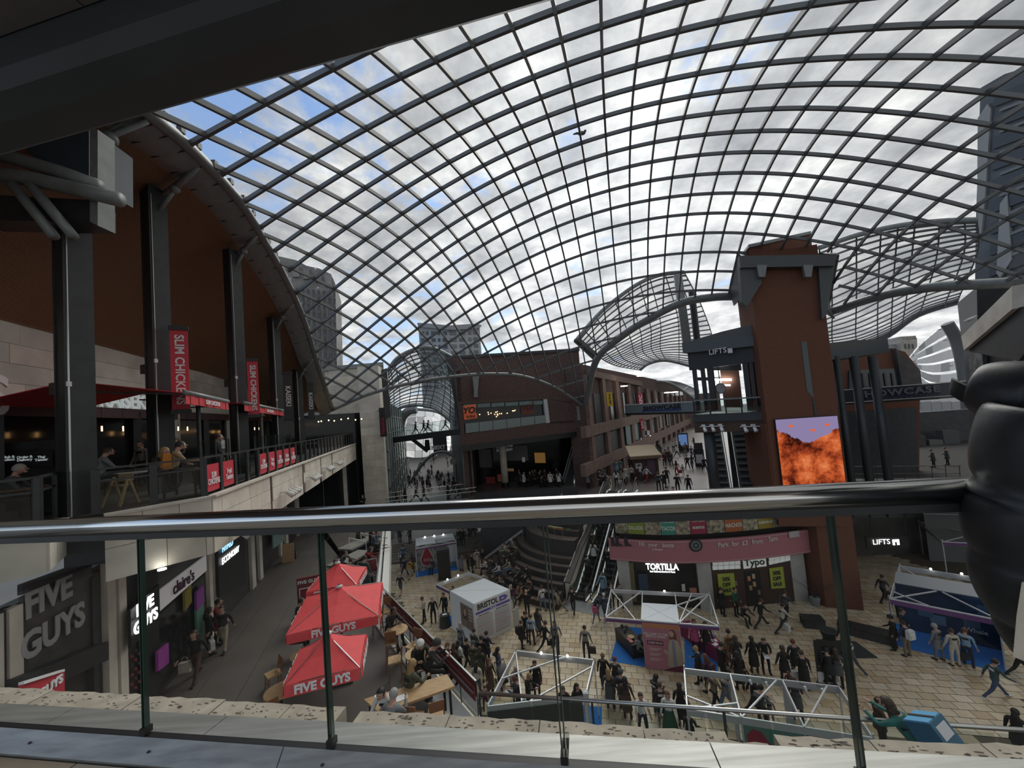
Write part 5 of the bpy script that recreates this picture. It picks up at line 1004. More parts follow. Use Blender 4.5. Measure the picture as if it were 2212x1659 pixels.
# ================================================================ escalators up to the middle level
E0, E1 = Vector((4.3, 28.3)), Vector((10.3, 38.4)); edv = (E1 - E0).normalized(); epn = Vector((edv.y, -edv.x)); EL = (E1 - E0).length
def ez(s): return 0.05 + (M - .05) * max(0, min(1, (s - 1.2) / (EL - 2.4)))
def ept(s, o, z): p = E0 + edv * s + epn * o; return Vector((p.x, p.y, z))
gl_strip = mat('escalator_lit_skirt', (.62, .66, .66), .4, em=.25)
for off, lab in ((-.75, 'left escalator from the plaza to the middle level, crowded'), (.85, 'right escalator from the plaza to the middle level beside the pink store')):
    t = thing('escalator', lab, 'escalator'); S_ = [0, 1.2, EL - 1.2, EL]
    MB().add([ept(s, off + o, ez(s) - (.02 if u else .8)) for s in S_ for o in (-.62, .62) for u in (1, 0)], [(0, 2, 6, 4), (4, 6, 10, 8), (8, 10, 14, 12), (0, 4, 5, 1), (4, 8, 9, 5), (8, 12, 13, 9), (2, 3, 7, 6), (6, 7, 11, 10), (10, 11, 15, 14), (0, 1, 3, 2), (12, 14, 15, 13)]).build('truss', blk2, t)
    for k in range(24):
        s = .4 + k * (EL - .8) / 24; MB().box(ept(s, off, ez(s) + .06), (.38, 1.0, .16), math.atan2(edv.y, edv.x)).build('step', steel_d, t)
    for o in (-.56, .56):
        pts = [ept(s, off + o, ez(s)) for s in S_]
        for p, q in zip(pts, pts[1:]): MB().add([p, q, q + Vector((0, 0, .95)), p + Vector((0, 0, .95))], [(0, 1, 2, 3)]).build('glass_side', g_shop, t); MB().bar(p + Vector((0, 0, .1)), q + Vector((0, 0, .1)), .06, .12).build('skirt_light', gl_strip, t)
        hr = [pts[0] + Vector((0, 0, .2)), pts[0] - Vector((*edv, 0)) * .28 + Vector((0, 0, .5)), pts[0] + Vector((0, 0, .95)), pts[1] + Vector((0, 0, .97)), pts[2] + Vector((0, 0, .97)), pts[3] + Vector((0, 0, .95)), pts[3] + Vector((*edv, 0)) * .28 + Vector((0, 0, .5))]
        MB().tube(smooth_curve(hr, 5), .04, 8).build('handrail', black, t, True); MB().tube(smooth_curve([p - Vector((0, 0, .05)) for p in hr[1:6]], 5), .022, 6).build('rail_trim', offw, t)
ew = thing('escalator_wall', 'beige sloping side wall with steel cap left of the escalators', 'wall'); o = -1.65
S_ = [-.2, 3.0, 4.6, EL - .5, EL + .8]; hz = [1.25, 2.9, 3.4, 6.6, 6.8]
for i in range(4):
    a, b = ept(S_[i], o, 0), ept(S_[i + 1], o, 0); n = Vector((*epn, 0)) * .3
    MB().hexa([a, b, b + n, a + n] + [p + Vector((0, 0, z)) for p, z in ((a, hz[i]), (b, hz[i + 1]), (b + n, hz[i + 1]), (a + n, hz[i]))]).build('wall_panel', stone, ew)
    MB().bar(a + n / 2 + Vector((0, 0, hz[i] + .05)), b + n / 2 + Vector((0, 0, hz[i + 1] + .05)), .5, .12).build('cap', mat('cap_bronze', (.10, .085, .075), .4, .3), ew); MB().bar(a + Vector((-.05, 0, hz[i] + .12)), b + Vector((-.05, 0, hz[i + 1] + .12)), .05, .03).build('cap_edge', offw, ew)
MB().slab([ept(-1.4, -1.6, .004), ept(-1.4, 1.8, .004), ept(0, 1.8, .004), ept(0, -1.6, .004)], (0, 0, .01)).build('landing_plate', mat('landing_steel', (.22, .225, .23), .5, .3), None, label='grey steel landing plate at the foot of the escalators', cat='floor plate')
# ================================================================ curved store under the food terrace
pl0, pl1, pl2 = Vector((6.84, 27.4)), Vector((11.58, 26.14)), Vector((18.76, 26.4)); T1, T2 = Fac(pl0, pl1), Fac(pl1, pl2)
sto = thing('store', 'curved two-shop store with pink banner below the tortilla terrace', 'building')
MB().prism([(pl0.x, pl0.y + .25), (pl1.x, pl1.y + .25), (pl2.x, pl2.y + .3), (18.8, 33), (12.4, 36), (11.2, 35.5)], 0, M - .36).build('body', mat('shop_interior', (.022, .022, .022), .3, ns=1, na=.4), sto)
stg = mat('store_pilaster', (.36, .35, .32), .8, ns=1.5, na=.1)
for Fq, x0, x1, yb in ((T1, 1336, 1362, 1310), (T1, 1508, 1538, 1318), (T2, 1712, 1742, 1292)): mb = MB(); Fq.zrect(mb, x0, x1, 0, 3.5, .12, .5, 0, 1250); mb.build('pilaster', stg, sto)
bc = smooth_curve([Vector((6.0, 27.5, 0)), Vector((9.0, 26.2, 0)), Vector((11.8, 25.7, 0)), Vector((15.2, 25.6, 0)), Vector((19.0, 25.95, 0))], 5)
ba = mat('pink_banner', (.36, .135, .15), .6); bnr = MB(); bnr.grid([[p + Vector((0, 0, 3.25)) for p in bc], [p + Vector((0, 0, 4.75)) for p in bc]]); bnr.grid([[p + Vector((0, .12, 3.25)) for p in bc], [p + Vector((0, .12, 4.75)) for p in bc]], 0, True); bn_o = bnr.build('pink_banner', ba, sto)
for z in (3.34, 4.66): MB().tube([p + Vector((0, -.02, z)) for p in bc], .02, 5).build('banner_border', mat('pale_pink', (.50, .30, .31), .6), bn_o)
def at_bc(x, y):
    best = min(range(len(bc) - 1), key=lambda i: abs(proj(bc[i].lerp(bc[i + 1], .5) + Vector((0, 0, 4)))[0] - x)); f = Fac(bc[best], bc[best + 1]); return f, f.p(x, y, .05)
def btext(body, x, y, h, **k): f, P = at_bc(x, y); sz = (zpix(P.x, P.y, y - h / 2) - zpix(P.x, P.y, y + h / 2)) / .7; text(body, sz, mat('banner_letters', (.60, .50, .48), .6), bn_o, tmat(P, Vector((0, 0, 1)).cross(f.n3)), .004, .006, **k)
btext('Fill', 1386, 1176, 9, sx=.8); btext('your', 1410, 1177, 9, sx=.8); btext('boots', 1443, 1178, 9, sx=.8); btext('in Bristol', 1420, 1187, 4); btext('Park', 1562, 1177, 10, sx=.88); btext('for', 1588, 1175, 10, sx=.88); btext('£3', 1609, 1173, 10, sx=.88); btext('from', 1636, 1170, 10, sx=.88); btext('5pm', 1670, 1164, 10, sx=.88)
f, P = at_bc(1503, 1178); r_ = Vector((0, 0, 1)).cross(f.n3)
for ra, m, dz in ((.42, black, .02), (.30, steel_g, .03), (.22, blk2, .04), (.08, steel_g, .05)): MB().add([P + f.n3 * dz + r_ * (ra * math.cos(k * .42)) + Vector((0, 0, ra * math.sin(k * .42))) for k in range(15)], [tuple(range(15))]).build('tyre_print', m, bn_o)
for x0 in (1326, 1336, 1355):
    f, P = at_bc(x0, 1173); mb = MB(); r_ = Vector((0, 0, 1)).cross(f.n3); mb.add([P + f.n3 * .02 + r_ * a + Vector((0, 0, b)) for a, b in ((-.2, .4), (.02, .42), (.05, 0), (.3, -.15), (.3, -.22), (-.02, -.2), (-.18, -.25))], [tuple(range(7))]); mb.build('boot_print', blkt, bn_o)
mb = MB(); f, P = at_bc(1714, 1154); r_ = Vector((0, 0, 1)).cross(f.n3); mb.slab([P + f.n3 * .02 + r_ * a + Vector((0, 0, b)) for a, b in ((-.35, -.2), (.4, -.2), (.4, .2), (-.35, .2))], f.n3 * .01); mb.build('logo_box', mat('logo_pale', (.42, .36, .36), .6), bn_o)
mb = MB(); T1.rect(mb, 1352, 1512, 1195, 1206, 1200, 1211, .1, .2); mb.build('dark_fascia', black, sto)
T1.text('TORTILLA', 1430, 1225, 13, signw, sto, .16, bold=.02, sx=.8); T1.text('Real California Burritos & Tacos', 1431, 1235, 3.5, signw, sto, .16, bold=.008, sx=.8)
for x0, x1, y0, y1, c, n in ((1362, 1372, 1215, 1300, (.12, .10, .05), 'olive'), (1473, 1480, 1262, 1277, (.5, .5, .48), 'notice'), (1490, 1505, 1270, 1282, (.35, .15, .10), 'menu'), (1380, 1400, 1240, 1275, (.03, .05, .09), 'navy')): mb = MB(); T1.rect(mb, x0, x1, y0, y1, None, None, .12, .04); mb.build('window_display', mat('win_' + n, c, .6), sto)
brn = mat('typo_timber', (.05, .028, .02), .5); lit = mat('lit_clerestory', (.60, .62, .60), .5, em=.12)
mb = MB(); T2.zrect(mb, 1538, 1712, 0, 3.3, .06, .2, 0, 1250); mb.build('timber_front', brn, sto)
for x0, x1, t0, b0, t1, b1, n in ((1539, 1600, 1213, 1232, 1210, 1229, 5), (1661, 1708, 1203, 1221, 1193, 1211, 4)):
    for k in range(n):
        for r in range(2):
            xa, xb = x0 + (x1 - x0) * (k + .05) / n, x0 + (x1 - x0) * (k + .95) / n; f0, f1 = k / n, (k + 1) / n; ta, tb = t0 + (t1 - t0) * f0, t0 + (t1 - t0) * f1; ba_, bb_ = b0 + (b1 - b0) * f0, b0 + (b1 - b0) * f1
            mb = MB(); T2.rect(mb, xa, xb, ta + (ba_ - ta) * (r * .5 + .03), ta + (ba_ - ta) * (r * .5 + .47), tb + (bb_ - tb) * (r * .5 + .03), tb + (bb_ - tb) * (r * .5 + .47), .12, .04); mb.build('window_pane', lit, sto)
mb = MB(); T2.rect(mb, 1606, 1655, 1209, 1229, 1203, 1223, .16, .06); tp = mb.build('sign_board', lit, sto); T2.text('Typo', 1630, 1215, 14, blkt, tp, .2, bold=.012, sx=1.1)
for x0, x1, t0, b0, t1, b1 in ((1552, 1588, 1240, 1287, 1238, 1285), (1664, 1694, 1228, 1272, 1224, 1270)):
    mb = MB(); T2.rect(mb, x0, x1, t0, b0, t1, b1, .14, .03); po = mb.build('sale_poster', mat('lime_poster', (.32, .36, .05), .6), sto); cx = (x0 + x1) / 2; cy = (t0 + b1) / 2
    T2.text('50%', cx - 1, cy - 11, 8, blkt, po, .17, bold=.006, sx=.9); T2.text('OFF', cx, cy + 1, 8, blkt, po, .17, bold=.006, sx=.9); T2.text('SALE', cx + 1, cy + 13, 7.5, blkt, po, .17, bold=.006, sx=.85)
mb = MB(); T2.rect(mb, 1612, 1645, 1235, 1310, 1230, 1305, .1, .04); mb.build('doorway', black, sto)
for x, y, c in ((1618, 1250, (.5, .2, .08)), (1628, 1245, (.45, .35, .25)), (1622, 1270, (.35, .2, .12)), (1630, 1262, (.5, .28, .12)), (1590, 1260, (.16, .14, .10)), (1640, 1280, (.2, .12, .08))): mb = MB(); T2.rect(mb, x - 3, x + 3, y - 5, y + 5, None, None, .13, .04); mb.build('shelf_goods', mat('goods_%d' % x, c, .7), sto)
# posters on the glass of the food terrace above
fb = thing('terrace_balustrade', 'curved glass balustrade hung with food posters over the pink banner', 'balustrade'); fc = smooth_curve([Vector((6.6, 27.75, 0)), Vector((9.2, 26.6, 0)), Vector((11.8, 26.15, 0)), Vector((15.0, 26.05, 0)), Vector((17.6, 26.3, 0))], 8)
tot = len(fc) - 1; cols2 = {1: (.20, .25, .03), 3: (.04, .23, .17), 5: (.26, .02, .05), 7: (.36, .10, .03), 9: (.28, .19, .02)}; words = {1: 'SALADS', 3: 'TACOS', 5: 'BURRITOS', 7: 'NACHOS', 9: 'QUESADILLAS'}
food = mat('food_print', (.26, .22, .15), .7, ns=4.5, na=.75)
for k in range(11):
    i0_, i1_ = k / 11 * tot, (k + 1) / 11 * tot; g_at = lambda s: fc[min(int(s), tot - 1)].lerp(fc[min(int(s), tot - 1) + 1], s - min(int(s), tot - 1)); a, b = g_at(i0_ + .06), g_at(i1_ - .06)
    m = mat('poster_%s' % words[k].lower(), cols2[k], .6) if k in words else food; po = MB().wall(a, b, 5.0, 6.25, .03).build('poster', m, fb)
    if k in words:
        f = Fac(a, b); c_ = (a + b) / 2; r_ = Vector((0, 0, 1)).cross(f.n3); pale = mat('poster_pale_text', (.55, .55, .45), .6); text('TORTILLA', .24, pale, po, tmat(Vector((c_.x, c_.y, 5.88)) + f.n3 * .03, r_), .003, .004, sx=.8); text(words[k], .36 if len(words[k]) < 8 else .22, pale, po, tmat(Vector((c_.x, c_.y, 5.42)) + f.n3 * .03, r_), .003, .01, sx=.75)
    MB().add([(a.x, a.y, 6.25), (b.x, b.y, 6.25), (b.x, b.y, 6.6), (a.x, a.y, 6.6)], [(0, 1, 2, 3)]).build('glass_panel', g_shop, fb)
MB().tube([p + Vector((0, 0, 6.62)) for p in fc], .03, 8).build('top_rail', offw, fb)
for k in range(5):
    p = D(1385 + k * 62, 1098, 29.0); t = thing('cafe_table', 'white square table of the tortilla terrace, ' + ('first from the escalators', 'second from the escalators', 'in the middle', 'second from the lift tower', 'nearest the lift tower')[k], 'table', (p.x, p.y, M), .2, 'tables of the tortilla terrace'); MB().box((0, 0, .74), (.9, .7, .04)).build('top', white, t); MB().tube([(0, 0, 0), (0, 0, .73)], .04, 8).build('leg', steel_d, t); MB().box((0, 0, .015), (.5, .5, .03)).build('foot', steel_d, t)
# ================================================================ lift tower
tw_ = thing('lift_tower', 'tall orange brick lift tower rising through the glass roof', 'tower'); ta, tb2, tc2, td2 = Vector((17.0, 25.75)), Vector((20.9, 24.6)), Vector((22.5, 28.7)), Vector((18.6, 30.0))
MB().prism([tuple(p) for p in (ta, tb2, tc2, td2)], 5.2, 23.6).build('shaft', brick_o, tw_); MB().prism([(18.95, 26.75), (19.1, 25.3), tuple(tb2), tuple(tc2), tuple(td2)], 0, 5.2).build('shaft_base', brick_o, tw_)
TF = Fac(ta, tb2); mb = MB(); TF.poly(mb, [(1618, 532), (1752, 503), (1757, 575), (1625, 575)], -.6, 3.2); mb.build('parapet_block', brick_o, tw_); mb = MB(); TF.poly(mb, [(1617, 528), (1752, 499), (1752, 505), (1617, 535)], -.5, 3.4); mb.build('coping', steel_g, tw_)
mb = MB(); TF.rect(mb, 1737, 1750, 738, 845, 737, 860, .03, .2); mb.build('slit_window', mat('slit_glass', (.03, .055, .06), .2), tw_); mb = MB(); TF.rect(mb, 1758, 1764, 862, 905, None, None, .05, .2); mb.build('recess_strip', steel_d, tw_)
cg = mat('collar_steel', (.085, .09, .09), .5, .2); cu0, cu1 = edge['col'][0], edge['col'][-1]
MB().tube([p + Vector((0, 0, -.1)) for p in edge['col']], .22, 10).build('collar_beam', steel_g, tw_, True)
lt_ = [Vector((16.3, 25.7, 24.0)), edge['mid'][-1] + Vector((-1.0, -.2, .6)), edge['mid'][-1] + Vector((-.9, -.4, -.8)), Vector((ta.x - .05, ta.y + .6, 21.2)), Vector((ta.x - .1, ta.y, 23.0))]
MB().slab(lt_, (.12, .1, 0)).build('collar_plate', cg, tw_); MB().slab([cu1 + Vector((.2, 0, 0)), edge['right'][0] + Vector((.2, 0, .6)), edge['right'][0] + Vector((0, -.5, -.6)), Vector((tb2.x + .1, tb2.y + .2, 19.6)), Vector((tb2.x + .1, tb2.y, 23.0))], (-.12, .1, 0)).build('collar_plate', cg, tw_)
MB().slab([cu0 + Vector((0, 0, -.3)), cu1 + Vector((0, 0, -.3)), Vector((tb2.x, tb2.y - .05, 22.6)), Vector((ta.x, ta.y - .05, 22.9))], (0, 0, .1)).build('collar_soffit', cg, tw_)
for pts, o_, n in (([(1597, 553), (1807, 549), (1803, 574), (1600, 578)], .55, 'collar_front'), ([(1597, 562), (1642, 572), (1646, 610), (1614, 662), (1602, 652)], .3, 'collar_plate'), ([(1768, 570), (1806, 560), (1786, 680), (1776, 690)], .3, 'collar_plate')): mb = MB(); TF.poly(mb, pts, o_, .5); mb.build(n, cg, tw_)
for x in (1645, 1745): mb = MB(); TF.poly(mb, [(x - 10, 572), (x + 12, 572), (x + 8, 598), (x - 5, 598)], .62, .3); mb.build('bearing', steel_g, tw_)
# the big screen
def screen_mat():
    mt = bpy.data.materials.new('screen_picture'); mt.use_nodes = True; t = mt.node_tree; t.nodes.clear(); nn = t.nodes.new; lk = t.links.new
    o = nn('ShaderNodeOutputMaterial'); e = nn('ShaderNodeEmission'); lk(e.outputs[0], o.inputs[0]); co = nn('ShaderNodeTexCoord')
    ns = nn('ShaderNodeTexNoise'); ns.inputs['Scale'].default_value = 2.2; ns.inputs['Detail'].default_value = 9; ns.inputs['Roughness'].default_value = .78; lk(co.outputs['Object'], ns.inputs[0])
    vo = nn('ShaderNodeTexVoronoi'); vo.inputs['Scale'].default_value = .75; lk(co.outputs['Object'], vo.inputs[0])
    ad = nn('ShaderNodeMath'); ad.operation = 'MULTIPLY_ADD'; ad.inputs[1].default_value = -.6; lk(vo.outputs[0], ad.inputs[0]); lk(ns.outputs[0], ad.inputs[2])
    r = nn('ShaderNodeValToRGB'); e_ = r.color_ramp.elements; e_[0].position = .0; e_[0].color = (.03, .007, .004, 1); e_[1].position = .5; e_[1].color = (.80, .24, .09, 1); x = e_.new(.13); x.color = (.24, .035, .012, 1); x = e_.new(.30); x.color = (.58, .11, .03, 1); lk(ad.outputs[0], r.inputs[0])
    sp = nn('ShaderNodeSeparateXYZ'); lk(co.outputs['Object'], sp.inputs[0]); ax = nn('ShaderNodeMath'); ax.operation = 'ABSOLUTE'; lk(sp.outputs[0], ax.inputs[0]); sl_ = nn('ShaderNodeMath'); sl_.operation = 'MULTIPLY_ADD'; sl_.inputs[1].default_value = -.55; lk(ax.outputs[0], sl_.inputs[0]); lk(sp.outputs[2], sl_.inputs[2])
    n2 = nn('ShaderNodeMath'); n2.operation = 'MULTIPLY_ADD'; n2.inputs[1].default_value = .9; lk(ns.outputs[0], n2.inputs[0]); lk(sl_.outputs[0], n2.inputs[2])
    mk = nn('ShaderNodeMath'); mk.operation = 'GREATER_THAN'; mk.inputs[1].default_value = 1.15; lk(n2.outputs[0], mk.inputs[0])
    mx_ = nn('ShaderNodeMix'); mx_.data_type = 'RGBA'; mx_.inputs[7].default_value = (.27, .22, .40, 1); lk(mk.outputs[0], mx_.inputs[0]); lk(r.outputs[0], mx_.inputs[6]); lk(mx_.outputs[2], e.inputs[0]); e.inputs[1].default_value = .5
    return mt
sa, sb = TF.p(1684, 980, .25), TF.p(1818, 976, .25); zt, zb = zpix(sa.x, sa.y, 907), zpix(sa.x, sa.y, 1062); sc_ = thing('video_screen', 'big lit screen showing close-up fried chicken on the lift tower', 'screen', ((sa.x + sb.x) / 2, (sa.y + sb.y) / 2, (zt + zb) / 2), math.atan2((sb - sa).y, (sb - sa).x)); w_s = (Vector(sb[:2]) - Vector(sa[:2])).length
MB().box((0, 0, 0), (w_s, .06, zt - zb)).build('picture', screen_mat(), sc_); MB().box((0, .12, 0), (w_s + .1, .16, zt - zb + .1)).build('casing', black, sc_)
for x, z in ((-.9, 1.9), (.3, 1.55), (1.1, 1.85)): MB().ball((x, -.035, z), .11, 8, 6, sq=(1.3, .1, .8)).build('picture_crumb', mat('crumb_orange', (.5, .1, .03), em=.5, emc=(.6, .1, .03)), sc_)
# ================================================================ lift pavilion on the upper level
LP = Fac((14.3, 30.6), (18.0, 26.8)); lp = thing('lift_pavilion', 'dark steel lift pavilion lettered LIFTS beside the orange tower', 'building'); dst = mat('pavilion_steel', (.045, .052, .055), .45, .2); dst2 = mat('pavilion_roof', (.10, .105, .10), .5)
def lpr(x0, x1, t0, b0, t1, b1, m, out=0, th=.3, name='panel'): mb = MB(); LP.rect(mb, x0, x1, t0, b0, t1, b1, out, th); return mb.build(name, m, lp)
lpr(1474, 1650, 741, 763, 722, 745, mat('pavilion_fascia', (.10, .115, .12), .45, .2), .5, 3.5, 'roof_fascia'); mb = MB(); LP.poly(mb, [(1476, 741), (1560, 716), (1638, 698), (1650, 722)], .4, .3); mb.build('roof_slope', dst2, lp)
for k in range(7): a, b = LP.p(1480 + k * 27, 741 - k * 2.8, .42), LP.p(1500 + k * 22, 735 - k * 5.4, -.2); MB().bar(a, b, .05, .05).build('roof_seam', steel_d, lp)
lpr(1487, 1642, 763, 800, 746, 780, dst, .1, .3, 'header'); LP.text('LIFTS', 1550, 759, 11, signo, lp, .62, bold=.006); mb = MB(); LP.rect(mb, 1572, 1582, 753, 763, 752, 762, .62, .05); mb.build('lift_symbol', signo, lp)
for x in (1498, 1516, 1530, 1608, 1624): lpr(x, x + (12 if x in (1530, 1608) else 7), 770, 888, 768, 886, dst, .05, .3, 'column')
lpr(1497, 1668, 896, 912, 888, 907, mat('slab_fascia', (.055, .065, .07), .45, .2), .45, 4.5, 'floor_slab'); lpr(1500, 1672, 912, 935, 907, 930, mat('slatted_timber', (.075, .045, .03), .6, ns=3, na=.3, strx=(14, 14, 1)), .3, .4, 'timber_skirt')
for k in range(5): x0 = 1499 + k * 34; lpr(x0, x0 + 32, 866 - k * 2, 896 - k * 1.7, 864 - k * 2, 894 - k * 1.7, g_shop, .5, .01, 'glass_panel'); lpr(x0 - 1.5, x0 + 1.5, 864 - k * 2, 897 - k * 1.7, None, None, steel_d, .52, .06, 'post')
lpr(1497, 1668, 864, 867, 855, 858, steel_g, .55, .08, 'top_rail')
B2 = Fac((17.3, 36.5), (24.0, 31.0))       # back of the pavilion
for x0, x1, t, b, m, n in ((1540, 1600, 775, 800, dst, 'lintel'), (1560, 1600, 800, 880, mat('lobby_brick', (.16, .08, .055), .8), 'lobby_wall'), (1612, 1660, 770, 880, mat('lobby_glass', (.06, .065, .07), .15), 'lobby_glazing'), (1500, 1560, 815, 822, dst, 'lintel')): mb = MB(); B2.rect(mb, x0, x1, t, b, None, None, 0, .2); mb.build(n, m, lp)
for k in range(6): mb = MB(); B2.rect(mb, 1618 + k * 7, 1620 + k * 7, 780, 878, None, None, .1, .1); mb.build('mullion', steel_d, lp)
for x0, x1, y in ((1535, 1568, 786), (1536, 1580, 818), (1545, 1578, 830)): mb = MB(); B2.rect(mb, x0, x1, y, y + 4, None, None, .3, .05); mb.build('strip_light', lamp if y == 818 else signw, lp)
ck = thing('hanging_clock', 'round clock hanging in the upper lift lobby', 'clock', D(1557, 839, 30)); MB().tube([(0, 0, 0), (0, .12, 0)], .42, 20).build('case', steel_g, ck); MB().tube([(0, -.01, 0), (0, .01, 0)], .36, 20).build('dial', gy, ck); MB().tube([(0, .06, .4), (0, .06, 2.0)], .03, 6).build('hanger', black, ck); MB().bar((0, -.02, 0), (.18, -.02, .12), .03).build('hand', black, ck)
# floodlight rails on the timber skirt
for x, lab in ((1537, 'left rail of three white floodlights under the lift pavilion'), (1627, 'right rail of three white floodlights under the lift pavilion')):
    p = LP.p(x, 921, .5); t = thing('floodlight_rail', lab, 'floodlight', p, 0, 'floodlights under the lift pavilion'); r_ = Vector((0, 0, 1)).cross(LP.n3); MB().tube([r_ * -.85, r_ * .85], .03, 8).build('rail', white, t)
    for k in (-.6, 0, .6): MB().box(r_ * k + Vector((0, 0, .1)), (.22, .2, .12)).build('gear_box', white, t); MB().tube([r_ * k + Vector((0, -.1, -.08)), r_ * k + Vector((0, -.3, -.34))], [.1, .13], 10).build('lamp_head', white, t)
    MB().box(LP.n3 * -.12, (.3, .25, .06)).build('bracket', white, t)
# dark hall under the pavilion with its columns and escalators
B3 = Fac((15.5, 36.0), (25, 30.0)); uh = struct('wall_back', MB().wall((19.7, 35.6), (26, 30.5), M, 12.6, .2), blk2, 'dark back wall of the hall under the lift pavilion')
for x0, x1, lab in ((1527, 1550, 'thick dark column under the lift pavilion'),): p0, p1 = LP.p(x0, 1000, -.3), LP.p(x1, 1000, -.3); t = thing('hall_column', lab, 'column', ((p0.x + p1.x) / 2, (p0.y + p1.y) / 2, M)); w = (p1 - p0).length; MB().lathe([(w / 2, 0), (w / 2, 6.6)], n=16).build('shaft', dst, t, True); MB().lathe([(w * .6, 0), (w * .55, .3)], n=16).build('base', black, t)
mb = MB(); F_t = Fac((17.0, 25.75), (18.6, 33)); MB().wall((17.0, 25.8), (18.3, 30.5), M, 12.0, .15).build('hall_side', brick_o, tw_)
for k, lab in ((0, 'left escalator in the dark hall under the lift pavilion'), (1, 'right escalator in the dark hall under the lift pavilion')):
    t = thing('escalator', lab, 'escalator'); a, b = Vector((15.5 + k * 1.5, 29.4 - k * .9, M)), Vector((18.9 + k * 1.7, 36.4 - k * 1.0, 11.6)); n = Vector(((b - a).y, -(b - a).x, 0)).normalized()
    MB().slab([a - n * .55, b - n * .55, b + n * .55, a + n * .55], (0, 0, -.4)).build('truss', blk2, t)
    for o in (-.6, .6): MB().tube([a + n * o + Vector((0, 0, .95)), b + n * o + Vector((0, 0, .95))], .035, 6).build('handrail', black, t); MB().add([a + n * o, b + n * o, b + n * o + Vector((0, 0, .9)), a + n * o + Vector((0, 0, .9))], [(0, 1, 2, 3)]).build('glass_side', g_shop, t); MB().bar(a + n * o + Vector((0, 0, .1)), b + n * o + Vector((0, 0, .1)), .05, .1).build('skirt_light', gl_strip, t)
    for q in range(14): p = a.lerp(b, (q + .5) / 14); MB().box((p.x, p.y, p.z + .05), (.9, .35, .12), math.atan2(n.y, n.x)).build('step', steel_d, t)
# ================================================================ brick block with the sushi terrace and doughnut shop
YB = Fac((-4.6, 39.6), (8.3, 42.9)); yo = thing('brick_block', 'dark red brick block with long glazed terrace behind the low arch', 'building')
def ybp(pts, m, out=0, th=.4, name='wall'): mb = MB(); YB.poly(mb, pts, out, th); return mb.build(name, m, yo)
ybp([(975, 772), (1000, 808), (1000, 966), (1262, 935), (1262, 820), (1250, 800), (1130, 790)], brick, -.6, 2.5)      # behind the opening
ybp([(985, 800), (1150, 792), (1270, 850), (1270, 880), (1183, 862), (990, 873)], brick, 0, .6, 'upper_wall'); ybp([(1003, 938), (1186, 912), (1268, 905), (1268, 935), (1007, 968)], brick, 0, .6, 'lower_wall'); ybp([(1183, 862), (1270, 872), (1268, 912), (1186, 915)], brick, 0, .6, 'pier'); ybp([(982, 800), (994, 800), (1006, 968), (1000, 968)], brick, 0, .6, 'pier')
ybp([(990, 873), (1183, 862), (1186, 913), (1003, 937)], dglass, -.45, .1, 'terrace_back')
for k in range(6):
    x0 = 1005 + k * 30; ybp([(x0, 915 - k * 3.2), (x0 + 29, 912 - k * 3.2), (x0 + 30, 932 - k * 3.6), (x0 + 1, 936 - k * 3.6)], mat('frosted_glass', (.14, .18, .17), .2), -.02, .03, 'glass_panel'); ybp([(x0 - 4, 874 - k * 1.5), (x0 + 24, 872 - k * 1.5), (x0 + 25, 880 - k * 1.5), (x0 - 3, 882 - k * 1.5)], tglass, -.2, .03, 'clerestory_pane')
ybp([(1174, 862), (1182, 862), (1188, 913), (1180, 914)], gy, .02, .5, 'end_post'); ybp([(990, 868), (1183, 858), (1183, 862), (990, 873)], mat('joint_brown', (.1, .07, .055), .8), .03, .3, 'lintel')
sg = mat('orange_sign', (.50, .10, .035), .6, em=.10); s_ = ybp([(1000, 877), (1028, 873), (1031, 903), (1003, 907)], sg, .05, .08, 'orange_sign'); YB.text('YO!', 1015, 887, 13, blkt, s_, .09, bold=.04, shear=.2); YB.text('SUSHI', 1017, 900, 5, mat('sign_wine', (.16, .03, .015), .6), s_, .09, bold=.02)
s_ = ybp([(1125, 870), (1152, 868), (1154, 893), (1127, 896)], mat('dull_orange_sign', (.16, .045, .03), .6), -.3, .08, 'orange_sign'); YB.text('YO!', 1140, 880, 11, mat('sign_dim', (.07, .03, .025), .6), s_, -.2, bold=.03, shear=.2)
for k in range(16): o = MB().ball((0, 0, 0), .045, 6, 5).build('terrace_bulb', lampw, None, label='tiny warm lamp inside the dark sushi terrace', cat='bulb', group='lamps in the sushi terrace'); o.location = YB.p(random.uniform(1035, 1120), random.uniform(886, 900), -.3)
for x, y0, y1 in ((1028, 812, 858), (1252, 878, 908)): mb = MB(); YB.poly(mb, [(x - 7, y0), (x + 7, y0), (x + 4, y1 - 14), (x + 4, y1), (x - 4, y1), (x - 4, y1 - 14)], .5, .45); mb.build('arch_bracket', steel_g, yo)
ybp([(1000, 962), (1266, 930), (1268, 940), (1003, 975)], black, .1, 6, 'soffit')
KB = Fac((-5.5, 48.5), (9.5, 48.5)); kk = struct('wall_back', MB().wall((-6.5, 49), (9.6, 49), M, 11.6, .2), dglass, 'dark back wall of the doughnut shop terrace')
for x0, x1, t, b, m, n in ((1065, 1140, 962, 995, mat('olive_grey_fascia', (.10, .105, .09), .6), 'fascia'), (1035, 1062, 970, 1010, mat('slate_panel', (.09, .095, .09), .6), 'panel'), (1155, 1178, 978, 1000, mat('amber_board', (.34, .17, .04), em=.15), 'menu_board')): mb = MB(); KB.rect(mb, x0, x1, t, b, None, None, .3, .1); mb.build(n, m, kk)
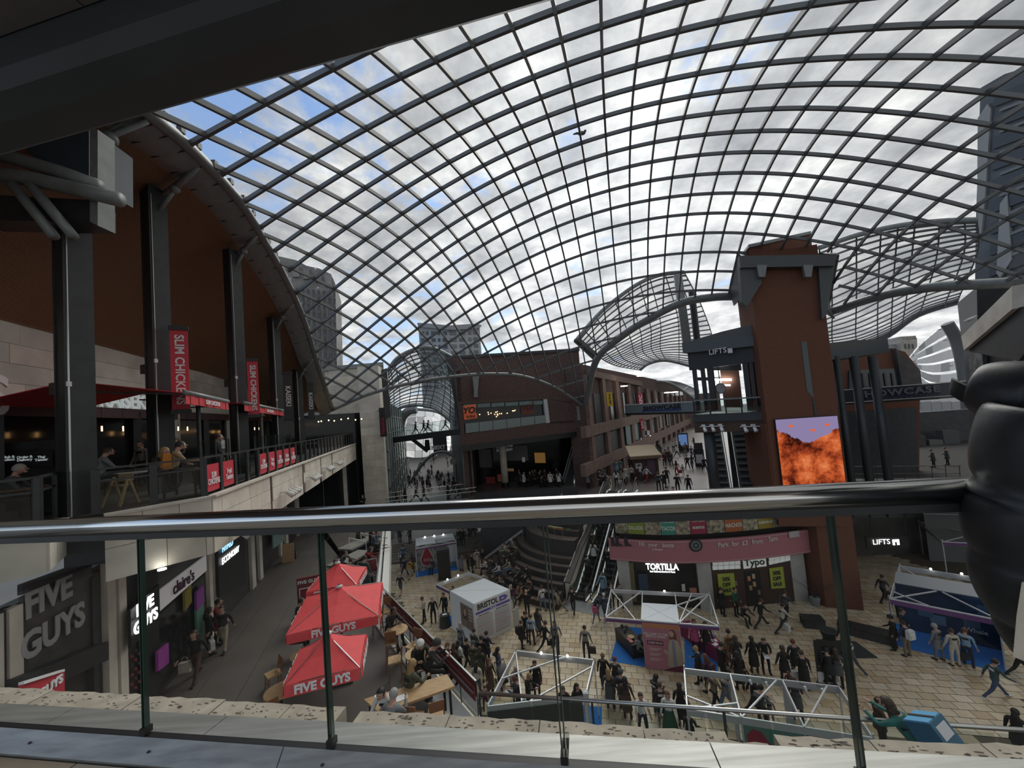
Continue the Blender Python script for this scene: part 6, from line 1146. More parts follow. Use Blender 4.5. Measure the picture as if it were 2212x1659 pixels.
ks = thing('shop_sign', 'white bow-shaped sign with black script Krispy Kreme', 'sign'); mb = MB(); KB.poly(mb, [(1070, 964), (1089, 967), (1108, 957), (1107, 972), (1090, 976), (1073, 976)], .8, .12); mb.build('board', white, ks); KB.text('Krispy Kreme', 1089, 967, 6, blkt, ks, .84, bold=.015, shear=.25, sx=.85); MB().tube([KB.p(1080, 958, .75), KB.p(1080, 940, .75)], .02, 5).build('hanger', black, ks)
for x0, x1, y0, y1, c, n in ((1075, 1084, 1025, 1040, (.25, .06, .04), 'brick'), (1090, 1110, 1012, 1018, (.4, .25, .12), 'amber'), (1050, 1070, 1030, 1045, (.12, .02, .02), 'wine'), (1128, 1134, 988, 998, (.5, .5, .48), 'white')): mb = MB(); KB.rect(mb, x0, x1, y0, y1, None, None, .4, .1); mb.build('shop_display', mat('kk_' + n, c, .7, em=.05), kk)
p = Z(1092, 1052, M); t = thing('round_pillar', 'pale round pillar on the doughnut shop terrace', 'pillar', p); MB().lathe([(.42, .55), (.42, 6.2)], n=20).build('shaft', stone, t, True); MB().lathe([(.44, 0), (.44, .56)], n=20).build('base', black, t)
MB().wall((-5.6, 41.8), (-5.6, 49), M, 12, .5).build('terrace_side', brick, yo); MB().wall((8.3, 42.9), (9.6, 49), M, 12, .5).build('terrace_side', brick, yo)
t = thing('escalator', 'escalator climbing inside the dark doughnut shop terrace', 'escalator'); a, b = D(1215, 1058, 44.5), D(1245, 950, 47.5)
for o in (0, 1.3): MB().tube([a + Vector((o, 0, .9)), b + Vector((o, 0, .9))], .045, 6).build('handrail', offw, t); MB().bar(a + Vector((o, 0, .2)), b + Vector((o, 0, .2)), .1, .3).build('side', gl_strip if o else steel_g, t)
MB().slab([a, b, b + Vector((1.3, 0, 0)), a + Vector((1.3, 0, 0))], (0, 0, -.3)).build('truss', blk2, t)
# brick gable rising behind
GB = Fac((-7, 46), (9, 48)); gb = thing('brick_gable', 'broad dark brick gable wall rising behind the low arch', 'building'); mb = MB(); GB.poly(mb, [(978, 774), (1250, 757), (1262, 905), (1000, 905)], 0, 6); mb.build('wall', brick, gb); mb = MB(); GB.poly(mb, [(976, 769), (1252, 752), (1252, 758), (976, 775)], .15, 6.3); mb.build('coping', steel_d, gb); mb = MB(); GB.poly(mb, [(962, 764), (980, 772), (1006, 960), (998, 960)], .6, 4); mb.build('steel_edge', steel_d, gb)
for k in range(7): a, b = D(1252 + k * 16, 790 + k * 5, 46 + k * 3), D(1262 + k * 18, 800 + k * 5, 47 + k * 3); MB().bar(a, b + Vector((1.5, 2, -.2)), .15, .5).build('roof_louvre', steel_d, gb)
# ================================================================ middle street: brick arcade on its left side
RBF = Fac((8.4, 42.6), (39, 94)); rb = thing('brick_arcade', 'long brick arcade with terracotta bands along the middle street', 'building')
def rbr(x0, x1, t0, b0, t1, b1, m, out=0, th=.4, name='panel'): mb = MB(); RBF.rect(mb, x0, x1, t0, b0, t1, b1, out, th); return mb.build(name, m, rb)
mb = MB(); RBF.zrect(mb, 1266, 1490, M, 19.0, 0, 2.0); mb.build('wall', brick, rb)
bk_ = mat('arcade_glass', (.035, .045, .045), .2, ns=.6, na=.6)
rbr(1272, 1388, 798, 812, 824, 834, terrac, .5, .5, 'parapet_band'); rbr(1266, 1500, 922, 946, 868, 876, terrac, .6, .6, 'floor_band'); rbr(1266, 1505, 1004, 1030, 898, 908, terrac, .6, .6, 'floor_band')
XS = [1278, 1312, 1341, 1366, 1387, 1405, 1420, 1434, 1446, 1457, 1467, 1476]
def lerp_y(x, xa, ya, xb, yb): return ya + (yb - ya) * (x - xa) / (xb - xa)
for i, x in enumerate(XS):
    t_, b_ = lerp_y(x, 1266, 806, 1500, 862), lerp_y(x, 1266, 1085, 1500, 955); w = max(2.5, 7 - i * .45); rbr(x, x + w, t_, b_, None, None, terrac, .45, .4, 'pier')
    if i + 1 < len(XS):
        x2 = XS[i + 1]; wt, wb = lerp_y(x, 1266, 948, 1500, 877), lerp_y(x, 1266, 1003, 1500, 897); rbr(x + w, x2, wt, wb, lerp_y(x2, 1266, 948, 1500, 877), lerp_y(x2, 1266, 1003, 1500, 897), bk_ if i not in (0, 1) else black, .1, .15, 'window'); s_t, s_b = lerp_y(x, 1266, 1032, 1500, 910), lerp_y(x, 1266, 1082, 1500, 953)
        sm = [blk2, mat('shutter', (.09, .09, .088), .6), mat('violet_shop', (.05, .03, .08), .4), dglass][min(i, 3)]; rbr(x + w, x2, s_t, s_b, lerp_y(x2, 1266, 1032, 1500, 910), lerp_y(x2, 1266, 1082, 1500, 953), sm, .12, .15, 'shopfront')
        u_t, u_b = lerp_y(x, 1266, 850, 1500, 845), lerp_y(x, 1266, 920, 1500, 867); rbr(x + w, x2, u_t, u_b, None, None, dglass if i > 0 else blk2, .1, .15, 'window')
        if i == 1:
            for k in range(8): rbr(x + w + 2, x2 - 2, s_t + 2 + k * 5.5, s_t + 4.5 + k * 5.5, None, None, steel_g, .2, .05, 'shutter_slat')
for x0, x1, t, b, c, n in ((1352, 1362, 905, 960, (.13, .20, .19), 'mint'), (1367, 1377, 902, 950, (.16, .22, .21), 'ice'), (1425, 1430, 890, 925, (.2, .2, .16), 'sand'), (1440, 1446, 885, 920, (.13, .18, .17), 'sea'), (1398, 1404, 930, 940, (.4, .4, .4), 'sign')): rbr(x0, x1, t, b, None, None, mat('shop_' + n, c, .5), .3, .1, 'window_display')
def blade(x0, x1, t, b, m, body, tm, lab, Yd, h):
    s = thing('blade_sign', lab, 'sign'); p0, p1 = D(x0, (t + b) / 2, Yd), D(x1, (t + b) / 2, Yd + .3); zt_, zb_ = zpix(p0.x, p0.y, t), zpix(p0.x, p0.y, b); MB().wall(p0, p1, zb_, zt_, .12).build('board', m, s); c_ = (p0 + p1) / 2; c_.z = (zt_ + zb_) / 2; d_ = Vector((p1.x - p0.x, p1.y - p0.y, 0)).normalized(); n_ = Vector((d_.y, -d_.x, 0)); text(body, h, tm, s, tmat(c_ + n_ * .08, Vector((0, 0, 1)), -d_), .01, .01); MB().bar(p1, p1 + Vector((.5, .4, 0)), .05).build('arm', black, s)
blade(1310, 1323, 848, 878, mat('yellow_sign', (.50, .33, .02), .6), 'Ugly Duck', blkt, 'yellow blade sign on the brick arcade', 44.5, .3); blade(1379, 1388, 850, 878, mat('kfc_red', (.30, .01, .03), .6), 'KFC', signo, 'dark red blade sign lettered KFC on the brick arcade', 52, .75); blade(1383, 1391, 905, 930, MATS['kfc_red'], 'KFC', signo, 'lower red sign below the KFC blade sign', 52, .6)
for x, y in ((1299, 852), (1348, 834), (1442, 848), (1457, 847), (1383, 812)): o = MB().box((0, 0, 0), (.8, .3, .1)).build('strip_light', lamp, None, label='small white strip light under the arcade roof', cat='light', group='strip lights of the arcade'); o.location = D(x, y, 50)
for x, y, w in ((1405, 943, 8), (1428, 935, 5), (1443, 930, 5), (1455, 928, 4), (1385, 948, 9)): p = RBF.p(x, y, .5); o = MB().box((0, 0, 0), (w / 820 * p.y, .08, .35)).build('lit_shop_name', signw if w != 9 else signo, None, label='short lit shop name above the far arcade shopfronts', cat='sign', group='far shop names'); o.location = p; o.rotation_euler.z = 1.03
# far side and end of the street
FE = Fac((44, 125), (80, 120)); fe_ = thing('street_end', 'dim shop block closing the far end of the middle street', 'building'); mb = MB(); FE.zrect(mb, 1400, 1560, M, 16, 0, 3); mb.build('wall', mat('far_brick', (.12, .09, .08), .8), fe_); mb = MB(); FE.rect(mb, 1452, 1468, 925, 955, None, None, .3, .2); mb.build('pale_portal', gy, fe_)
# SHOWCASE footbridge
SB = Fac(D(1350, 880, 50), D(1512, 878, 42)); sb_ = thing('sign_bridge', 'pale blue footbridge lettered SHOWCASE across the middle street', 'bridge'); mb = MB(); a = SB.rect(mb, 1350, 1512, 876, 893, 868, 889, 0, 2.5); mb.build('fascia', mat('bridge_blue_grey', (.19, .235, .25), .5), sb_); mb = MB(); SB.rect(mb, 1350, 1512, 893, 897, 889, 893, .05, 2.5); mb.build('lower_edge', steel_d, sb_); mb = MB(); SB.rect(mb, 1350, 1512, 874, 876, 866, 868, .05, .1); mb.build('top_rail', offw, sb_)
SB.text('SHOWCASE', 1428, 880, 8, blkt, sb_, .06, bold=.03, sx=1.35, sp=1.1); mb = MB(); SB.rect(mb, 1387, 1471, 886, 889, 882, 886, .05, .05); mb.build('blue_strip', mat('showcase_blue', (.04, .06, .20), .6), sb_)
# kiosk
p = Z(1398, 1036, M); ki = thing('kiosk', 'small timber kiosk with sloping pale roof on the middle street', 'kiosk', p, -.12); MB().box((0, 1.2, 1.3), (2.8, 2.2, 2.6)).build('body', mat('kiosk_timber', (.055, .025, .018), .6, ns=3, na=.2), ki); MB().slab([(-1.7, -.3, 2.6), (1.7, -.3, 2.6), (1.6, 2.6, 3.5), (-1.6, 2.6, 3.5)], (0, 0, .12)).build('roof', mat('kiosk_roof', (.42, .34, .22), .7), ki); MB().box((0, -.3, 2.5), (3.4, .1, .3)).build('fascia', mat('kiosk_fascia', (.16, .11, .065), .7), ki); MB().box((-.75, .07, 1.55), (.7, .05, .6)).build('poster', gy, ki); text('NHS', .25, blkt, ki, tmat((-.75, .04, 1.6), (1, 0, 0)), .005, .01); MB().box((.6, .07, 1.3), (.8, .05, 1.6)).build('hatch', mat('kiosk_hatch', (.10, .06, .09), .5), ki)
p = Z(1513, 1008, M); o = thing('display_totem', 'black advertising totem with grey poster beside the hall column', 'sign', p, -.5); MB().box((0, 0, 1.1), (1.1, .3, 2.2)).build('case', black, o); MB().box((0, -.16, 1.0), (.8, .03, 1.1)).build('poster', gy, o); MB().box((0, 0, 2.6), (1.0, .15, .8)).build('header', blk2, o)
p = Z(1478, 975, M); o = thing('display_totem', 'far blue-lit screen totem on the middle street', 'sign', p, -.5); MB().box((0, 0, 1.6), (1.6, .3, 3.0)).build('case', black, o); MB().box((0, -.17, 1.9), (1.3, .03, 1.9)).build('screen', mat('blue_screen', (.10, .18, .38), em=.35), o); MB().box((0, 0, .05), (1.7, .5, .1)).build('foot', black, o)
# ================================================================ left street: glass fronts, bridge, far canopy
tg = thing('shopfront_building', 'teal glazed shop front along the left street beside the stone pillar', 'building'); TGF = Fac(D(832, 980, 41), D(880, 980, 95))
mb = MB(); TGF.zrect(mb, 834, 878, 1.2, 17.0, 0, 2); mb.build('glazing', tglass, tg)
for k in range(7): mb = MB(); TGF.zrect(mb, 834, 878, 2.5 + k * 2.1, 2.7 + k * 2.1, .1, .2); mb.build('transom', steel_d, tg)
for k in range(9): x = 835 + k * 4.6; mb = MB(); TGF.zrect(mb, x, x + 1.0, 1.2, 17, .12, .2); mb.build('mullion', steel_g, tg)
ub_ = thing('footbridge', 'slim dark upper footbridge with glass sides and walkers over the left street', 'bridge'); a, b = D(838, 946, 52), D(1002, 925, 48); MB().slab([a, b, b + Vector((0, 2.5, 0)), a + Vector((0, 2.5, 0))], (0, 0, -.75)).build('deck', blk2, ub_); MB().tube([a + Vector((0, 0, 1.3)), b + Vector((0, 0, 1.3))], .03, 6).build('rail', steel_g, ub_); UBA, UBB = a, b
for k in range(6): p, q = a.lerp(b, k / 6 + .004), a.lerp(b, (k + 1) / 6 - .004); MB().add([p, q, q + Vector((0, 0, 1.2)), p + Vector((0, 0, 1.2))], [(0, 1, 2, 3)]).build('glass_panel', g_shop, ub_)
MB().bar(D(886, 945, 53), D(924, 975, 54), .1, .5).build('stay', steel_d, ub_); MB().slab([D(918, 950, 53), D(926, 950, 53), D(928, 972, 53), D(917, 972, 53)], (0, .4, 0)).build('bell_hanger', black, ub_)
lc_ = thing('white_canopy', 'white panelled curved canopy filling the end of the left street', 'canopy'); wpan = mat('white_louvre', (.72, .74, .75), .35); wpan2 = mat('white_louvre_dull', (.34, .36, .37), .4)
TL = [(862, 893), (905, 884), (945, 893), (975, 918), (1000, 945)]; BLs = [(864, 985), (900, 990), (935, 985), (968, 975), (1000, 968)]
def cur(pts, t): c = smooth_curve([Vector((x, y, 0)) for x, y in pts], 8); s = t * (len(c) - 1); i = min(int(s), len(c) - 2); return c[i].lerp(c[i + 1], s - i)
for i in range(9):
    for j in range(7):
        def pt(u, v): a, b = cur(TL, u), cur(BLs, u); q = a.lerp(b, v); return D(q.x, q.y, 98 + 10 * u - 14 * v)
        u0, u1, v0, v1 = i / 9 + .004, (i + 1) / 9 - .004, j / 7 + .006, (j + 1) / 7 - .01
        if i > 5 and j > 2 and random.random() < .6: m = tglass
        else: m = wpan if random.random() < .75 - .05 * i else wpan2
        MB().slab([pt(u0, v0), pt(u1, v0), pt(u1, v1), pt(u0, v1)], (0, .3, .1)).build('louvre_panel', m, lc_)
MB().tube(smooth_curve([D(x, y, 80) for x, y in ((845, 1075), (853, 1010), (860, 945), (868, 905), (882, 888), (900, 884))], 5), .9, 8).build('edge_beam', mat('canopy_edge', (.17, .17, .165), .6), lc_)
MB().tube(smooth_curve([D(x, y, 84) for x, y in ((872, 1075), (900, 1020), (930, 985), (960, 976), (985, 990), (1000, 1010))], 5), .35, 8).build('lower_arch', steel_g, lc_); MB().tube(smooth_curve([D(x, y, 90) for x, y in ((900, 884), (945, 890), (978, 915), (1003, 950))], 5), .35, 8).build('top_arch', steel_g, lc_)
MB().slab([D(934, 943, 86), D(962, 938, 86), D(965, 975, 86), D(937, 980, 86)], (0, 1, 0)).build('shop_box', blk2, lc_); text('NEXT', 1.2, signo, lc_, tmat(D(947, 967, 85.5), (1, .1, 0)), .05, .06)
MB().wall(D(980, 1000, 95), D(1012, 1000, 47), 1.2, 17, .5).build('street_wall', mat('street_wall_dark', (.06, .058, .055), .7, ns=.5, na=.3), lc_); MB().wall(D(870, 1000, 150), D(990, 1000, 140), 1.2, 14, .5).build('end_wall', mat('end_wall_grey', (.14, .13, .12), .8, ns=.2, na=.4), lc_)
o = thing('street_clock', 'round pale clock disc beside the left street', 'clock', D(980, 996, 60)); MB().tube([(0, 0, 0), (0, .15, 0)], .55, 20).build('rim', steel_g, o); MB().tube([(0, -.02, 0), (0, .02, 0)], .44, 20).build('dial', mat('clock_dial', (.35, .33, .28), .6), o); MB().tube([(.3, .1, -.5), (.3, .1, -5)], .06, 6).build('stem', steel_d, o)
MB().wall(D(1002, 1000, 45), D(1018, 1000, 44), 1.2, 12, .4).build('corner_cladding', mat('cladding_grey', (.17, .17, .165), .6, ns=1, na=.4), yo)
p = D(827, 912, 39.2); t = thing('blade_sign', "tall black blade sign with red lettering Nando's beside the stone pillar", 'sign', p, .1); MB().box((0, 0, 0), (.62, .12, 3.0)).build('board', black, t); text("Nando's", .5, mat('nandos_red', (.35, .02, .05), .6), t, tmat((0, -.08, -.4), (0, 0, 1), (-1, 0, 0)), .01, .01); MB().box((-.4, 0, 1.2), (.3, .06, .06)).build('arm', black, t)
cs = thing('stone_building', 'pale stone building above the far end of the left terrace', 'building'); CF = Fac(D(700, 840, 42), D(828, 830, 44)); mb = MB(); CF.poly(mb, [(700, 800), (826, 790), (832, 870), (832, 900), (715, 900)], 0, 5); mb.build('wall', stone_g, cs); mb = MB(); CF.poly(mb, [(698, 792), (828, 782), (828, 790), (698, 801)], .3, 5.5); mb.build('cornice', steel_g, cs)
a_, b_ = CF.p(712, 850, .06), CF.p(828, 845, .06); clad(cs, a_, b_, 15.6, 21.0, 5, 1.8, [stone_g, stone2])
mb = MB(); CF.poly(mb, [(822, 800), (836, 795), (845, 900), (832, 905)], .8, 1.5); mb.build('steel_edge', steel_d, cs)
# ================================================================ towers beyond the roof
ct = thing('concrete_tower', 'weathered grey concrete tower with vertical ribs beyond the left arch', 'building'); CT = Fac(D(600, 680, 120), D(735, 680, 126)); conc = mat('old_concrete', (.20, .20, .195), .9, ns=.25, na=.35); concd = mat('old_concrete_slot', (.075, .08, .085), .7)
mb = MB(); CT.poly(mb, [(600, 553), (640, 562), (662, 574), (690, 580), (715, 592), (724, 612), (734, 1040), (600, 1040)], 0, 20); mb.build('body', conc, ct)
for k in range(8):
    x = 640 + k * 11.5; mb = MB(); CT.poly(mb, [(x, 622 + k), (x + 4.2, 623 + k), (x + 9, 880), (x + 4.5, 880)], .4, .5); mb.build('window_strip', concd if k % 2 else mat('tower_glass', (.05, .06, .07), .2), ct)
    for j in range(13): y = 632 + j * 17 + k; mb = MB(); CT.rect(mb, x + 1.5 + j * .3, x + 4 + j * .3, y, y + 7, None, None, .7, .3); mb.build('window', mat('tower_window', (.11, .12, .13), .2), ct)
for k, (x, y) in enumerate(((632, 584), (655, 588), (680, 594), (702, 604))): mb = MB(); CT.rect(mb, x, x + 14, y - 9, y + 14, None, None, .9, 1.2); mb.build('crown_block', conc, ct)
wt_ = thing('white_tower', 'pale rounded residential tower with balconies beyond the left street', 'building'); WF = Fac(D(900, 760, 160), D(975, 760, 152)); WG = Fac(D(968, 760, 152), D(1042, 760, 158)); pw = mat('pale_render', (.36, .38, .40), .7, ns=.2, na=.12); gw = mat('tower_dark_glass', (.10, .115, .13), .2)
mb = MB(); WF.poly(mb, [(904, 706), (970, 712), (985, 900), (915, 900)], 0, 14); mb.build('body', pw, wt_); mb = MB(); WG.poly(mb, [(966, 712), (1036, 706), (1042, 790), (975, 790)], 0, 14); mb.build('body', pw, wt_)
mb = MB(); WF.poly(mb, [(901, 697), (930, 699), (972, 703), (972, 712), (903, 706)], 1.5, 16); mb.build('roof_slab', mat('tower_cap', (.27, .285, .30), .6), wt_); mb = MB(); WG.poly(mb, [(966, 703), (1030, 699), (1041, 703), (1036, 709), (968, 713)], 1.5, 16); mb.build('roof_slab', MATS['tower_cap'], wt_)
for j in range(9):
    for k, (x, w) in enumerate(((908, 7), (920, 4), (931, 8), (945, 4), (955, 9))):
        y = 716 + j * 14.5; mb = MB(); WF.rect(mb, x + j * .9, x + w + j * .9, y, y + 7.5, None, None, .3, .4); mb.build('window', gw, wt_)
for j in range(5):
    for k, (x, w) in enumerate(((972, 14), (992, 12), (1012, 6), (1023, 9))):
        y = 716 + j * 14 - k * .5; mb = MB(); WG.rect(mb, x + j * .6, x + w + j * .6, y, y + 7.5, None, None, .3, .4); mb.build('window', gw if k % 2 else mat('tower_balcony_shade', (.16, .17, .18), .5), wt_)  # grey patches are no panes: balcony shade put into the colour
# ================================================================ right-hand side: dark hall, sign bridge, white shell
RF = Fac((21.6, 27.2), (28.4, 27.0)); rh = thing('canopy_hall', 'dark steel canopy on tall columns right of the lift tower', 'building')
mb = MB(); RF.poly(mb, [(1785, 757), (1918, 737), (1921, 761), (1790, 778)], .3, 5); mb.build('roof_fascia', MATS['pavilion_fascia'], rh); mb = MB(); RF.poly(mb, [(1783, 742), (1840, 735), (1918, 732), (1918, 738), (1785, 757)], .2, 5); mb.build('roof_slope', dst2, rh)
for x in (1795, 1816, 1852, 1893): p0, p1 = RF.p(x, 900, .2), RF.p(x + (17 if x > 1840 else 13), 900, .2); w = (p1 - p0).length; mb = MB(); zt_ = zpix(p0.x, p0.y, 770); mb.lathe([(w / 2, M), (w / 2, zt_)], ((p0.x + p1.x) / 2, (p0.y + p1.y) / 2, 0), 12); mb.build('column', dst, rh, True)
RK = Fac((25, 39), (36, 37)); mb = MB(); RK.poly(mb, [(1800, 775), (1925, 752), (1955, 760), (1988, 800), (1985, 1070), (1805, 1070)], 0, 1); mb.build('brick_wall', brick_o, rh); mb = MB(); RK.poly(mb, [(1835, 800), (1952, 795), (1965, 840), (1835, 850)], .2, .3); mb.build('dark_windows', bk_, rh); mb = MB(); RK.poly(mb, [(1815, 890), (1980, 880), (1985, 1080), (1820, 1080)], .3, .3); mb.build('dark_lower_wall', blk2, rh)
for k in range(7): mb = MB(); RK.rect(mb, 1848 + k * 16, 1851 + k * 16, 806, 846, None, None, .3, .2); mb.build('mullion', steel_d, rh)
mb = MB(); RK.poly(mb, [(1935, 752), (1988, 800), (1992, 830), (1965, 842), (1950, 840)], .5, 1.5); mb.build('slate_slope', mat('slate', (.07, .06, .055), .7, ns=1, na=.4), rh)
SR = Fac((24, 33), (40, 31.5)); sr_ = thing('sign_bridge', 'dark footbridge lettered SHOWCASE behind the columns on the right', 'bridge'); mb = MB(); SR.poly(mb, [(1812, 844), (2110, 822), (2110, 852), (1812, 872)], 0, 2); mb.build('fascia', mat('bridge_dark', (.03, .036, .045), .5), sr_); mb = MB(); SR.poly(mb, [(1812, 868), (2110, 848), (2110, 856), (1812, 876)], .1, 2); mb.build('lower_edge', steel_d, sr_)
for y0, y1 in ((843, 821), (871, 851)): MB().bar(SR.p(1812, y0, .1), SR.p(2110, y1, .1), .05, .06).build('trim_line', offw, sr_)
SR.text('SHOWCASE', 1940, 847, 13, mat('showcase_grey', (.13, .15, .17), .6), sr_, .1, bold=.03, sx=1.5, sp=1.15); SR.text('CINEMA DE LUX', 1950, 860, 6, mat('showcase_dim', (.055, .06, .10), .6), sr_, .1, bold=.01, sx=1.3, sp=1.3)
mb = MB(); SR.poly(mb, [(1870, 849), (2030, 838), (2030, 862), (1870, 872)], .05, .05); mb.build('navy_panel', mat('navy_panel', (.02, .026, .05), .6), sr_)
ws = thing('white_shell', 'white panelled glass shell with grey edge arch beyond the right street', 'canopy')
TLw = [(1966, 772), (1985, 748), (2010, 725), (2038, 703), (2052, 700)]; BLw = [(1978, 800), (1990, 828), (2010, 850), (2045, 858), (2088, 850)]
for i in range(8):
    for j in range(6):
        def pt2(u, v): a, b = cur(TLw, u), cur(BLw, u); q = a.lerp(b, v); q.x += 14 * math.sin(math.pi * v) * u; return D(q.x, q.y, 62 + 6 * u - 4 * v)
        u0, u1, v0, v1 = i / 8 + .006, (i + 1) / 8 - .006, j / 6 + .01, (j + 1) / 6 - .03; MB().slab([pt2(u0, v0), pt2(u1, v0), pt2(u1, v1), pt2(u0, v1)], (0, .2, .05)).build('louvre_panel', wpan if random.random() < .75 else wpan2, ws)
MB().tube(smooth_curve([D(x, y, 58) for x, y in ((2046, 699), (2066, 735), (2080, 790), (2088, 850), (2092, 900))], 5), .75, 10).build('edge_arch', mat('canopy_edge', (.17, .17, .165), .6), ws)
for k, (x, y) in enumerate(((2030, 712), (2042, 735), (2055, 790))): MB().box(D(x, y, 57), (.5, .1, .08)).build('spider_fitting', steel_d, ws)
for j in range(4): MB().slab([D(1990 + j * 22, 868, 64), D(2010 + j * 22, 866, 64), D(2012 + j * 22, 890, 64), D(1992 + j * 22, 892, 64)], (0, .2, 0)).build('louvre_panel', wpan2, ws)
cst = thing('castle_tower', 'small crenellated stone tower on the skyline at the right', 'building'); CSF = Fac(D(1940, 750, 220), D(2000, 750, 220)); cs_m = mat('old_stone', (.34, .31, .26), .9, ns=.3, na=.2)
mb = MB(); CSF.poly(mb, [(1947, 734), (1981, 730), (1983, 885), (1949, 885)], 0, 8); mb.build('body', cs_m, cst)
for k in range(5): mb = MB(); CSF.rect(mb, 1947 + k * 7, 1951 + k * 7, 727 - k * .5, 734 - k * .5, None, None, 0, 8); mb.build('merlon', cs_m, cst)
for k in range(3): mb = MB(); CSF.rect(mb, 1955 + k * 8, 1958 + k * 8, 743, 753, None, None, .3, .3); mb.build('window', concd, cst)
mb = MB(); CSF.poly(mb, [(1918, 745), (1947, 742), (1947, 880), (1918, 880)], -3, 10); mb.build('rooftops', mat('far_roofs', (.25, .245, .24), .9, ns=.2, na=.3), cst)
# lower street on the right
lsr = struct('floor', MB().prism([(21, 29), (36, 25), (62, 53), (40, 55)], M - .3, M), mat('street_dim', (.05, .048, .045), .8, spec=.1), 'paving of the right street at the middle level')
for x0, x1, y0, y1, m, n in ((2010, 2040, 950, 990, mat('pale_front', (.10, .095, .085), .7), 'pale_shop'), (1960, 2005, 940, 1040, blk2, 'dark_shop'), (2040, 2075, 930, 985, mat('grey_front', (.06, .06, .058), .7), 'grey_shop')): mb = MB(); Fac((42, 52), (56, 50)).rect(mb, x0, x1, y0, y1, None, None, 0, 1); mb.build(n, m, rh)
mb = MB(); Fac((43, 54), (58, 52)).poly(mb, [(1955, 893), (2150, 880), (2150, 1000), (1955, 1012)], 0, 1); mb.build('street_shade_sheet', blk2, rh)  # added dark sheet, its colour stands in for shade of the covered street
rl = thing('guard_rail', 'pair of pale guard rails across the right street at the middle level', 'railing')
for y0, y1 in ((1008, 1006), (1024, 1022)): MB().tube([D(1830, y0, 29), D(2075, y1, 27)], .03, 6).build('rail', steel, rl)
for k in range(9): x = 1832 + k * 30; MB().bar(D(x, 1006, 29 - k * .25), D(x + 3, 1040, 29 - k * .25), .03).build('post', steel_d, rl)
MB().slab([D(1830, 1040, 29), D(2085, 1036, 27), D(2090, 1062, 27), D(1830, 1064, 29)], (0, 1, 0)).build('edge_panel', mat('edge_dim', (.07, .075, .075), .5), rl)
# lift lobby on the ground floor at the right
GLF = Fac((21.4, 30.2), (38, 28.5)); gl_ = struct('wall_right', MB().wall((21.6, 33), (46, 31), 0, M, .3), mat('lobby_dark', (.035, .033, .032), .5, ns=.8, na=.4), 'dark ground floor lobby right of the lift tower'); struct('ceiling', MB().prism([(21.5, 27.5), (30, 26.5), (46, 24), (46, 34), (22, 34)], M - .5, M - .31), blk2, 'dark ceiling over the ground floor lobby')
ls_ = thing('shop_sign', 'dark lit sign LIFTS with lift symbol in the ground floor lobby', 'sign'); mb = MB(); GLF.rect(mb, 1872, 1962, 1160, 1185, 1158, 1184, .1, .1); mb.build('board', black, ls_); GLF.text('LIFTS', 1904, 1171, 11, signw, ls_, .16); mb = MB(); GLF.rect(mb, 1929, 1943, 1166, 1178, 1165, 1177, .16, .04); mb.build('lift_symbol', signw, ls_); mb = MB(); GLF.rect(mb, 1934.5, 1937.5, 1171, 1178, None, None, .2, .04); mb.build('symbol_gap', black, ls_)
MB().tube([GLF.p(1880, 1160, .05), GLF.p(1880, 1110, .05)], .03, 6).build('hanger', black, ls_); MB().tube([GLF.p(1955, 1158, .05), GLF.p(1955, 1108, .05)], .03, 6).build('hanger', black, ls_)
for k in range(4): mb = MB(); Fac((21.6, 32.8), (46, 30.8)).rect(mb, 1842 + k * 38, 1874 + k * 38, 1085, 1118, None, None, .2, .05); mb.build('upper_window', mat('lobby_window', (.09, .095, .095), .3), gl_)
# right-hand building
RW = Fac((30.5, 27), (21.8, 15.0)); rw = thing('right_building', 'dark building with pale stone canopy band at the right edge', 'building')
mb = MB(); RW.poly(mb, [(2076, 727), (2186, 618), (2186, 668), (2082, 757)], 0, 1.2); mb.build('stone_band', stone, rw); mb = MB(); RW.poly(mb, [(2082, 752), (2230, 640), (2260, 720), (2260, 1000), (2100, 1000)], -2.5, 1); mb.build('dark_wall', mat('granite_dark', (.05, .052, .054), .4, ns=1, na=.5), rw)
mb = MB(); RW.poly(mb, [(2080, 757), (2186, 668), (2300, 640), (2200, 780)], -.2, 3); mb.build('soffit', blk2, rw)
mb = MB(); RW.poly(mb, [(2092, 775), (2120, 752), (2130, 850), (2100, 855)], -2.2, .2); mb.build('marble_panel', mat('marbled_grey', (.13, .135, .13), .4, ns=2.5, na=.7), rw)
for k in range(4): mb = MB(); RW.poly(mb, [(2190, 700 + k * 24), (2205, 690 + k * 24), (2205, 704 + k * 24), (2190, 714 + k * 24)], -1.8, .2); mb.build('checker_panel', offw if k % 2 else mat('taupe', (.12, .11, .10), .7), rw)
mb = MB(); RW.poly(mb, [(2068, 655), (2110, 620), (2112, 730), (2076, 727)], -1.5, 2); mb.build('corner_block', steel_d, rw)
p = RW.p(2118, 684, .3); spot_cluster(p, (RW.t.x, RW.t.y), 'small cluster of floodlights on the pale band at the right edge', 3, .7)
rt = thing('dark_tower', 'tall dark banded tower beyond the roof at the right edge', 'building'); RT = Fac(D(2105, 400, 52), D(2300, 400, 44)); mb = MB(); RT.poly(mb, [(2118, 190), (2170, 160), (2330, 110), (2330, 700), (2105, 700), (2108, 480)], 0, 10); mb.build('body', mat('tower_grey', (.085, .088, .09), .5, ns=.3, na=.3), rt)
mb = MB(); RT.poly(mb, [(2112, 255), (2132, 225), (2140, 235), (2128, 420), (2118, 520), (2110, 520)], .3, .4); mb.build('pale_fin', mat('pale_fin', (.30, .29, .27), .7), rt); mb = MB(); RT.poly(mb, [(2160, 440), (2175, 420), (2185, 560), (2160, 600), (2152, 590)], .5, .4); mb.build('pale_fin', MATS['pale_fin'], rt)
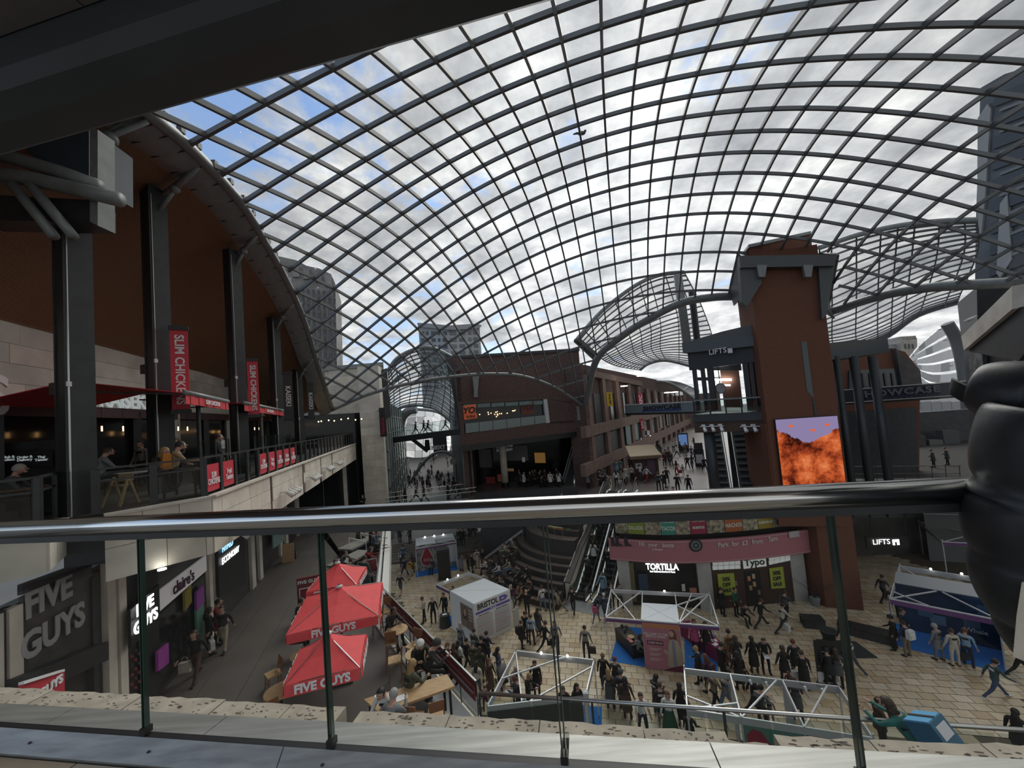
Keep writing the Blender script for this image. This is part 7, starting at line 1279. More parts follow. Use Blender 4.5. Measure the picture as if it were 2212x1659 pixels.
for k in range(9): y = 205 + k * 46; mb = MB(); RT.poly(mb, [(2148 - k * 1.2, y), (2330, y - 75), (2330, y - 45), (2146 - k * 1.2, y + 26)], .35, .4); mb.build('window_band', mat('tower_band', (.045, .048, .052), .25), rt); mb = MB(); RT.poly(mb, [(2160, y + 30), (2330, y - 38), (2330, y - 30), (2158, y + 37)], .45, .3); mb.build('spandrel', mat('tower_spandrel', (.17, .17, .165), .6), rt)
# chimney pipe and mast by the lift pavilion
ch = thing('roof_mast', 'tapering grey roof mast behind the lift pavilion', 'mast'); MB().slab([D(1456, 592, 33), D(1472, 584, 33), D(1496, 755, 33), D(1478, 760, 33)], (.3, .8, 0)).build('fin', steel_g, ch); MB().tube([D(1494, 630, 34), D(1507, 745, 34)], .28, 12).build('flue', steel_d, ch)
gt = thing('roof_gutter', 'grey gutter plate where the street vault meets the brick gable', 'gutter'); MB().slab([D(1240, 733, 44), D(1252, 729, 44), D(1300, 772, 46), D(1285, 775, 46)], (0, .5, -.2)).build('plate', steel_g, gt); MB().bar(D(1246, 735, 44.2), D(1292, 776, 46.2), .2, .3).build('lip', steel_d, gt)
# ================================================================ people
SEG = []
def pose_points(p):
    """joint positions for a 1.72 m figure facing +Y; p holds angles in degrees"""
    g = lambda k, d=0: math.radians(p.get(k, d)); J = {}
    lean = g('lean'); J['pelvis'] = Vector((0, 0, .95))
    def up(h): return J['pelvis'] + Vector((0, math.sin(lean) * h, math.cos(lean) * h))
    J['waist'] = up(.14); J['chest'] = up(.34); J['top'] = up(.50); J['neck'] = up(.56); hb = g('nod'); J['head'] = J['neck'] + Vector((0, math.sin(lean + hb) * .13 + .02, math.cos(lean + hb) * .13))
    for s, n in ((-1, 'L'), (1, 'R')):
        J['sh' + n] = J['top'] + Vector((s * .175, 0, -.03)); a, b = g('arm' + n, 6), g('abd' + n, 10); e = g('elb' + n, 12); tw = g('tw' + n, 0)
        J['el' + n] = J['sh' + n] + Vector((s * math.sin(b), math.cos(b) * math.sin(a), -math.cos(b) * math.cos(a))) * .28
        f = a + e; J['wr' + n] = J['el' + n] + Vector((s * math.sin(b - tw), math.cos(b - tw) * math.sin(f), -math.cos(b - tw) * math.cos(f))) * .25
        d = (J['wr' + n] - J['el' + n]).normalized(); J['ha' + n] = J['wr' + n] + d * .09
        h, k = g('hip' + n), g('kn' + n); sp = g('spr' + n, 4)
        J['hi' + n] = J['pelvis'] + Vector((s * .085, 0, -.03)); J['kn' + n] = J['hi' + n] + Vector((s * math.sin(sp) * .42, math.sin(h) * .42, -math.cos(h) * .42)); q = h - k
        J['an' + n] = J['kn' + n] + Vector((0, math.sin(q) * .42, -math.cos(q) * .42)); fq = g('ft' + n, 0) + (q if k > 25 and h < 50 else 0); J['to' + n] = J['an' + n] + Vector((s * .02, math.cos(fq) * .17, -.05 + math.sin(fq) * .17)); J['he' + n] = J['an' + n] + Vector((0, -.045, -.045))
    return J
def body_mesh(name, p, coat=0, skirt=0):
    J = pose_points(p); names = list(J); idx = {n: i for i, n in enumerate(names)}
    E_ = [('pelvis', 'waist'), ('waist', 'chest'), ('chest', 'top'), ('top', 'neck'), ('neck', 'head')]
    for n in 'LR': E_ += [('top', 'sh' + n), ('sh' + n, 'el' + n), ('el' + n, 'wr' + n), ('wr' + n, 'ha' + n), ('pelvis', 'hi' + n), ('hi' + n, 'kn' + n), ('kn' + n, 'an' + n), ('an' + n, 'to' + n), ('an' + n, 'he' + n)]
    rad = {'pelvis': (.135, .115), 'waist': (.125, .10), 'chest': (.15, .115), 'top': (.12, .085), 'neck': (.052, .052), 'head': (.075, .085), 'sh': (.066, .066), 'el': (.044, .044), 'wr': (.032, .032), 'ha': (.036, .022), 'hi': (.085, .09), 'kn': (.058, .06), 'an': (.042, .045), 'to': (.04, .032), 'he': (.04, .04)}
    me = bpy.data.meshes.new(name); me.from_pydata([tuple(J[n]) for n in names], [(idx[a], idx[b]) for a, b in E_], [])
    o = bpy.data.objects.new('tmp', me); COL.objects.link(o); md = o.modifiers.new('s', 'SKIN'); md.use_smooth_shade = True; sk = me.skin_vertices[0].data
    for n in names: k = n if n in rad else n[:2]; sk[idx[n]].radius = rad[k]; sk[idx[n]].use_root = n == 'pelvis'
    s2 = o.modifiers.new('b', 'SUBSURF'); s2.levels = 1; s2.render_levels = 1
    m = bpy.data.meshes.new_from_object(o.evaluated_get(bpy.context.evaluated_depsgraph_get())); bpy.data.objects.remove(o)
    bm = bmesh.new(); bm.from_mesh(m); bpy.data.meshes.remove(m)
    # materials: 0 skin 1 top 2 trousers 3 shoes
    def seg_d(q, a, b): ab = b - a; t = max(0, min(1, (q - a).dot(ab) / ab.length_squared)); return (q - a - ab * t).length
    part = {('neck', 'head'): 0, ('top', 'neck'): 0}
    for f in bm.faces:
        q = f.calc_center_median(); bst = min(E_, key=lambda e: seg_d(q, J[e[0]], J[e[1]])); k = bst[1][:2]
        if bst in part: mi = 0
        elif k == 'ha': mi = 0
        elif k in ('to', 'he'): mi = 3
        elif k in ('kn', 'an'): mi = 2
        elif k == 'hi' or bst == ('pelvis', 'waist'): mi = 2 if q.z < J['pelvis'].z + .05 else 1
        elif k == 'wr' and p.get('short'): mi = 0
        else: mi = 1
        if p.get('shorts') and k == 'an': mi = 0
        f.material_index = mi
    B = MB()
    hc = J['head'] + Vector((0, .012, .035)); hd = (J['head'] - J['neck']).normalized()
    B.ball(hc, .098, 12, 9, 0, (.86, 1.0, 1.22)); B.tube([hc + Vector((0, .092, .005)), hc + Vector((0, .122, -.02))], [.012, .018], 6, 0); B.ball(hc + Vector((0, .075, -.075)), .04, 8, 5, 0, (1.1, .8, .8))
    for s in (-1, 1): B.ball(hc + Vector((s * .084, .0, -.005)), .024, 6, 4, 0, (.5, .8, 1.3)); B.ball(hc + Vector((s * .034, .088, .018)), .011, 6, 4, 4)
    B.tube([hc + Vector((-.025, .094, -.058)), hc + Vector((.025, .094, -.058))], .006, 5, 4)
    for n in 'LR':
        w, h = J['wr' + n], J['ha' + n]; d = (h - w).normalized(); sd_ = d.cross(Vector((0, 1, .3))).normalized(); bend = d.cross(sd_)
        for i, ln in enumerate((.065, .075, .07, .055)): r0 = h - d * .01 + sd_ * (.024 - .016 * i); B.tube([r0, r0 + d * ln * .55 + bend * .008, r0 + d * ln * .9 + bend * .03], [.0095, .009, .007], 5, 0)
        r0 = w + d * .03 + sd_ * .03; B.tube([r0, r0 + d * .035 + sd_ * .022, r0 + d * .06 + sd_ * .022 + bend * .01], [.011, .010, .008], 5, 0)
    if coat:        # jacket skirt hanging from the hips
        pv = J['pelvis']; rows = []
        for z, rx, ry in ((.16, .158, .128), (.0, .175, .145), (-.12, .185, .155), (-coat, .20, .17)): rows.append([pv + Vector((rx * math.cos(a), ry * math.sin(a) + .01 * abs(z), z)) for a in [k * math.pi / 8 for k in range(17)]])
        B.grid(rows, 1, True)
    if skirt:
        pv = J['pelvis']; B.grid([[pv + Vector((rx * math.cos(a), ry * math.sin(a), z)) for a in [k * math.pi / 8 for k in range(17)]] for z, rx, ry in ((.12, .15, .12), (-.1, .19, .17), (-.45, .25, .23), (-skirt, .29, .27))], 2, True)
    t = B.mesh('x', [hairb] * 5)
    bm.from_mesh(t); bpy.data.meshes.remove(t)
    lo = min(v.co.z for v in bm.verts); bmesh.ops.translate(bm, verts=bm.verts, vec=(0, 0, -lo))
    out = bpy.data.meshes.new(name); bm.to_mesh(out); bm.free()
    for k in range(5): out.materials.append(hairb)
    out.polygons.foreach_set('use_smooth', [True] * len(out.polygons)); out['hx'] = hc.x; out['hy'] = hc.y; out['hz'] = hc.z - lo; out['pz'] = J['pelvis'].z - lo; out['sy'] = J['top'].y; out['sz'] = J['top'].z - lo
    return out
STAND = {}; PO = {
    'stand': body_mesh('stand', {}), 'stand2': body_mesh('stand2', {'armL': 35, 'elbL': 70, 'twL': 20, 'armR': 4, 'hipL': 6, 'hipR': -6, 'nod': 15}),
    'read': body_mesh('read', {'armL': 25, 'elbL': 75, 'armR': 25, 'elbR': 75, 'twL': 35, 'twR': 35, 'nod': 35}), 'coat': body_mesh('coat', {'nod': 10, 'hipL': 4, 'hipR': -4, 'armR': 15, 'elbR': 40}, coat=.30),
    'hips': body_mesh('hips', {'abdL': 45, 'abdR': 45, 'elbL': 85, 'elbR': 85, 'armL': -25, 'armR': -25, 'twL': 100, 'twR': 100}), 'fold': body_mesh('fold', {'armL': 20, 'armR': 20, 'elbL': 80, 'elbR': 80, 'twL': 70, 'twR': 70}),
    'walk': body_mesh('walk', {'hipL': 26, 'knL': 8, 'hipR': -18, 'knR': 22, 'armL': -22, 'armR': 24, 'elbR': 25, 'lean': 4}), 'walk2': body_mesh('walk2', {'hipL': -20, 'knL': 30, 'hipR': 24, 'knR': 6, 'armL': 26, 'elbL': 25, 'armR': -24, 'lean': 4}),
    'stride': body_mesh('stride', {'hipL': 34, 'knL': 6, 'hipR': -28, 'knR': 18, 'armL': -30, 'armR': 30, 'elbL': 20, 'elbR': 30, 'lean': 8}), 'shorts': body_mesh('shorts', {'hipL': 22, 'knL': 8, 'hipR': -16, 'knR': 22, 'armL': -20, 'armR': 20, 'short': 1, 'shorts': 1}),
    'tee': body_mesh('tee', {'short': 1, 'armR': 20, 'elbR': 50, 'hipL': 8, 'hipR': -8}), 'skirt': body_mesh('skirt', {'armL': 15, 'elbL': 40}, skirt=.85), 'longcoat': body_mesh('longcoat', {'nod': 8}, coat=.55),
    'sit': body_mesh('sit', {'hipL': 86, 'hipR': 86, 'knL': 84, 'knR': 84, 'armL': 30, 'armR': 30, 'elbL': 55, 'elbR': 55, 'twL': 25, 'twR': 25, 'lean': 8, 'nod': 15}), 'sit2': body_mesh('sit2', {'hipL': 95, 'hipR': 88, 'knL': 100, 'knR': 70, 'armL': 50, 'armR': 35, 'elbL': 30, 'elbR': 60, 'lean': 24, 'nod': 10}),
    'eat': body_mesh('eat', {'hipL': 80, 'hipR': 80, 'knL': 75, 'knR': 75, 'armL': 35, 'armR': 35, 'elbL': 95, 'elbR': 85, 'twL': 30, 'twR': 30, 'lean': 14, 'nod': 25, 'short': 0}), 'lean': body_mesh('lean', {'lean': 32, 'armL': 48, 'armR': 62, 'elbL': 60, 'elbR': 25, 'abdL': 6, 'abdR': 8, 'twL': 25, 'hipL': -10, 'hipR': 6, 'nod': 10})}
def hair_mesh(name, long_):
    B = MB(); B.ball((0, -.012, .018), .106, 12, 8, 0, (.90, 1.0, 1.18)); m = B.mesh(name, hairb); bm = bmesh.new(); bm.from_mesh(m)
    bmesh.ops.delete(bm, geom=[v for v in bm.verts if v.co.y > .045 and v.co.z < .06], context='VERTS')
    if not long_: bmesh.ops.delete(bm, geom=[v for v in bm.verts if v.co.z < -.055], context='VERTS')
    bm.to_mesh(m); bm.free()
    if long_:
        B = MB(); B.tube([(0, -.05, .0), (0, -.085, -.12), (0, -.10, -.26), (0, -.09, -.36)], [.088, .092, .085, .035], 10); n = B.mesh(name + 'b', hairb); bm = bmesh.new(); bm.from_mesh(m); bm.from_mesh(n); bm.to_mesh(m); bm.free()
    m.polygons.foreach_set('use_smooth', [True] * len(m.polygons)); return m
HM = {'s': hair_mesh('hair_short', False), 'l': hair_mesh('hair_long', True)}
HATM = MB().ball((0, -.005, .045), .115, 12, 8, 0, (.95, 1.02, 1.0)).mesh('hat', hairb)
PACK = MB().box((0, 0, 0), (.30, .16, .42)).box((0, .0, .22), (.24, .13, .06)).box((0, -.09, -.06), (.22, .05, .2)).mesh('backpack', hairb); STRAP = None
BAGM = MB().box((0, 0, -.18), (.30, .12, .34)).tube([(-.09, 0, 0), (-.05, 0, .16), (.05, 0, .16), (.09, 0, 0)], .009, 5).mesh('bag', hairb)
PALE = MB().box((0, 0, 0), (.21, .29, .008)).mesh('paper', white)
CLR = {'black': (.012, .012, .013), 'char': (.028, .028, .03), 'navy': (.015, .02, .045), 'grey': (.17, .175, .18), 'dgrey': (.065, .066, .07), 'white': (.60, .60, .58), 'cream': (.45, .41, .34), 'brown': (.075, .045, .03), 'tan': (.26, .17, .09), 'olive': (.06, .062, .035), 'green': (.02, .09, .05), 'teal': (.02, .13, .115), 'dteal': (.03, .07, .065), 'blue': (.06, .11, .22), 'lblue': (.20, .32, .42), 'denim': (.045, .065, .11), 'ldenim': (.12, .17, .24), 'red': (.30, .02, .025), 'maroon': (.08, .012, .018), 'pink': (.52, .09, .20), 'mustard': (.30, .17, .02), 'orange': (.52, .19, .03), 'beige': (.30, .255, .19), 'plum': (.06, .02, .045), 'fur': (.26, .14, .06), 'camo': (.07, .07, .05), 'khaki': (.17, .14, .09)}
HCL = {'b': (.010, .009, .008), 'n': (.045, .025, .014), 'y': (.30, .19, .08), 'g': (.30, .29, .28), 'w': (.52, .51, .49), 'r': (.12, .035, .014), 'k': (.012, .012, .013)}
def cm(k): return mat('cloth_' + k, CLR[k], .85, ns=8, na=.15)
def hm(k): return mat('hair_tone_' + k, HCL[k], .6)
SK = {'a': skin, 'd': skin2, 'm': mat('skin_tan', (.30, .165, .105), .55)}
def person(P, pose, face, top, bot, label, hair='sn', sk='a', h=1.0, hat=None, pack=None, bag=None, paper=False, group=None, shoes='black', parent_z=0):
    o = link('person', PO[pose], None, label, 'person', group, None, P, math.radians(face)); o.scale = (h * 1.2, h * 1.22, h)
    for i, m in enumerate((SK[sk], cm(top), cm(bot), cm(shoes), hairb)): o.material_slots[i].link = 'OBJECT'; o.material_slots[i].material = m
    me = PO[pose]; hp = Vector((me['hx'], me['hy'], me['hz']))
    def child(n, mesh, m, loc, rz=0):
        c = link(n, mesh, o, loc=loc, rz=rz); c.material_slots[0].link = 'OBJECT'; c.material_slots[0].material = m; return c
    if hair: child('hair', HM[hair[0]], hm(hair[1]), hp)
    if hat: child('hat', HATM, cm(hat), hp)
    if pack: child('backpack', PACK, cm(pack), (0, me['sy'] - .19, me['sz'] - .24))
    if bag: child('bag', BAGM, cm(bag), (.30, .0, .66))
    if paper: child('paper', PALE, white, (0, .34, 1.05))
    return o
def face_to(P, Q): d = Vector(Q) - Vector(P); return math.degrees(math.atan2(-d.x, d.y))
# (picture x, picture y, 'f' feet or 'h' head row, floor height, pose, facing, top, trousers, label, options)
CR = [
 (866, 1285, 'f', 0, 'shorts', 10, 'char', 'dgrey', 'man in dark tee and shorts walking away beside the white parapet', dict(hair='sg', shoes='black')),
 (887, 1249, 'f', 0, 'walk', 20, 'mustard', 'beige', 'person in a mustard yellow jacket walking by the drop stall', {}),
 (874, 1246, 'f', 0, 'walk2', 15, 'navy', 'navy', 'person in navy beside the mustard yellow jacket', {}),
 (869, 1225, 'f', 0, 'stand', 0, 'white', 'char', 'person in a white tee at the foot of the left steps', {}),
 (889, 1198, 'h', 0, 'longcoat', -20, 'brown', 'char', 'person in a dark brown coat close to the drop stall', dict(hair='ln')),
 (869, 1180, 'h', .5, 'walk', 0, 'blue', 'char', 'person in a blue shirt climbing the left steps', {}),
 (862, 1138, 'h', 1.2, 'coat', 10, 'char', 'black', 'dark figure standing at the top of the left steps nearest the parapet', {}),
 (884, 1140, 'h', 1.2, 'stand', -60, 'dgrey', 'black', 'dark grey figure at the top of the left steps', {}),
 (990, 1143, 'h', .8, 'coat', 150, 'char', 'black', 'left one of the couple in black on the right-hand steps', {}),
 (999, 1143, 'h', .8, 'coat', 190, 'black', 'char', 'right one of the couple in black on the right-hand steps', dict(hair='lb')),
 (1011, 1124, 'h', 1.2, 'walk', 20, 'dgrey', 'black', 'figure in grey near the head of the right-hand steps', {}),
 (1020, 1127, 'h', 1.2, 'walk2', 20, 'black', 'black', 'figure in black near the head of the right-hand steps', {}),
 (997, 1234, 'f', 0, 'longcoat', 30, 'grey', 'black', 'woman in a long grey coat right of the drop stall', dict(hair='ln')),
 (1012, 1232, 'f', 0, 'stand2', 40, 'brown', 'black', 'person in brown with back turned left of the amphitheatre', dict(hair='ln')),
 (1021, 1237, 'f', 0, 'coat', 60, 'black', 'black', 'person in black beside the person in brown', {}),
 (1032, 1227, 'f', 0, 'coat', 170, 'cream', 'beige', 'person dressed in cream left of the amphitheatre', dict(hair='lb', bag='brown')),
 (1045, 1227, 'f', 0, 'stand', 160, 'black', 'navy', 'person in black with yellow scarf at the amphitheatre edge', dict(hair='lb', hat=None)),
 (917, 1345, 'f', 0, 'stand2', -110, 'cream', 'black', 'man in pale tee by the BRISTOL stall with a black bag', dict(hair='sn')),
 (937, 1346, 'f', 0, 'stand', -20, 'black', 'black', 'man in a black suit with back turned by the BRISTOL stall', dict(hair='sg')),
 (958, 1283, 'h', 0, 'stand', 200, 'black', 'black', 'staff member in black inside the open side of the BRISTOL stall', {}),
 (978, 1268, 'h', 0, 'stand2', 160, 'maroon', 'black', 'person half hidden behind the white stall roof', dict(hair='ln')),
 (934, 1206, 'h', 0, 'sit', 190, 'dgrey', 'black', 'person seated at the black table before the red drop', dict(hair='sb')),
 (1107, 1317, 'f', 0, 'stand', 160, 'plum', 'ldenim', 'person in plum top and pale jeans right of the BRISTOL stall', dict(hair='sg')),
 (1140, 1330, 'f', 0, 'tee', 20, 'black', 'black', 'balding man in black tee with back turned at the amphitheatre foot', dict(hair=None)),
 (1174, 1320, 'f', 0, 'tee', -30, 'white', 'ldenim', 'man in white tee and blue jeans before the amphitheatre', {}),
 (1208, 1322, 'f', 0, 'stride', -60, 'beige', 'khaki', 'pale figure striding past the escalator wall', dict(hair='lb')),
 (1239, 1323, 'f', 0, 'walk', 20, 'black', 'black', 'man all in black heading for the left escalator', {}),
 (1289, 1345, 'f', 0, 'walk2', 30, 'dgrey', 'ldenim', 'child with a bright pink backpack near the escalators', dict(h=.78, pack='pink', hair='lb')),
 (1303, 1285, 'h', 0, 'walk', 30, 'denim', 'denim', 'white-haired person in denim by the right escalator', dict(hair='sw')),
 (1318, 1262, 'h', 0, 'stand', 150, 'char', 'black', 'left of two people by the store pilaster', dict(shoes='white')),
 (1336, 1263, 'h', 0, 'stand2', 170, 'grey', 'char', 'right of two people by the store pilaster', dict(shoes='white', hair='sb')),
 (1137, 1385, 'f', 0, 'stand2', 30, 'black', 'char', 'man in black left of the light blue hoodie', {}),
 (1150, 1393, 'f', 0, 'stand', 20, 'lblue', 'char', 'man in a light blue hoodie with back turned', {}),
 (1165, 1376, 'f', 0, 'longcoat', 40, 'dgrey', 'beige', 'tall woman in a dark grey coat beside the light blue hoodie', dict(hair='ln')),
 (1178, 1405, 'f', 0, 'stride', 70, 'black', 'black', 'man in black striding across the open paving', {}),
 (1203, 1405, 'f', 0, 'walk', 190, 'grey', 'black', 'woman in grey and black with a handbag near the glass joint', dict(hair='ln', bag='black')),
 (1268, 1422, 'f', 0, 'stand', 15, 'grey', 'char', 'man in grey sweater with a dark strap across the back', dict(hair='sb', bag='char')),
 (1128, 1400, 'f', 0, 'coat', 60, 'black', 'black', 'person with a black rucksack behind the bare stall frame', dict(pack='black', h=.9)),
 (992, 1349, 'h', 0, 'stand2', 30, 'grey', 'denim', 'man in grey reading the poster on the BRISTOL stall', dict(hair='sg')),
 (1022, 1362, 'h', 0, 'coat', 40, 'camo', 'char', 'person in a camouflage jacket facing the timetable wall', dict(hair='sn')),
 (1049, 1368, 'h', 0, 'coat', 30, 'navy', 'black', 'tall man in navy facing the timetable wall', dict(hair='sb')),
 (1038, 1378, 'h', 0, 'coat', 20, 'black', 'black', 'man in black just left of the tall man in navy', dict(hair='sb')),
 (965, 1393, 'h', 0, 'coat', 50, 'maroon', 'black', 'woman in maroon at the left of the timetable crowd', dict(hair='lr')),
 (979, 1394, 'h', 0, 'coat', 40, 'brown', 'black', 'woman in brown in the timetable crowd', dict(hair='ln')),
 (989, 1388, 'h', 0, 'stand', 40, 'white', 'black', 'person in a white top in the timetable crowd', dict(hair='lb')),
 (1004, 1383, 'h', 0, 'walk', 40, 'black', 'black', 'man in black leaning into the timetable crowd', dict(hair='sb')),
 (1021, 1390, 'h', 0, 'coat', 20, 'olive', 'char', 'man in an olive jacket and grey cap in the timetable crowd', dict(hair='sg', hat='dgrey')),
 (1035, 1402, 'h', 0, 'coat', 10, 'olive', 'black', 'person in olive right of the grey cap', dict(hair='ln')),
 (1074, 1402, 'h', 0, 'hips', 60, 'denim', 'ldenim', 'woman in denim jacket with hands on hips', dict(hair='lb')),
 (1055, 1426, 'h', 0, 'longcoat', 130, 'brown', 'black', 'woman in a brown coat beside the pushchair', dict(hair='lr')),
 (1028, 1433, 'h', 0, 'stand', 20, 'cream', 'dgrey', 'person in a cream top next to the terrace rail', dict(hair='lb')),
 (1046, 1483, 'h', 0, 'stand', 10, 'plum', 'maroon', 'small child in plum by the corner of the walkway rail', dict(h=.68, hair='sr')),
 (1112, 1440, 'h', 0, 'stand2', 150, 'grey', 'dgrey', 'grey-haired person inside the bare stall', dict(hair='sw')),
 (1138, 1458, 'h', 0, 'read', 110, 'black', 'black', 'fair-haired person in black inside the bare stall', dict(hair='sy')),
 (1116, 1467, 'h', 0, 'read', -70, 'char', 'char', 'brown-haired person facing the fair-haired one in the bare stall', dict(hair='sr', paper=True)),
 (1155, 1430, 'h', 0, 'coat', 200, 'black', 'black', 'broad man in black carrying a brown paper bag', dict(hair='sb', bag='tan')),
 (1215, 1486, 'h', 0, 'longcoat', 180, 'black', 'navy', 'left of two dark-cloaked people by the stall pillar', dict(hair='ln')),
 (1244, 1480, 'h', 0, 'longcoat', 150, 'black', 'char', 'right of two dark-cloaked people by the stall pillar', dict(hair='lb')),
 (1301, 1416, 'h', 0, 'coat', 20, 'black', 'black', 'bald man in black left of the blue carpet', dict(hair=None, sk='d')),
 (1327, 1424, 'h', 0, 'coat', 20, 'char', 'char', 'brown-haired man in charcoal left of the blue carpet', dict(hair='sr')),
 (1313, 1450, 'h', 0, 'longcoat', 20, 'dgrey', 'black', 'fair long-haired person in grey in the queue', dict(hair='ly')),
 (1340, 1452, 'h', 0, 'coat', 20, 'dgrey', 'brown', 'person in a grey hood behind the brown-haired man', dict(hair='sn', hat='dgrey')),
 (1349, 1468, 'h', 0, 'longcoat', 20, 'brown', 'maroon', 'woman in a patterned brown coat in the queue', dict(hair='lb')),
 (1383, 1501, 'h', 0, 'tee', 180, 'white', 'navy', 'man in a white shirt facing the camera behind the lower rail', dict(hair='sn')),
 (1413, 1463, 'h', 0, 'read', 60, 'black', 'dgrey', 'woman with hand to face at the head of the second queue', dict(hair='lb', shoes='white')),
 (1424, 1480, 'h', 0, 'coat', 10, 'char', 'grey', 'person in charcoal and pale trousers in the second queue', dict(hair='sn', shoes='white')),
 (1441, 1498, 'h', 0, 'skirt', 200, 'white', 'green', 'woman in a white top and dark green skirt', dict(hair='lr')),
 (1467, 1481, 'h', 0, 'longcoat', 20, 'black', 'plum', 'long-haired woman in black beside the white stall post', dict(hair='lb')),
 (1487, 1540, 'h', 0, 'coat', 40, 'black', 'black', 'dark figure at the foot of the white stall post', dict(h=.85)),
 (1574, 1364, 'h', 0, 'coat', -10, 'fur', 'beige', 'person in a tawny fur jacket by the right side of the pink stall', dict(hair='sb')),
 (1588, 1378, 'h', 0, 'coat', 10, 'char', 'black', 'person in charcoal just behind the tawny fur jacket', dict(hair='ln')),
 (1556, 1392, 'h', 0, 'coat', 70, 'black', 'navy', 'man in black at the corner of the pink stall', dict(hair='sb')),
 (1592, 1412, 'h', 0, 'longcoat', 10, 'black', 'black', 'person in a long black coat ahead of the queue', dict(hair='lb')),
 (1570, 1425, 'h', 0, 'stand', 30, 'cream', 'black', 'small child in a pale top at the stall corner', dict(h=.62, hair='lr')),
 (1607, 1440, 'h', 0, 'stand', 20, 'char', 'black', 'small child in charcoal beside the long black coat', dict(h=.6)),
 (1623, 1379, 'h', 0, 'longcoat', 10, 'black', 'char', 'hooded person in black, left one of the pair holding a paper', dict(hair='lb')),
 (1648, 1380, 'h', 0, 'read', -160, 'black', 'black', 'person in black holding a white paper', dict(hair='sb', paper=True)),
 (1690, 1400, 'h', 0, 'coat', 10, 'black', 'char', 'long-haired person with a pale shoulder bag', dict(hair='ln', bag='white')),
 (1713, 1386, 'h', 0, 'coat', 15, 'char', 'black', 'tall man in charcoal in the right-hand queue', dict(hair='sr')),
 (1731, 1410, 'h', 0, 'longcoat', 20, 'black', 'black', 'person in a long black coat behind the tall man', dict(hair='sn')),
 (1703, 1452, 'h', 0, 'stand', 20, 'plum', 'char', 'curly-haired child behind the stall beam', dict(h=.6, hair='lr')),
 (1785, 1404, 'h', 0, 'coat', 10, 'black', 'black', 'person in black beside the pull-up banner', dict(hair='sb')),
 (1803, 1405, 'h', 0, 'coat', 30, 'dgrey', 'black', 'hooded person in grey beside the pull-up banner', dict(hair='ln')),
 (1645, 1354, 'f', 0, 'stride', 80, 'black', 'char', 'person in black striding past the sale posters', {}),
 (1692, 1366, 'f', 0, 'stride', 85, 'cream', 'char', 'person in a cream jacket striding past the sale posters', dict(hair='sb', bag='white')),
 (1700, 1337, 'f', 0, 'walk', 60, 'dgrey', 'black', 'grey figure behind the cream jacket by the store door', {}),
 (1592, 1330, 'f', 0, 'stand', 150, 'green', 'black', 'figure in green by the left sale poster', {}),
 (1562, 1330, 'f', 0, 'coat', 60, 'black', 'black', 'dark figure at the store front left of the sale poster', {}),
 (1606, 1342, 'f', 0, 'sit2', 180, 'char', 'black', 'person sitting on the paving holding a white card', dict(h=.95)),
 (1926, 1333, 'h', 0, 'coat', -60, 'black', 'black', 'person in black cap at the left corner of the wide stall', dict(hat='black')),
 (1952, 1345, 'h', 0, 'stand', -10, 'navy', 'khaki', 'person with a white and black rucksack at the wide stall', dict(pack='white', hair='sb')),
 (1946, 1318, 'h', 0, 'stand', 150, 'navy', 'black', 'staff member in navy inside the wide stall', dict(hair='sn')),
 (2055, 1362, 'h', 0, 'stand', 10, 'cream', 'cream', 'person in a cream hoodie with a dark cross strap', dict(hair='sn', bag='black')),
 (2021, 1352, 'h', 0, 'coat', -10, 'grey', 'grey', 'person in pale grey beside the cream hoodie', dict(hair='sg')),
 (2083, 1362, 'h', 0, 'stand2', 50, 'lblue', 'navy', 'person in a light blue hoodie pointing at the wide stall', dict(hair='sr')),
 (2141, 1428, 'h', 0, 'stride', 100, 'dteal', 'denim', 'person in dark teal striding at the right', dict(hair='sb', shoes='white')),
 (2192, 1325, 'h', 0, 'walk', 120, 'maroon', 'maroon', 'person in maroon near the right edge', dict(hair='lb')),
 (2200, 1390, 'h', 0, 'walk2', 100, 'maroon', 'black', 'person in dark red walking at the right edge', dict(hair='sb')),
 (2192, 1538, 'h', 0, 'coat', 60, 'black', 'dgrey', 'dark-haired person in black low at the right edge', dict(hair='lb')),
 (1845, 1456, 'f', 0, 'walk', -30, 'dgrey', 'dgrey', 'person in dark grey and white trainers right of the glass joint', dict(shoes='white')),
 (1822, 1345, 'h', 0, 'coat', 20, 'black', 'black', 'person in black with white sleeve seen between the glass edges', dict(hair='sb')),
 (1640, 1486, 'h', 0, 'read', 60, 'grey', 'char', 'person in a grey hoodie with rucksack holding a tablet', dict(pack='char', hair='sb', paper=False)),
 (1622, 1462, 'h', 0, 'stride', 100, 'black', 'black', 'dark walker behind the stall partition', {}),
 (1660, 1508, 'h', 0, 'stand', 30, 'grey', 'grey', 'small child in grey between the stall partitions', dict(h=.65, hair='sb')),
 (1538, 1455, 'h', 0, 'walk', 80, 'khaki', 'black', 'person in khaki shorts behind the first partition', {}),
 (1563, 1460, 'h', 0, 'walk2', 60, 'grey', 'ldenim', 'person in pale grey behind the second partition', {}),
 (1715, 1470, 'h', 0, 'coat', 20, 'dgrey', 'char', 'grey figure behind the last partition', {}),
 (1893, 1512, 'h', 0, 'coat', 100, 'brown', 'dgrey', 'bearded man in brown at the end of the lower stalls', dict(hair='sn')),
 (1522, 1345, 'h', 0, 'coat', 190, 'black', 'black', 'staff member in black behind the maroon table', dict(hair='sn')),
 (1498, 1340, 'h', 0, 'coat', 200, 'pink', 'black', 'person in bright pink behind the pink stall', dict(hair='ln')),
 (1505, 1400, 'h', 0, 'coat', -60, 'black', 'black', 'fair-haired person in black bending over the maroon table', dict(hair='sy')),
 (1525, 1418, 'h', 0, 'coat', -30, 'plum', 'black', 'person in a patterned plum jacket in front of the maroon table', dict(pack='plum', hair='lr')),
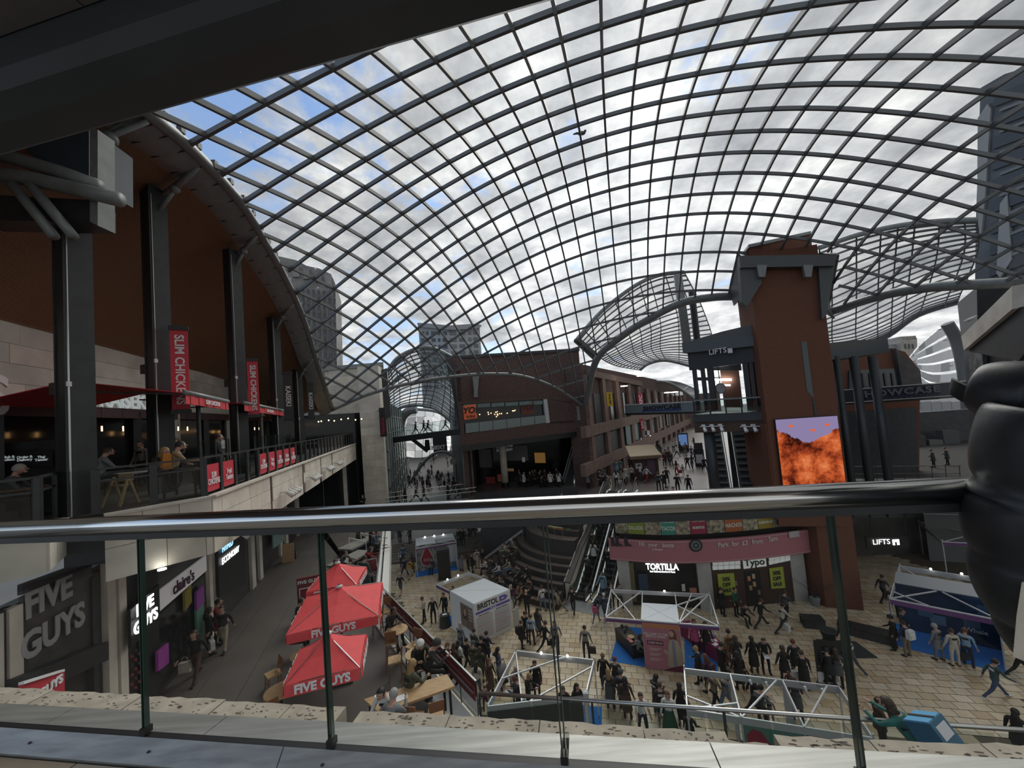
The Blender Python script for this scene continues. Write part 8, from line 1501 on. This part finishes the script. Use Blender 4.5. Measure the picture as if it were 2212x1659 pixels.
 (1376, 1372, 'h', 0, 'sit', 110, 'grey', 'char', 'person in grey seated at the black table of the pink stall', dict(hair='ln')),
 (1925, 1270, 'h', 0, 'stand', 60, 'brown', 'char', 'dim brown figure near the ground floor lobby', dict(hair='sg')),
 (1903, 1245, 'h', 0, 'walk', 80, 'dgrey', 'black', 'dim grey figure walking into the ground floor lobby', {}),
]
for x, y, md, z, pose, face, top, bot, lab, op in CR:
    me = PO[pose]; hh = op.get('h', 1.0); P = Z(x, y, z) if md == 'f' else Z(x, y, z + me['hz'] * hh + .03); P.z = z + (.02 if op.get('lift') else 0)
    person(P, pose, -face, top, bot, lab, **op)
# middle level terrace on the left
for x, y, md, pose, face, top, bot, lab, op in [
 (468, 1300, 'h', 'coat', 60, 'red', 'black', 'person in a red top by the HYPED ECONOMY shopfront', dict(hair='sb')),
 (450, 1318, 'h', 'stand', 40, 'black', 'black', 'person in black with a white bag by the shopfront', dict(hair='lb', bag='white')),
 (480, 1312, 'h', 'walk', 160, 'char', 'beige', 'person in charcoal and beige beside the red top', dict(hair='sn')),
 (422, 1365, 'h', 'walk', 170, 'black', 'brown', 'person walking in front of the claire\'s window with a pale bag', dict(hair='ln', bag='cream')),
 (786, 1205, 'h', 'longcoat', 20, 'dteal', 'dteal', 'person in a long dark green dress beyond the far umbrella', dict(hair='sb'))]:
    me = PO[pose]; P = Z(x, y, M + me['hz'] + .03); P.z = M; person(P, pose, -face, top, bot, lab, **op)
for x, y, pose, face, zs, top, bot, lab, op in [
 (835, 1478, 'eat', 190, .30, 'white', 'char', 'diner in a white shirt eating at the long oak table', dict(hair='sb', sk='a')),
 (838, 1515, 'eat', 10, .30, 'grey', 'black', 'grey-haired diner seen from behind at the long oak table', dict(hair='sg')),
 (880, 1440, 'sit', 30, .30, 'olive', 'black', 'woman in an olive top on a tall bar chair', dict(hair='ly')),
 (902, 1380, 'eat', 150, .30, 'black', 'black', 'diner in a white bucket hat by the small round table', dict(hair='sb', hat='white')),
 (922, 1392, 'eat', 80, .30, 'char', 'black', 'man in a black jacket on a tall chair beside the rail', dict(hair='sn', hat='char')),
 (838, 1315, 'eat', 120, .30, 'black', 'black', 'diner in black at the rail beside the middle umbrella', dict(hair='sb', sk='d')),
 (640, 1300, 'sit', 60, 0, 'char', 'black', 'dark diner half hidden left of the middle umbrella', dict(hair='sb')), (628, 1340, 'sit', 80, 0, 'black', 'black', 'diner in black at the left corner of the middle umbrella', dict(hair='lb')),
 (725, 1210, 'sit', 160, 0, 'black', 'black', 'woman in black seated behind the far umbrella', dict(hair='lb')), (746, 1215, 'sit2', 20, 0, 'olive', 'char', 'man in olive seated behind the far umbrella', dict(hair='sn')), (735, 1193, 'sit2', 110, 0, 'dgrey', 'char', 'person in grey bending on the near stone bench', dict(hair='sn')),
 (779, 1215, 'sit', 100, 0, 'navy', 'black', 'long-haired person in navy on the near stone bench', dict(hair='lr')), (785, 1188, 'sit2', 60, 0, 'red', 'denim', 'person with a red scarf on the near stone bench', dict(hair='ln')), (806, 1170, 'sit2', 60, 0, 'char', 'black', 'person in black at the end of the far stone bench', dict(hair='sg')),
 (772, 1137, 'sit', 110, 0, 'camo', 'char', 'person in a patterned shirt on the far stone bench', dict(hair='sg')), (798, 1142, 'sit', 60, 0, 'maroon', 'black', 'person in dark red on the far stone bench', dict(hair='lb')), (803, 1150, 'sit2', 100, 0, 'ldenim', 'ldenim', 'person in pale denim on the far stone bench', dict(hair='sn'))]:
    me = PO[pose]; P = Z(x, y, M + zs + me['hz'] + .03); P.z = M + zs; person(P, pose, -face, top, bot, lab, **op)
# the courier leaning on the walkway rail
P = Z(1968, 1545, M + PO['lean']['hz']); P.z = M; cr = person(P, 'lean', -(-25), 'teal', 'black', 'courier in a teal jacket with a bright blue delivery box leaning on the lower rail', hair='ln'); cr.location += Vector((.05, -.1, 0)); 
bx_ = MB(); bx_.box((0, 0, 0), (.44, .40, .46)); b1 = bx_.build('delivery_box', mat('courier_blue_side', (.02, .10, .17), .6), cr); b1.location = (0, -.16, 1.42); b1.rotation_euler = (-.55, 0, 0)
MB().box((0, 0, .235), (.40, .36, .02)).build('box_lid', mat('courier_blue', (.10, .36, .62), .5), b1); MB().box((0, 0, .25), (.06, .38, .012)).build('box_strap', black, b1); MB().box((0, -.205, .05), (.3, .012, .2)).build('reflective_strip', gy, b1)
# upper terrace diners
for x, y, pose, face, zs, top, lab, op in [
 (213, 960, 'sit', 30, .25, 'grey', 'diner in a grey hoodie on the upper terrace', dict(hair='sn')), (372, 952, 'sit', 40, .25, 'tan', 'diner with an orange rucksack on the upper terrace', dict(hair='sb', pack='orange')),
 (327, 962, 'sit2', 90, .2, 'char', 'diner in charcoal with fair hair on the upper terrace', dict(hair='ly')), (305, 948, 'stand', 180, 0, 'grey', 'waiter in pale grey at the back of the upper terrace', dict(hair='sb')), (381, 948, 'stand2', 160, 0, 'char', 'dark figure beside the second column on the upper terrace', dict()), (18, 1020, 'sit', 60, 0, 'dgrey', 'diner in grey leaning at the near left of the upper terrace', dict(hair='sg')), (470, 985, 'coat', 60, 0, 'black', 'dark figure behind the wind screen on the upper terrace', dict())]:
    me = PO[pose]; Yd = {213: 11.2, 372: 11.4, 327: 11.6, 305: 15.5, 381: 14.4, 18: 9.6, 470: 14}[x]; P = D(x, y, Yd); P.z = U + zs; person(P, pose, -face, top, 'black', lab, **op)
# amphitheatre sitters
for a, k, pose, top, bot, lab, op in [(189, 0, 'sit', 'white', 'black', 'sitter in white on the lowest amphitheatre step at the left', {}), (196, 1, 'sit2', 'char', 'dgrey', 'sitter in charcoal on the second step', {}), (204, 1, 'sit', 'white', 'denim', 'sitter in a white top on the second step', dict(hair='lb')), (210, 0, 'sit2', 'brown', 'black', 'sitter in brown on the lowest step', dict(hair='ln')), (214, 0, 'sit', 'grey', 'khaki', 'sitter in grey on the lowest step', {}), (217, 0, 'sit2', 'char', 'black', 'sitter in black bending forward on the lowest step', {}), (209, 2, 'sit', 'beige', 'ldenim', 'sitter in beige on the third step', dict(hair='ln')), (220, 2, 'sit2', 'dgrey', 'black', 'sitter in grey on the third step', {}), (226, 2, 'sit', 'black', 'black', 'sitter in black near the escalator wall', dict(hair='lb')), (231, 1, 'sit2', 'brown', 'char', 'sitter in brown near the escalator wall', {}), (200, 3, 'sit', 'dgrey', 'black', 'sitter in grey on the fourth step', {}), (205, 4, 'sit2', 'olive', 'char', 'sitter in olive on the fifth step', {}), (193, 4, 'sit', 'grey', 'black', 'sitter in grey high at the left of the amphitheatre', dict(hair='sg')), (190, 3, 'sit', 'cream', 'dgrey', 'sitter in cream by the left handrail', {}), (228, 0, 'sit2', 'tan', 'black', 'sitter in tan at the foot of the amphitheatre', dict(hair='lr')), (238, 9, 'sit', 'white', 'ldenim', 'sitter in white at the top of the amphitheatre', {})]:
    r, z = prof[k]; P = ap(a, r - .05, z); me = PO[pose]; P.z = z - me['pz'] + .13
    person(P, pose, math.degrees(math.atan2(-math.cos(math.radians(a)), math.sin(math.radians(a)))), top, bot, lab, **op)
# escalator riders
for k, (off, s, top, bot, lab) in enumerate([(-.75, 2.2, 'dgrey', 'black', 'rider in patterned grey low on the left escalator'), (-.55, 3.4, 'white', 'black', 'rider in a white cap on the left escalator'), (-.9, 4.3, 'olive', 'black', 'rider in olive on the left escalator'), (-.6, 5.2, 'char', 'black', 'rider in charcoal midway up the left escalator'), (-.9, 6.1, 'brown', 'char', 'rider in brown midway up the left escalator'), (-.7, 7.0, 'black', 'black', 'long-haired rider in black holding both rails'), (-.8, 8.4, 'grey', 'black', 'rider in grey high on the left escalator'), (.85, 1.0, 'lblue', 'ldenim', 'rider in a pale blue jacket stepping off the right escalator'), (.7, 3.0, 'black', 'black', 'rider in black on the right escalator'), (1.0, 4.2, 'dgrey', 'grey', 'rider in grey on the right escalator'), (.8, 5.6, 'char', 'black', 'rider in charcoal on the right escalator')]):
    P = ept(s, off, ez(s) + .14); person(P, ('stand', 'coat', 'stand2')[k % 3], math.degrees(math.atan2(-edv.x, edv.y)) + (0 if off < 0 else 180), top, bot, lab, hair=('sb', 'ln', 'sn', 'lb')[k % 4])
# middle street walkers: a few named, the far crowd alike
for x, y, pose, face, top, bot, lab, op in [(1465, 1064, 'stand2', 30, 'char', 'black', 'left of two men in black standing on the middle street', {}), (1489, 1066, 'walk', 200, 'black', 'black', 'right of two men in black walking down the middle street', {}), (1463, 1028, 'walk', 20, 'tan', 'red', 'woman with a red bag leading a child on the middle street', dict(hair='lb', bag='red')), (1476, 1027, 'walk2', 20, 'grey', 'lblue', 'child holding a hand on the middle street', dict(h=.7)), (1486, 1013, 'walk', 10, 'char', 'black', 'left walker of the dark pair on the middle street', {}), (1496, 1013, 'walk2', 10, 'dgrey', 'black', 'right walker of the dark pair on the middle street', dict(hair='ln')), (1480, 986, 'stand', 0, 'olive', 'khaki', 'walker in olive near the blue screen totem', {}), (1450, 1005, 'coat', 170, 'char', 'black', 'person with a pushchair beyond the kiosk', dict(hair='lb')), (1436, 1005, 'coat', 170, 'maroon', 'black', 'person in maroon beside the kiosk', {}), (1424, 1060, 'stand', 10, 'dgrey', 'black', 'left of two people in front of the kiosk', {}), (1436, 1058, 'coat', 30, 'char', 'char', 'right of two people in front of the kiosk', {}), (1442, 1045, 'walk', 20, 'black', 'black', 'person in a dark suit passing the kiosk', {}), (1523, 1018, 'walk', 190, 'navy', 'navy', 'person in navy beside the advertising totem', {}), (1333, 1052, 'stand', 0, 'white', 'black', 'person in white at the head of the escalators', dict(hair='lb', bag='white')), (1348, 1046, 'coat', 20, 'beige', 'black', 'person in beige at the head of the escalators', dict(hair='ln')), (1352, 1042, 'coat', 0, 'white', 'black', 'person in a white shirt beyond the escalator head', {}), (1366, 1040, 'stand', 0, 'cream', 'black', 'person in cream beyond the escalator head', {}), (1384, 1038, 'stand', 90, 'white', 'dgrey', 'person in white near the kiosk front', {}), (1398, 1042, 'walk', 60, 'white', 'red', 'person in white and red near the kiosk', {}), (1333, 1025, 'coat', 0, 'lblue', 'black', 'person in pale blue by the roller shutter', {}), (1342, 1023, 'coat', 0, 'grey', 'black', 'person in grey by the roller shutter', {}), (1316, 1018, 'coat', 20, 'pink', 'black', 'person with a pink bag by the dark shopfront', {}), (1362, 1015, 'stand', 170, 'char', 'black', 'person in charcoal by the violet shop', {}), (1370, 1018, 'walk', 30, 'tan', 'black', 'person in tan by the violet shop', {})]:
    P = Z(x, y, M); person(P, pose, -face, top, bot, lab, **op)
rnd = random.Random(3)
for k in range(26):
    x = rnd.uniform(1395, 1505); y = rnd.uniform(965, 1000) if x > 1460 else rnd.uniform(975, 1003); P = Z(x, y, M)
    person(P, rnd.choice(('walk', 'walk2', 'coat', 'stand')), rnd.uniform(0, 360), rnd.choice(('black', 'char', 'dgrey', 'grey', 'navy', 'white', 'brown', 'olive')), rnd.choice(('black', 'char', 'denim')), 'small distant shopper in the far crowd of the middle street', hair=rnd.choice(('sb', 'sn', 'ln')), group='far crowd of the middle street')
for k in range(16):
    x = rnd.uniform(1268, 1312); y = rnd.uniform(1035, 1062); P = Z(x, y, M)
    person(P, rnd.choice(('coat', 'stand', 'stand2')), rnd.uniform(0, 360), rnd.choice(('black', 'char', 'brown', 'grey', 'dgrey', 'tan')), 'black', 'shopper crowded at the corner of the brick arcade', hair=rnd.choice(('sb', 'sn', 'ln')), group='crowd at the arcade corner')
for k in range(18):
    P = Z(rnd.uniform(1120, 1225), rnd.uniform(1043, 1057), M); person(P, rnd.choice(('sit', 'stand', 'coat')), rnd.uniform(0, 360), rnd.choice(('black', 'char', 'brown', 'dgrey', 'white')), 'black', 'dim customer at the doughnut shop terrace', hair=rnd.choice(('sb', 'ln')), group='doughnut shop customers')
for k in range(58):
    y = 985 + (1062 - 985) * rnd.random() ** .8; x = rnd.uniform(880 + max(0, (1050 - y) * .25), 990); P = Z(x, y, 1.2)
    person(P, rnd.choice(('walk', 'walk2', 'coat', 'stand')), rnd.uniform(0, 360), rnd.choice(('black', 'char', 'dgrey', 'navy', 'brown', 'black', 'grey', 'maroon', 'white')), rnd.choice(('black', 'char', 'denim')), 'tiny dark shopper far down the left street', hair=rnd.choice(('sb', 'sn', 'ln')), group='crowd of the left street')
for k, (x, lab) in enumerate(((855, 'walker at the left end of the grey footbridge'), (873, 'second walker from the left on the grey footbridge'), (895, 'walker in the left half of the grey footbridge'), (915, 'walker left of middle on the grey footbridge'), (968, 'walker right of middle on the grey footbridge'), (981, 'tall walker near the right end of the grey footbridge'), (993, 'striding walker at the right end of the grey footbridge'))):
    P = bq[0].lerp(bq[1], (x - 835) / 177) + nrm * (.8 + .5 * (k % 3)); P.z = M; person(P, ('walk', 'coat', 'stride')[k % 3], 90 if k % 2 else -90, ('char', 'black', 'dgrey')[k % 3], 'black', lab, hair=('sb', 'ln')[k % 2])
for x, lab in ((897, 'left silhouette on the upper footbridge'), (915, 'middle silhouette on the upper footbridge'), (924, 'right silhouette striding on the upper footbridge'), (962, 'silhouette at the right of the upper footbridge')):
    f = (x - 838) / 164; P = UBA.lerp(UBB, f) + Vector((0, 1.0, 0)); person(P, 'walk' if x < 920 else 'stride', -90, 'black', 'black', lab)
P = Vector((bq[0].x - 2.0, bq[0].y - .8, M)); person(P, 'fold', 180, 'black', 'black', 'person in black standing at the foot of the stone pillar', hair='sb')
for x, y, lab in ((2018, 1040, 'left shopper at the middle level of the right street'), (2048, 1035, 'right shopper at the middle level of the right street')): P = Z(x, y - 30, M); person(P, 'coat', 40, 'char', 'black', lab)
for k in range(9):
    x = rnd.uniform(1385, 1500); P = D(x, 1095, 28.4 + rnd.uniform(0, 2.5)); P.z = M; person(P, rnd.choice(('sit', 'stand', 'coat')), rnd.uniform(0, 360), rnd.choice(('black', 'char', 'white', 'dgrey')), 'black', 'diner mostly hidden behind the near handrail on the tortilla terrace', hair='sb', group='tortilla terrace diners')
# high chair and tables on the upper terrace
hc_ = thing('high_chair', 'pale wooden high chair behind the upper balustrade', 'chair', (0, 0, 0)); P = D(258, 1040, 10.6); P.z = U; hc_.location = P
for a in (-.25, .25): MB().bar((a, -.25, 0), (a * .8, .05, .78), .05).build('leg', wood, hc_); MB().bar((a, .28, 0), (a * .8, .05, .78), .05).build('leg', wood, hc_)
MB().box((0, .02, .55), (.4, .3, .03)).build('seat', wood, hc_); MB().box((0, -.2, .75), (.44, .2, .03)).build('tray', wood, hc_); MB().box((0, .18, .75), (.4, .03, .2)).build('backrest', wood, hc_)
for i, (x, Yd, lab) in enumerate(((275, 12.2, 'pale square table near the grey hoodie on the upper terrace'), (400, 11.6, 'dark square table near the orange rucksack on the upper terrace'), (60, 9.8, 'dark table at the near left of the upper terrace'))):
    P = D(x, 1000, Yd); t = thing('dining_table', lab, 'table', (P.x, P.y, U), .3); MB().box((0, 0, .75), (.9, .8, .04)).build('top', offw if i == 0 else woodd, t); [MB().bar((a, b, 0), (a, b, .74), .05).build('leg', black, t) for a in (-.38, .38) for b in (-.33, .33)]
mbd = thing('menu_screens', 'dark order counter with three dim menu screens at the near left', 'counter', (0, 0, 0)); P = D(60, 985, 11.5)
MB().box((P.x, P.y + .1, 13.4), (2.4, .3, 2.0), .3).build('cabinet', blk2, mbd)
for i, tx_ in enumerate(('Click &\nCollect', 'Order &\nDelivery', 'Thai\nTender')):
    Q = D(20 + i * 36, 990, 11.25); s = MB().box((Q.x, Q.y, Q.z), (.42, .03, .5), .3).build('screen', black, mbd); text(tx_, .10, dimw, s, tmat((Q.x, Q.y - .03, Q.z), (1, .3, 0)), .003, .003)
print('objects', len(bpy.data.objects))
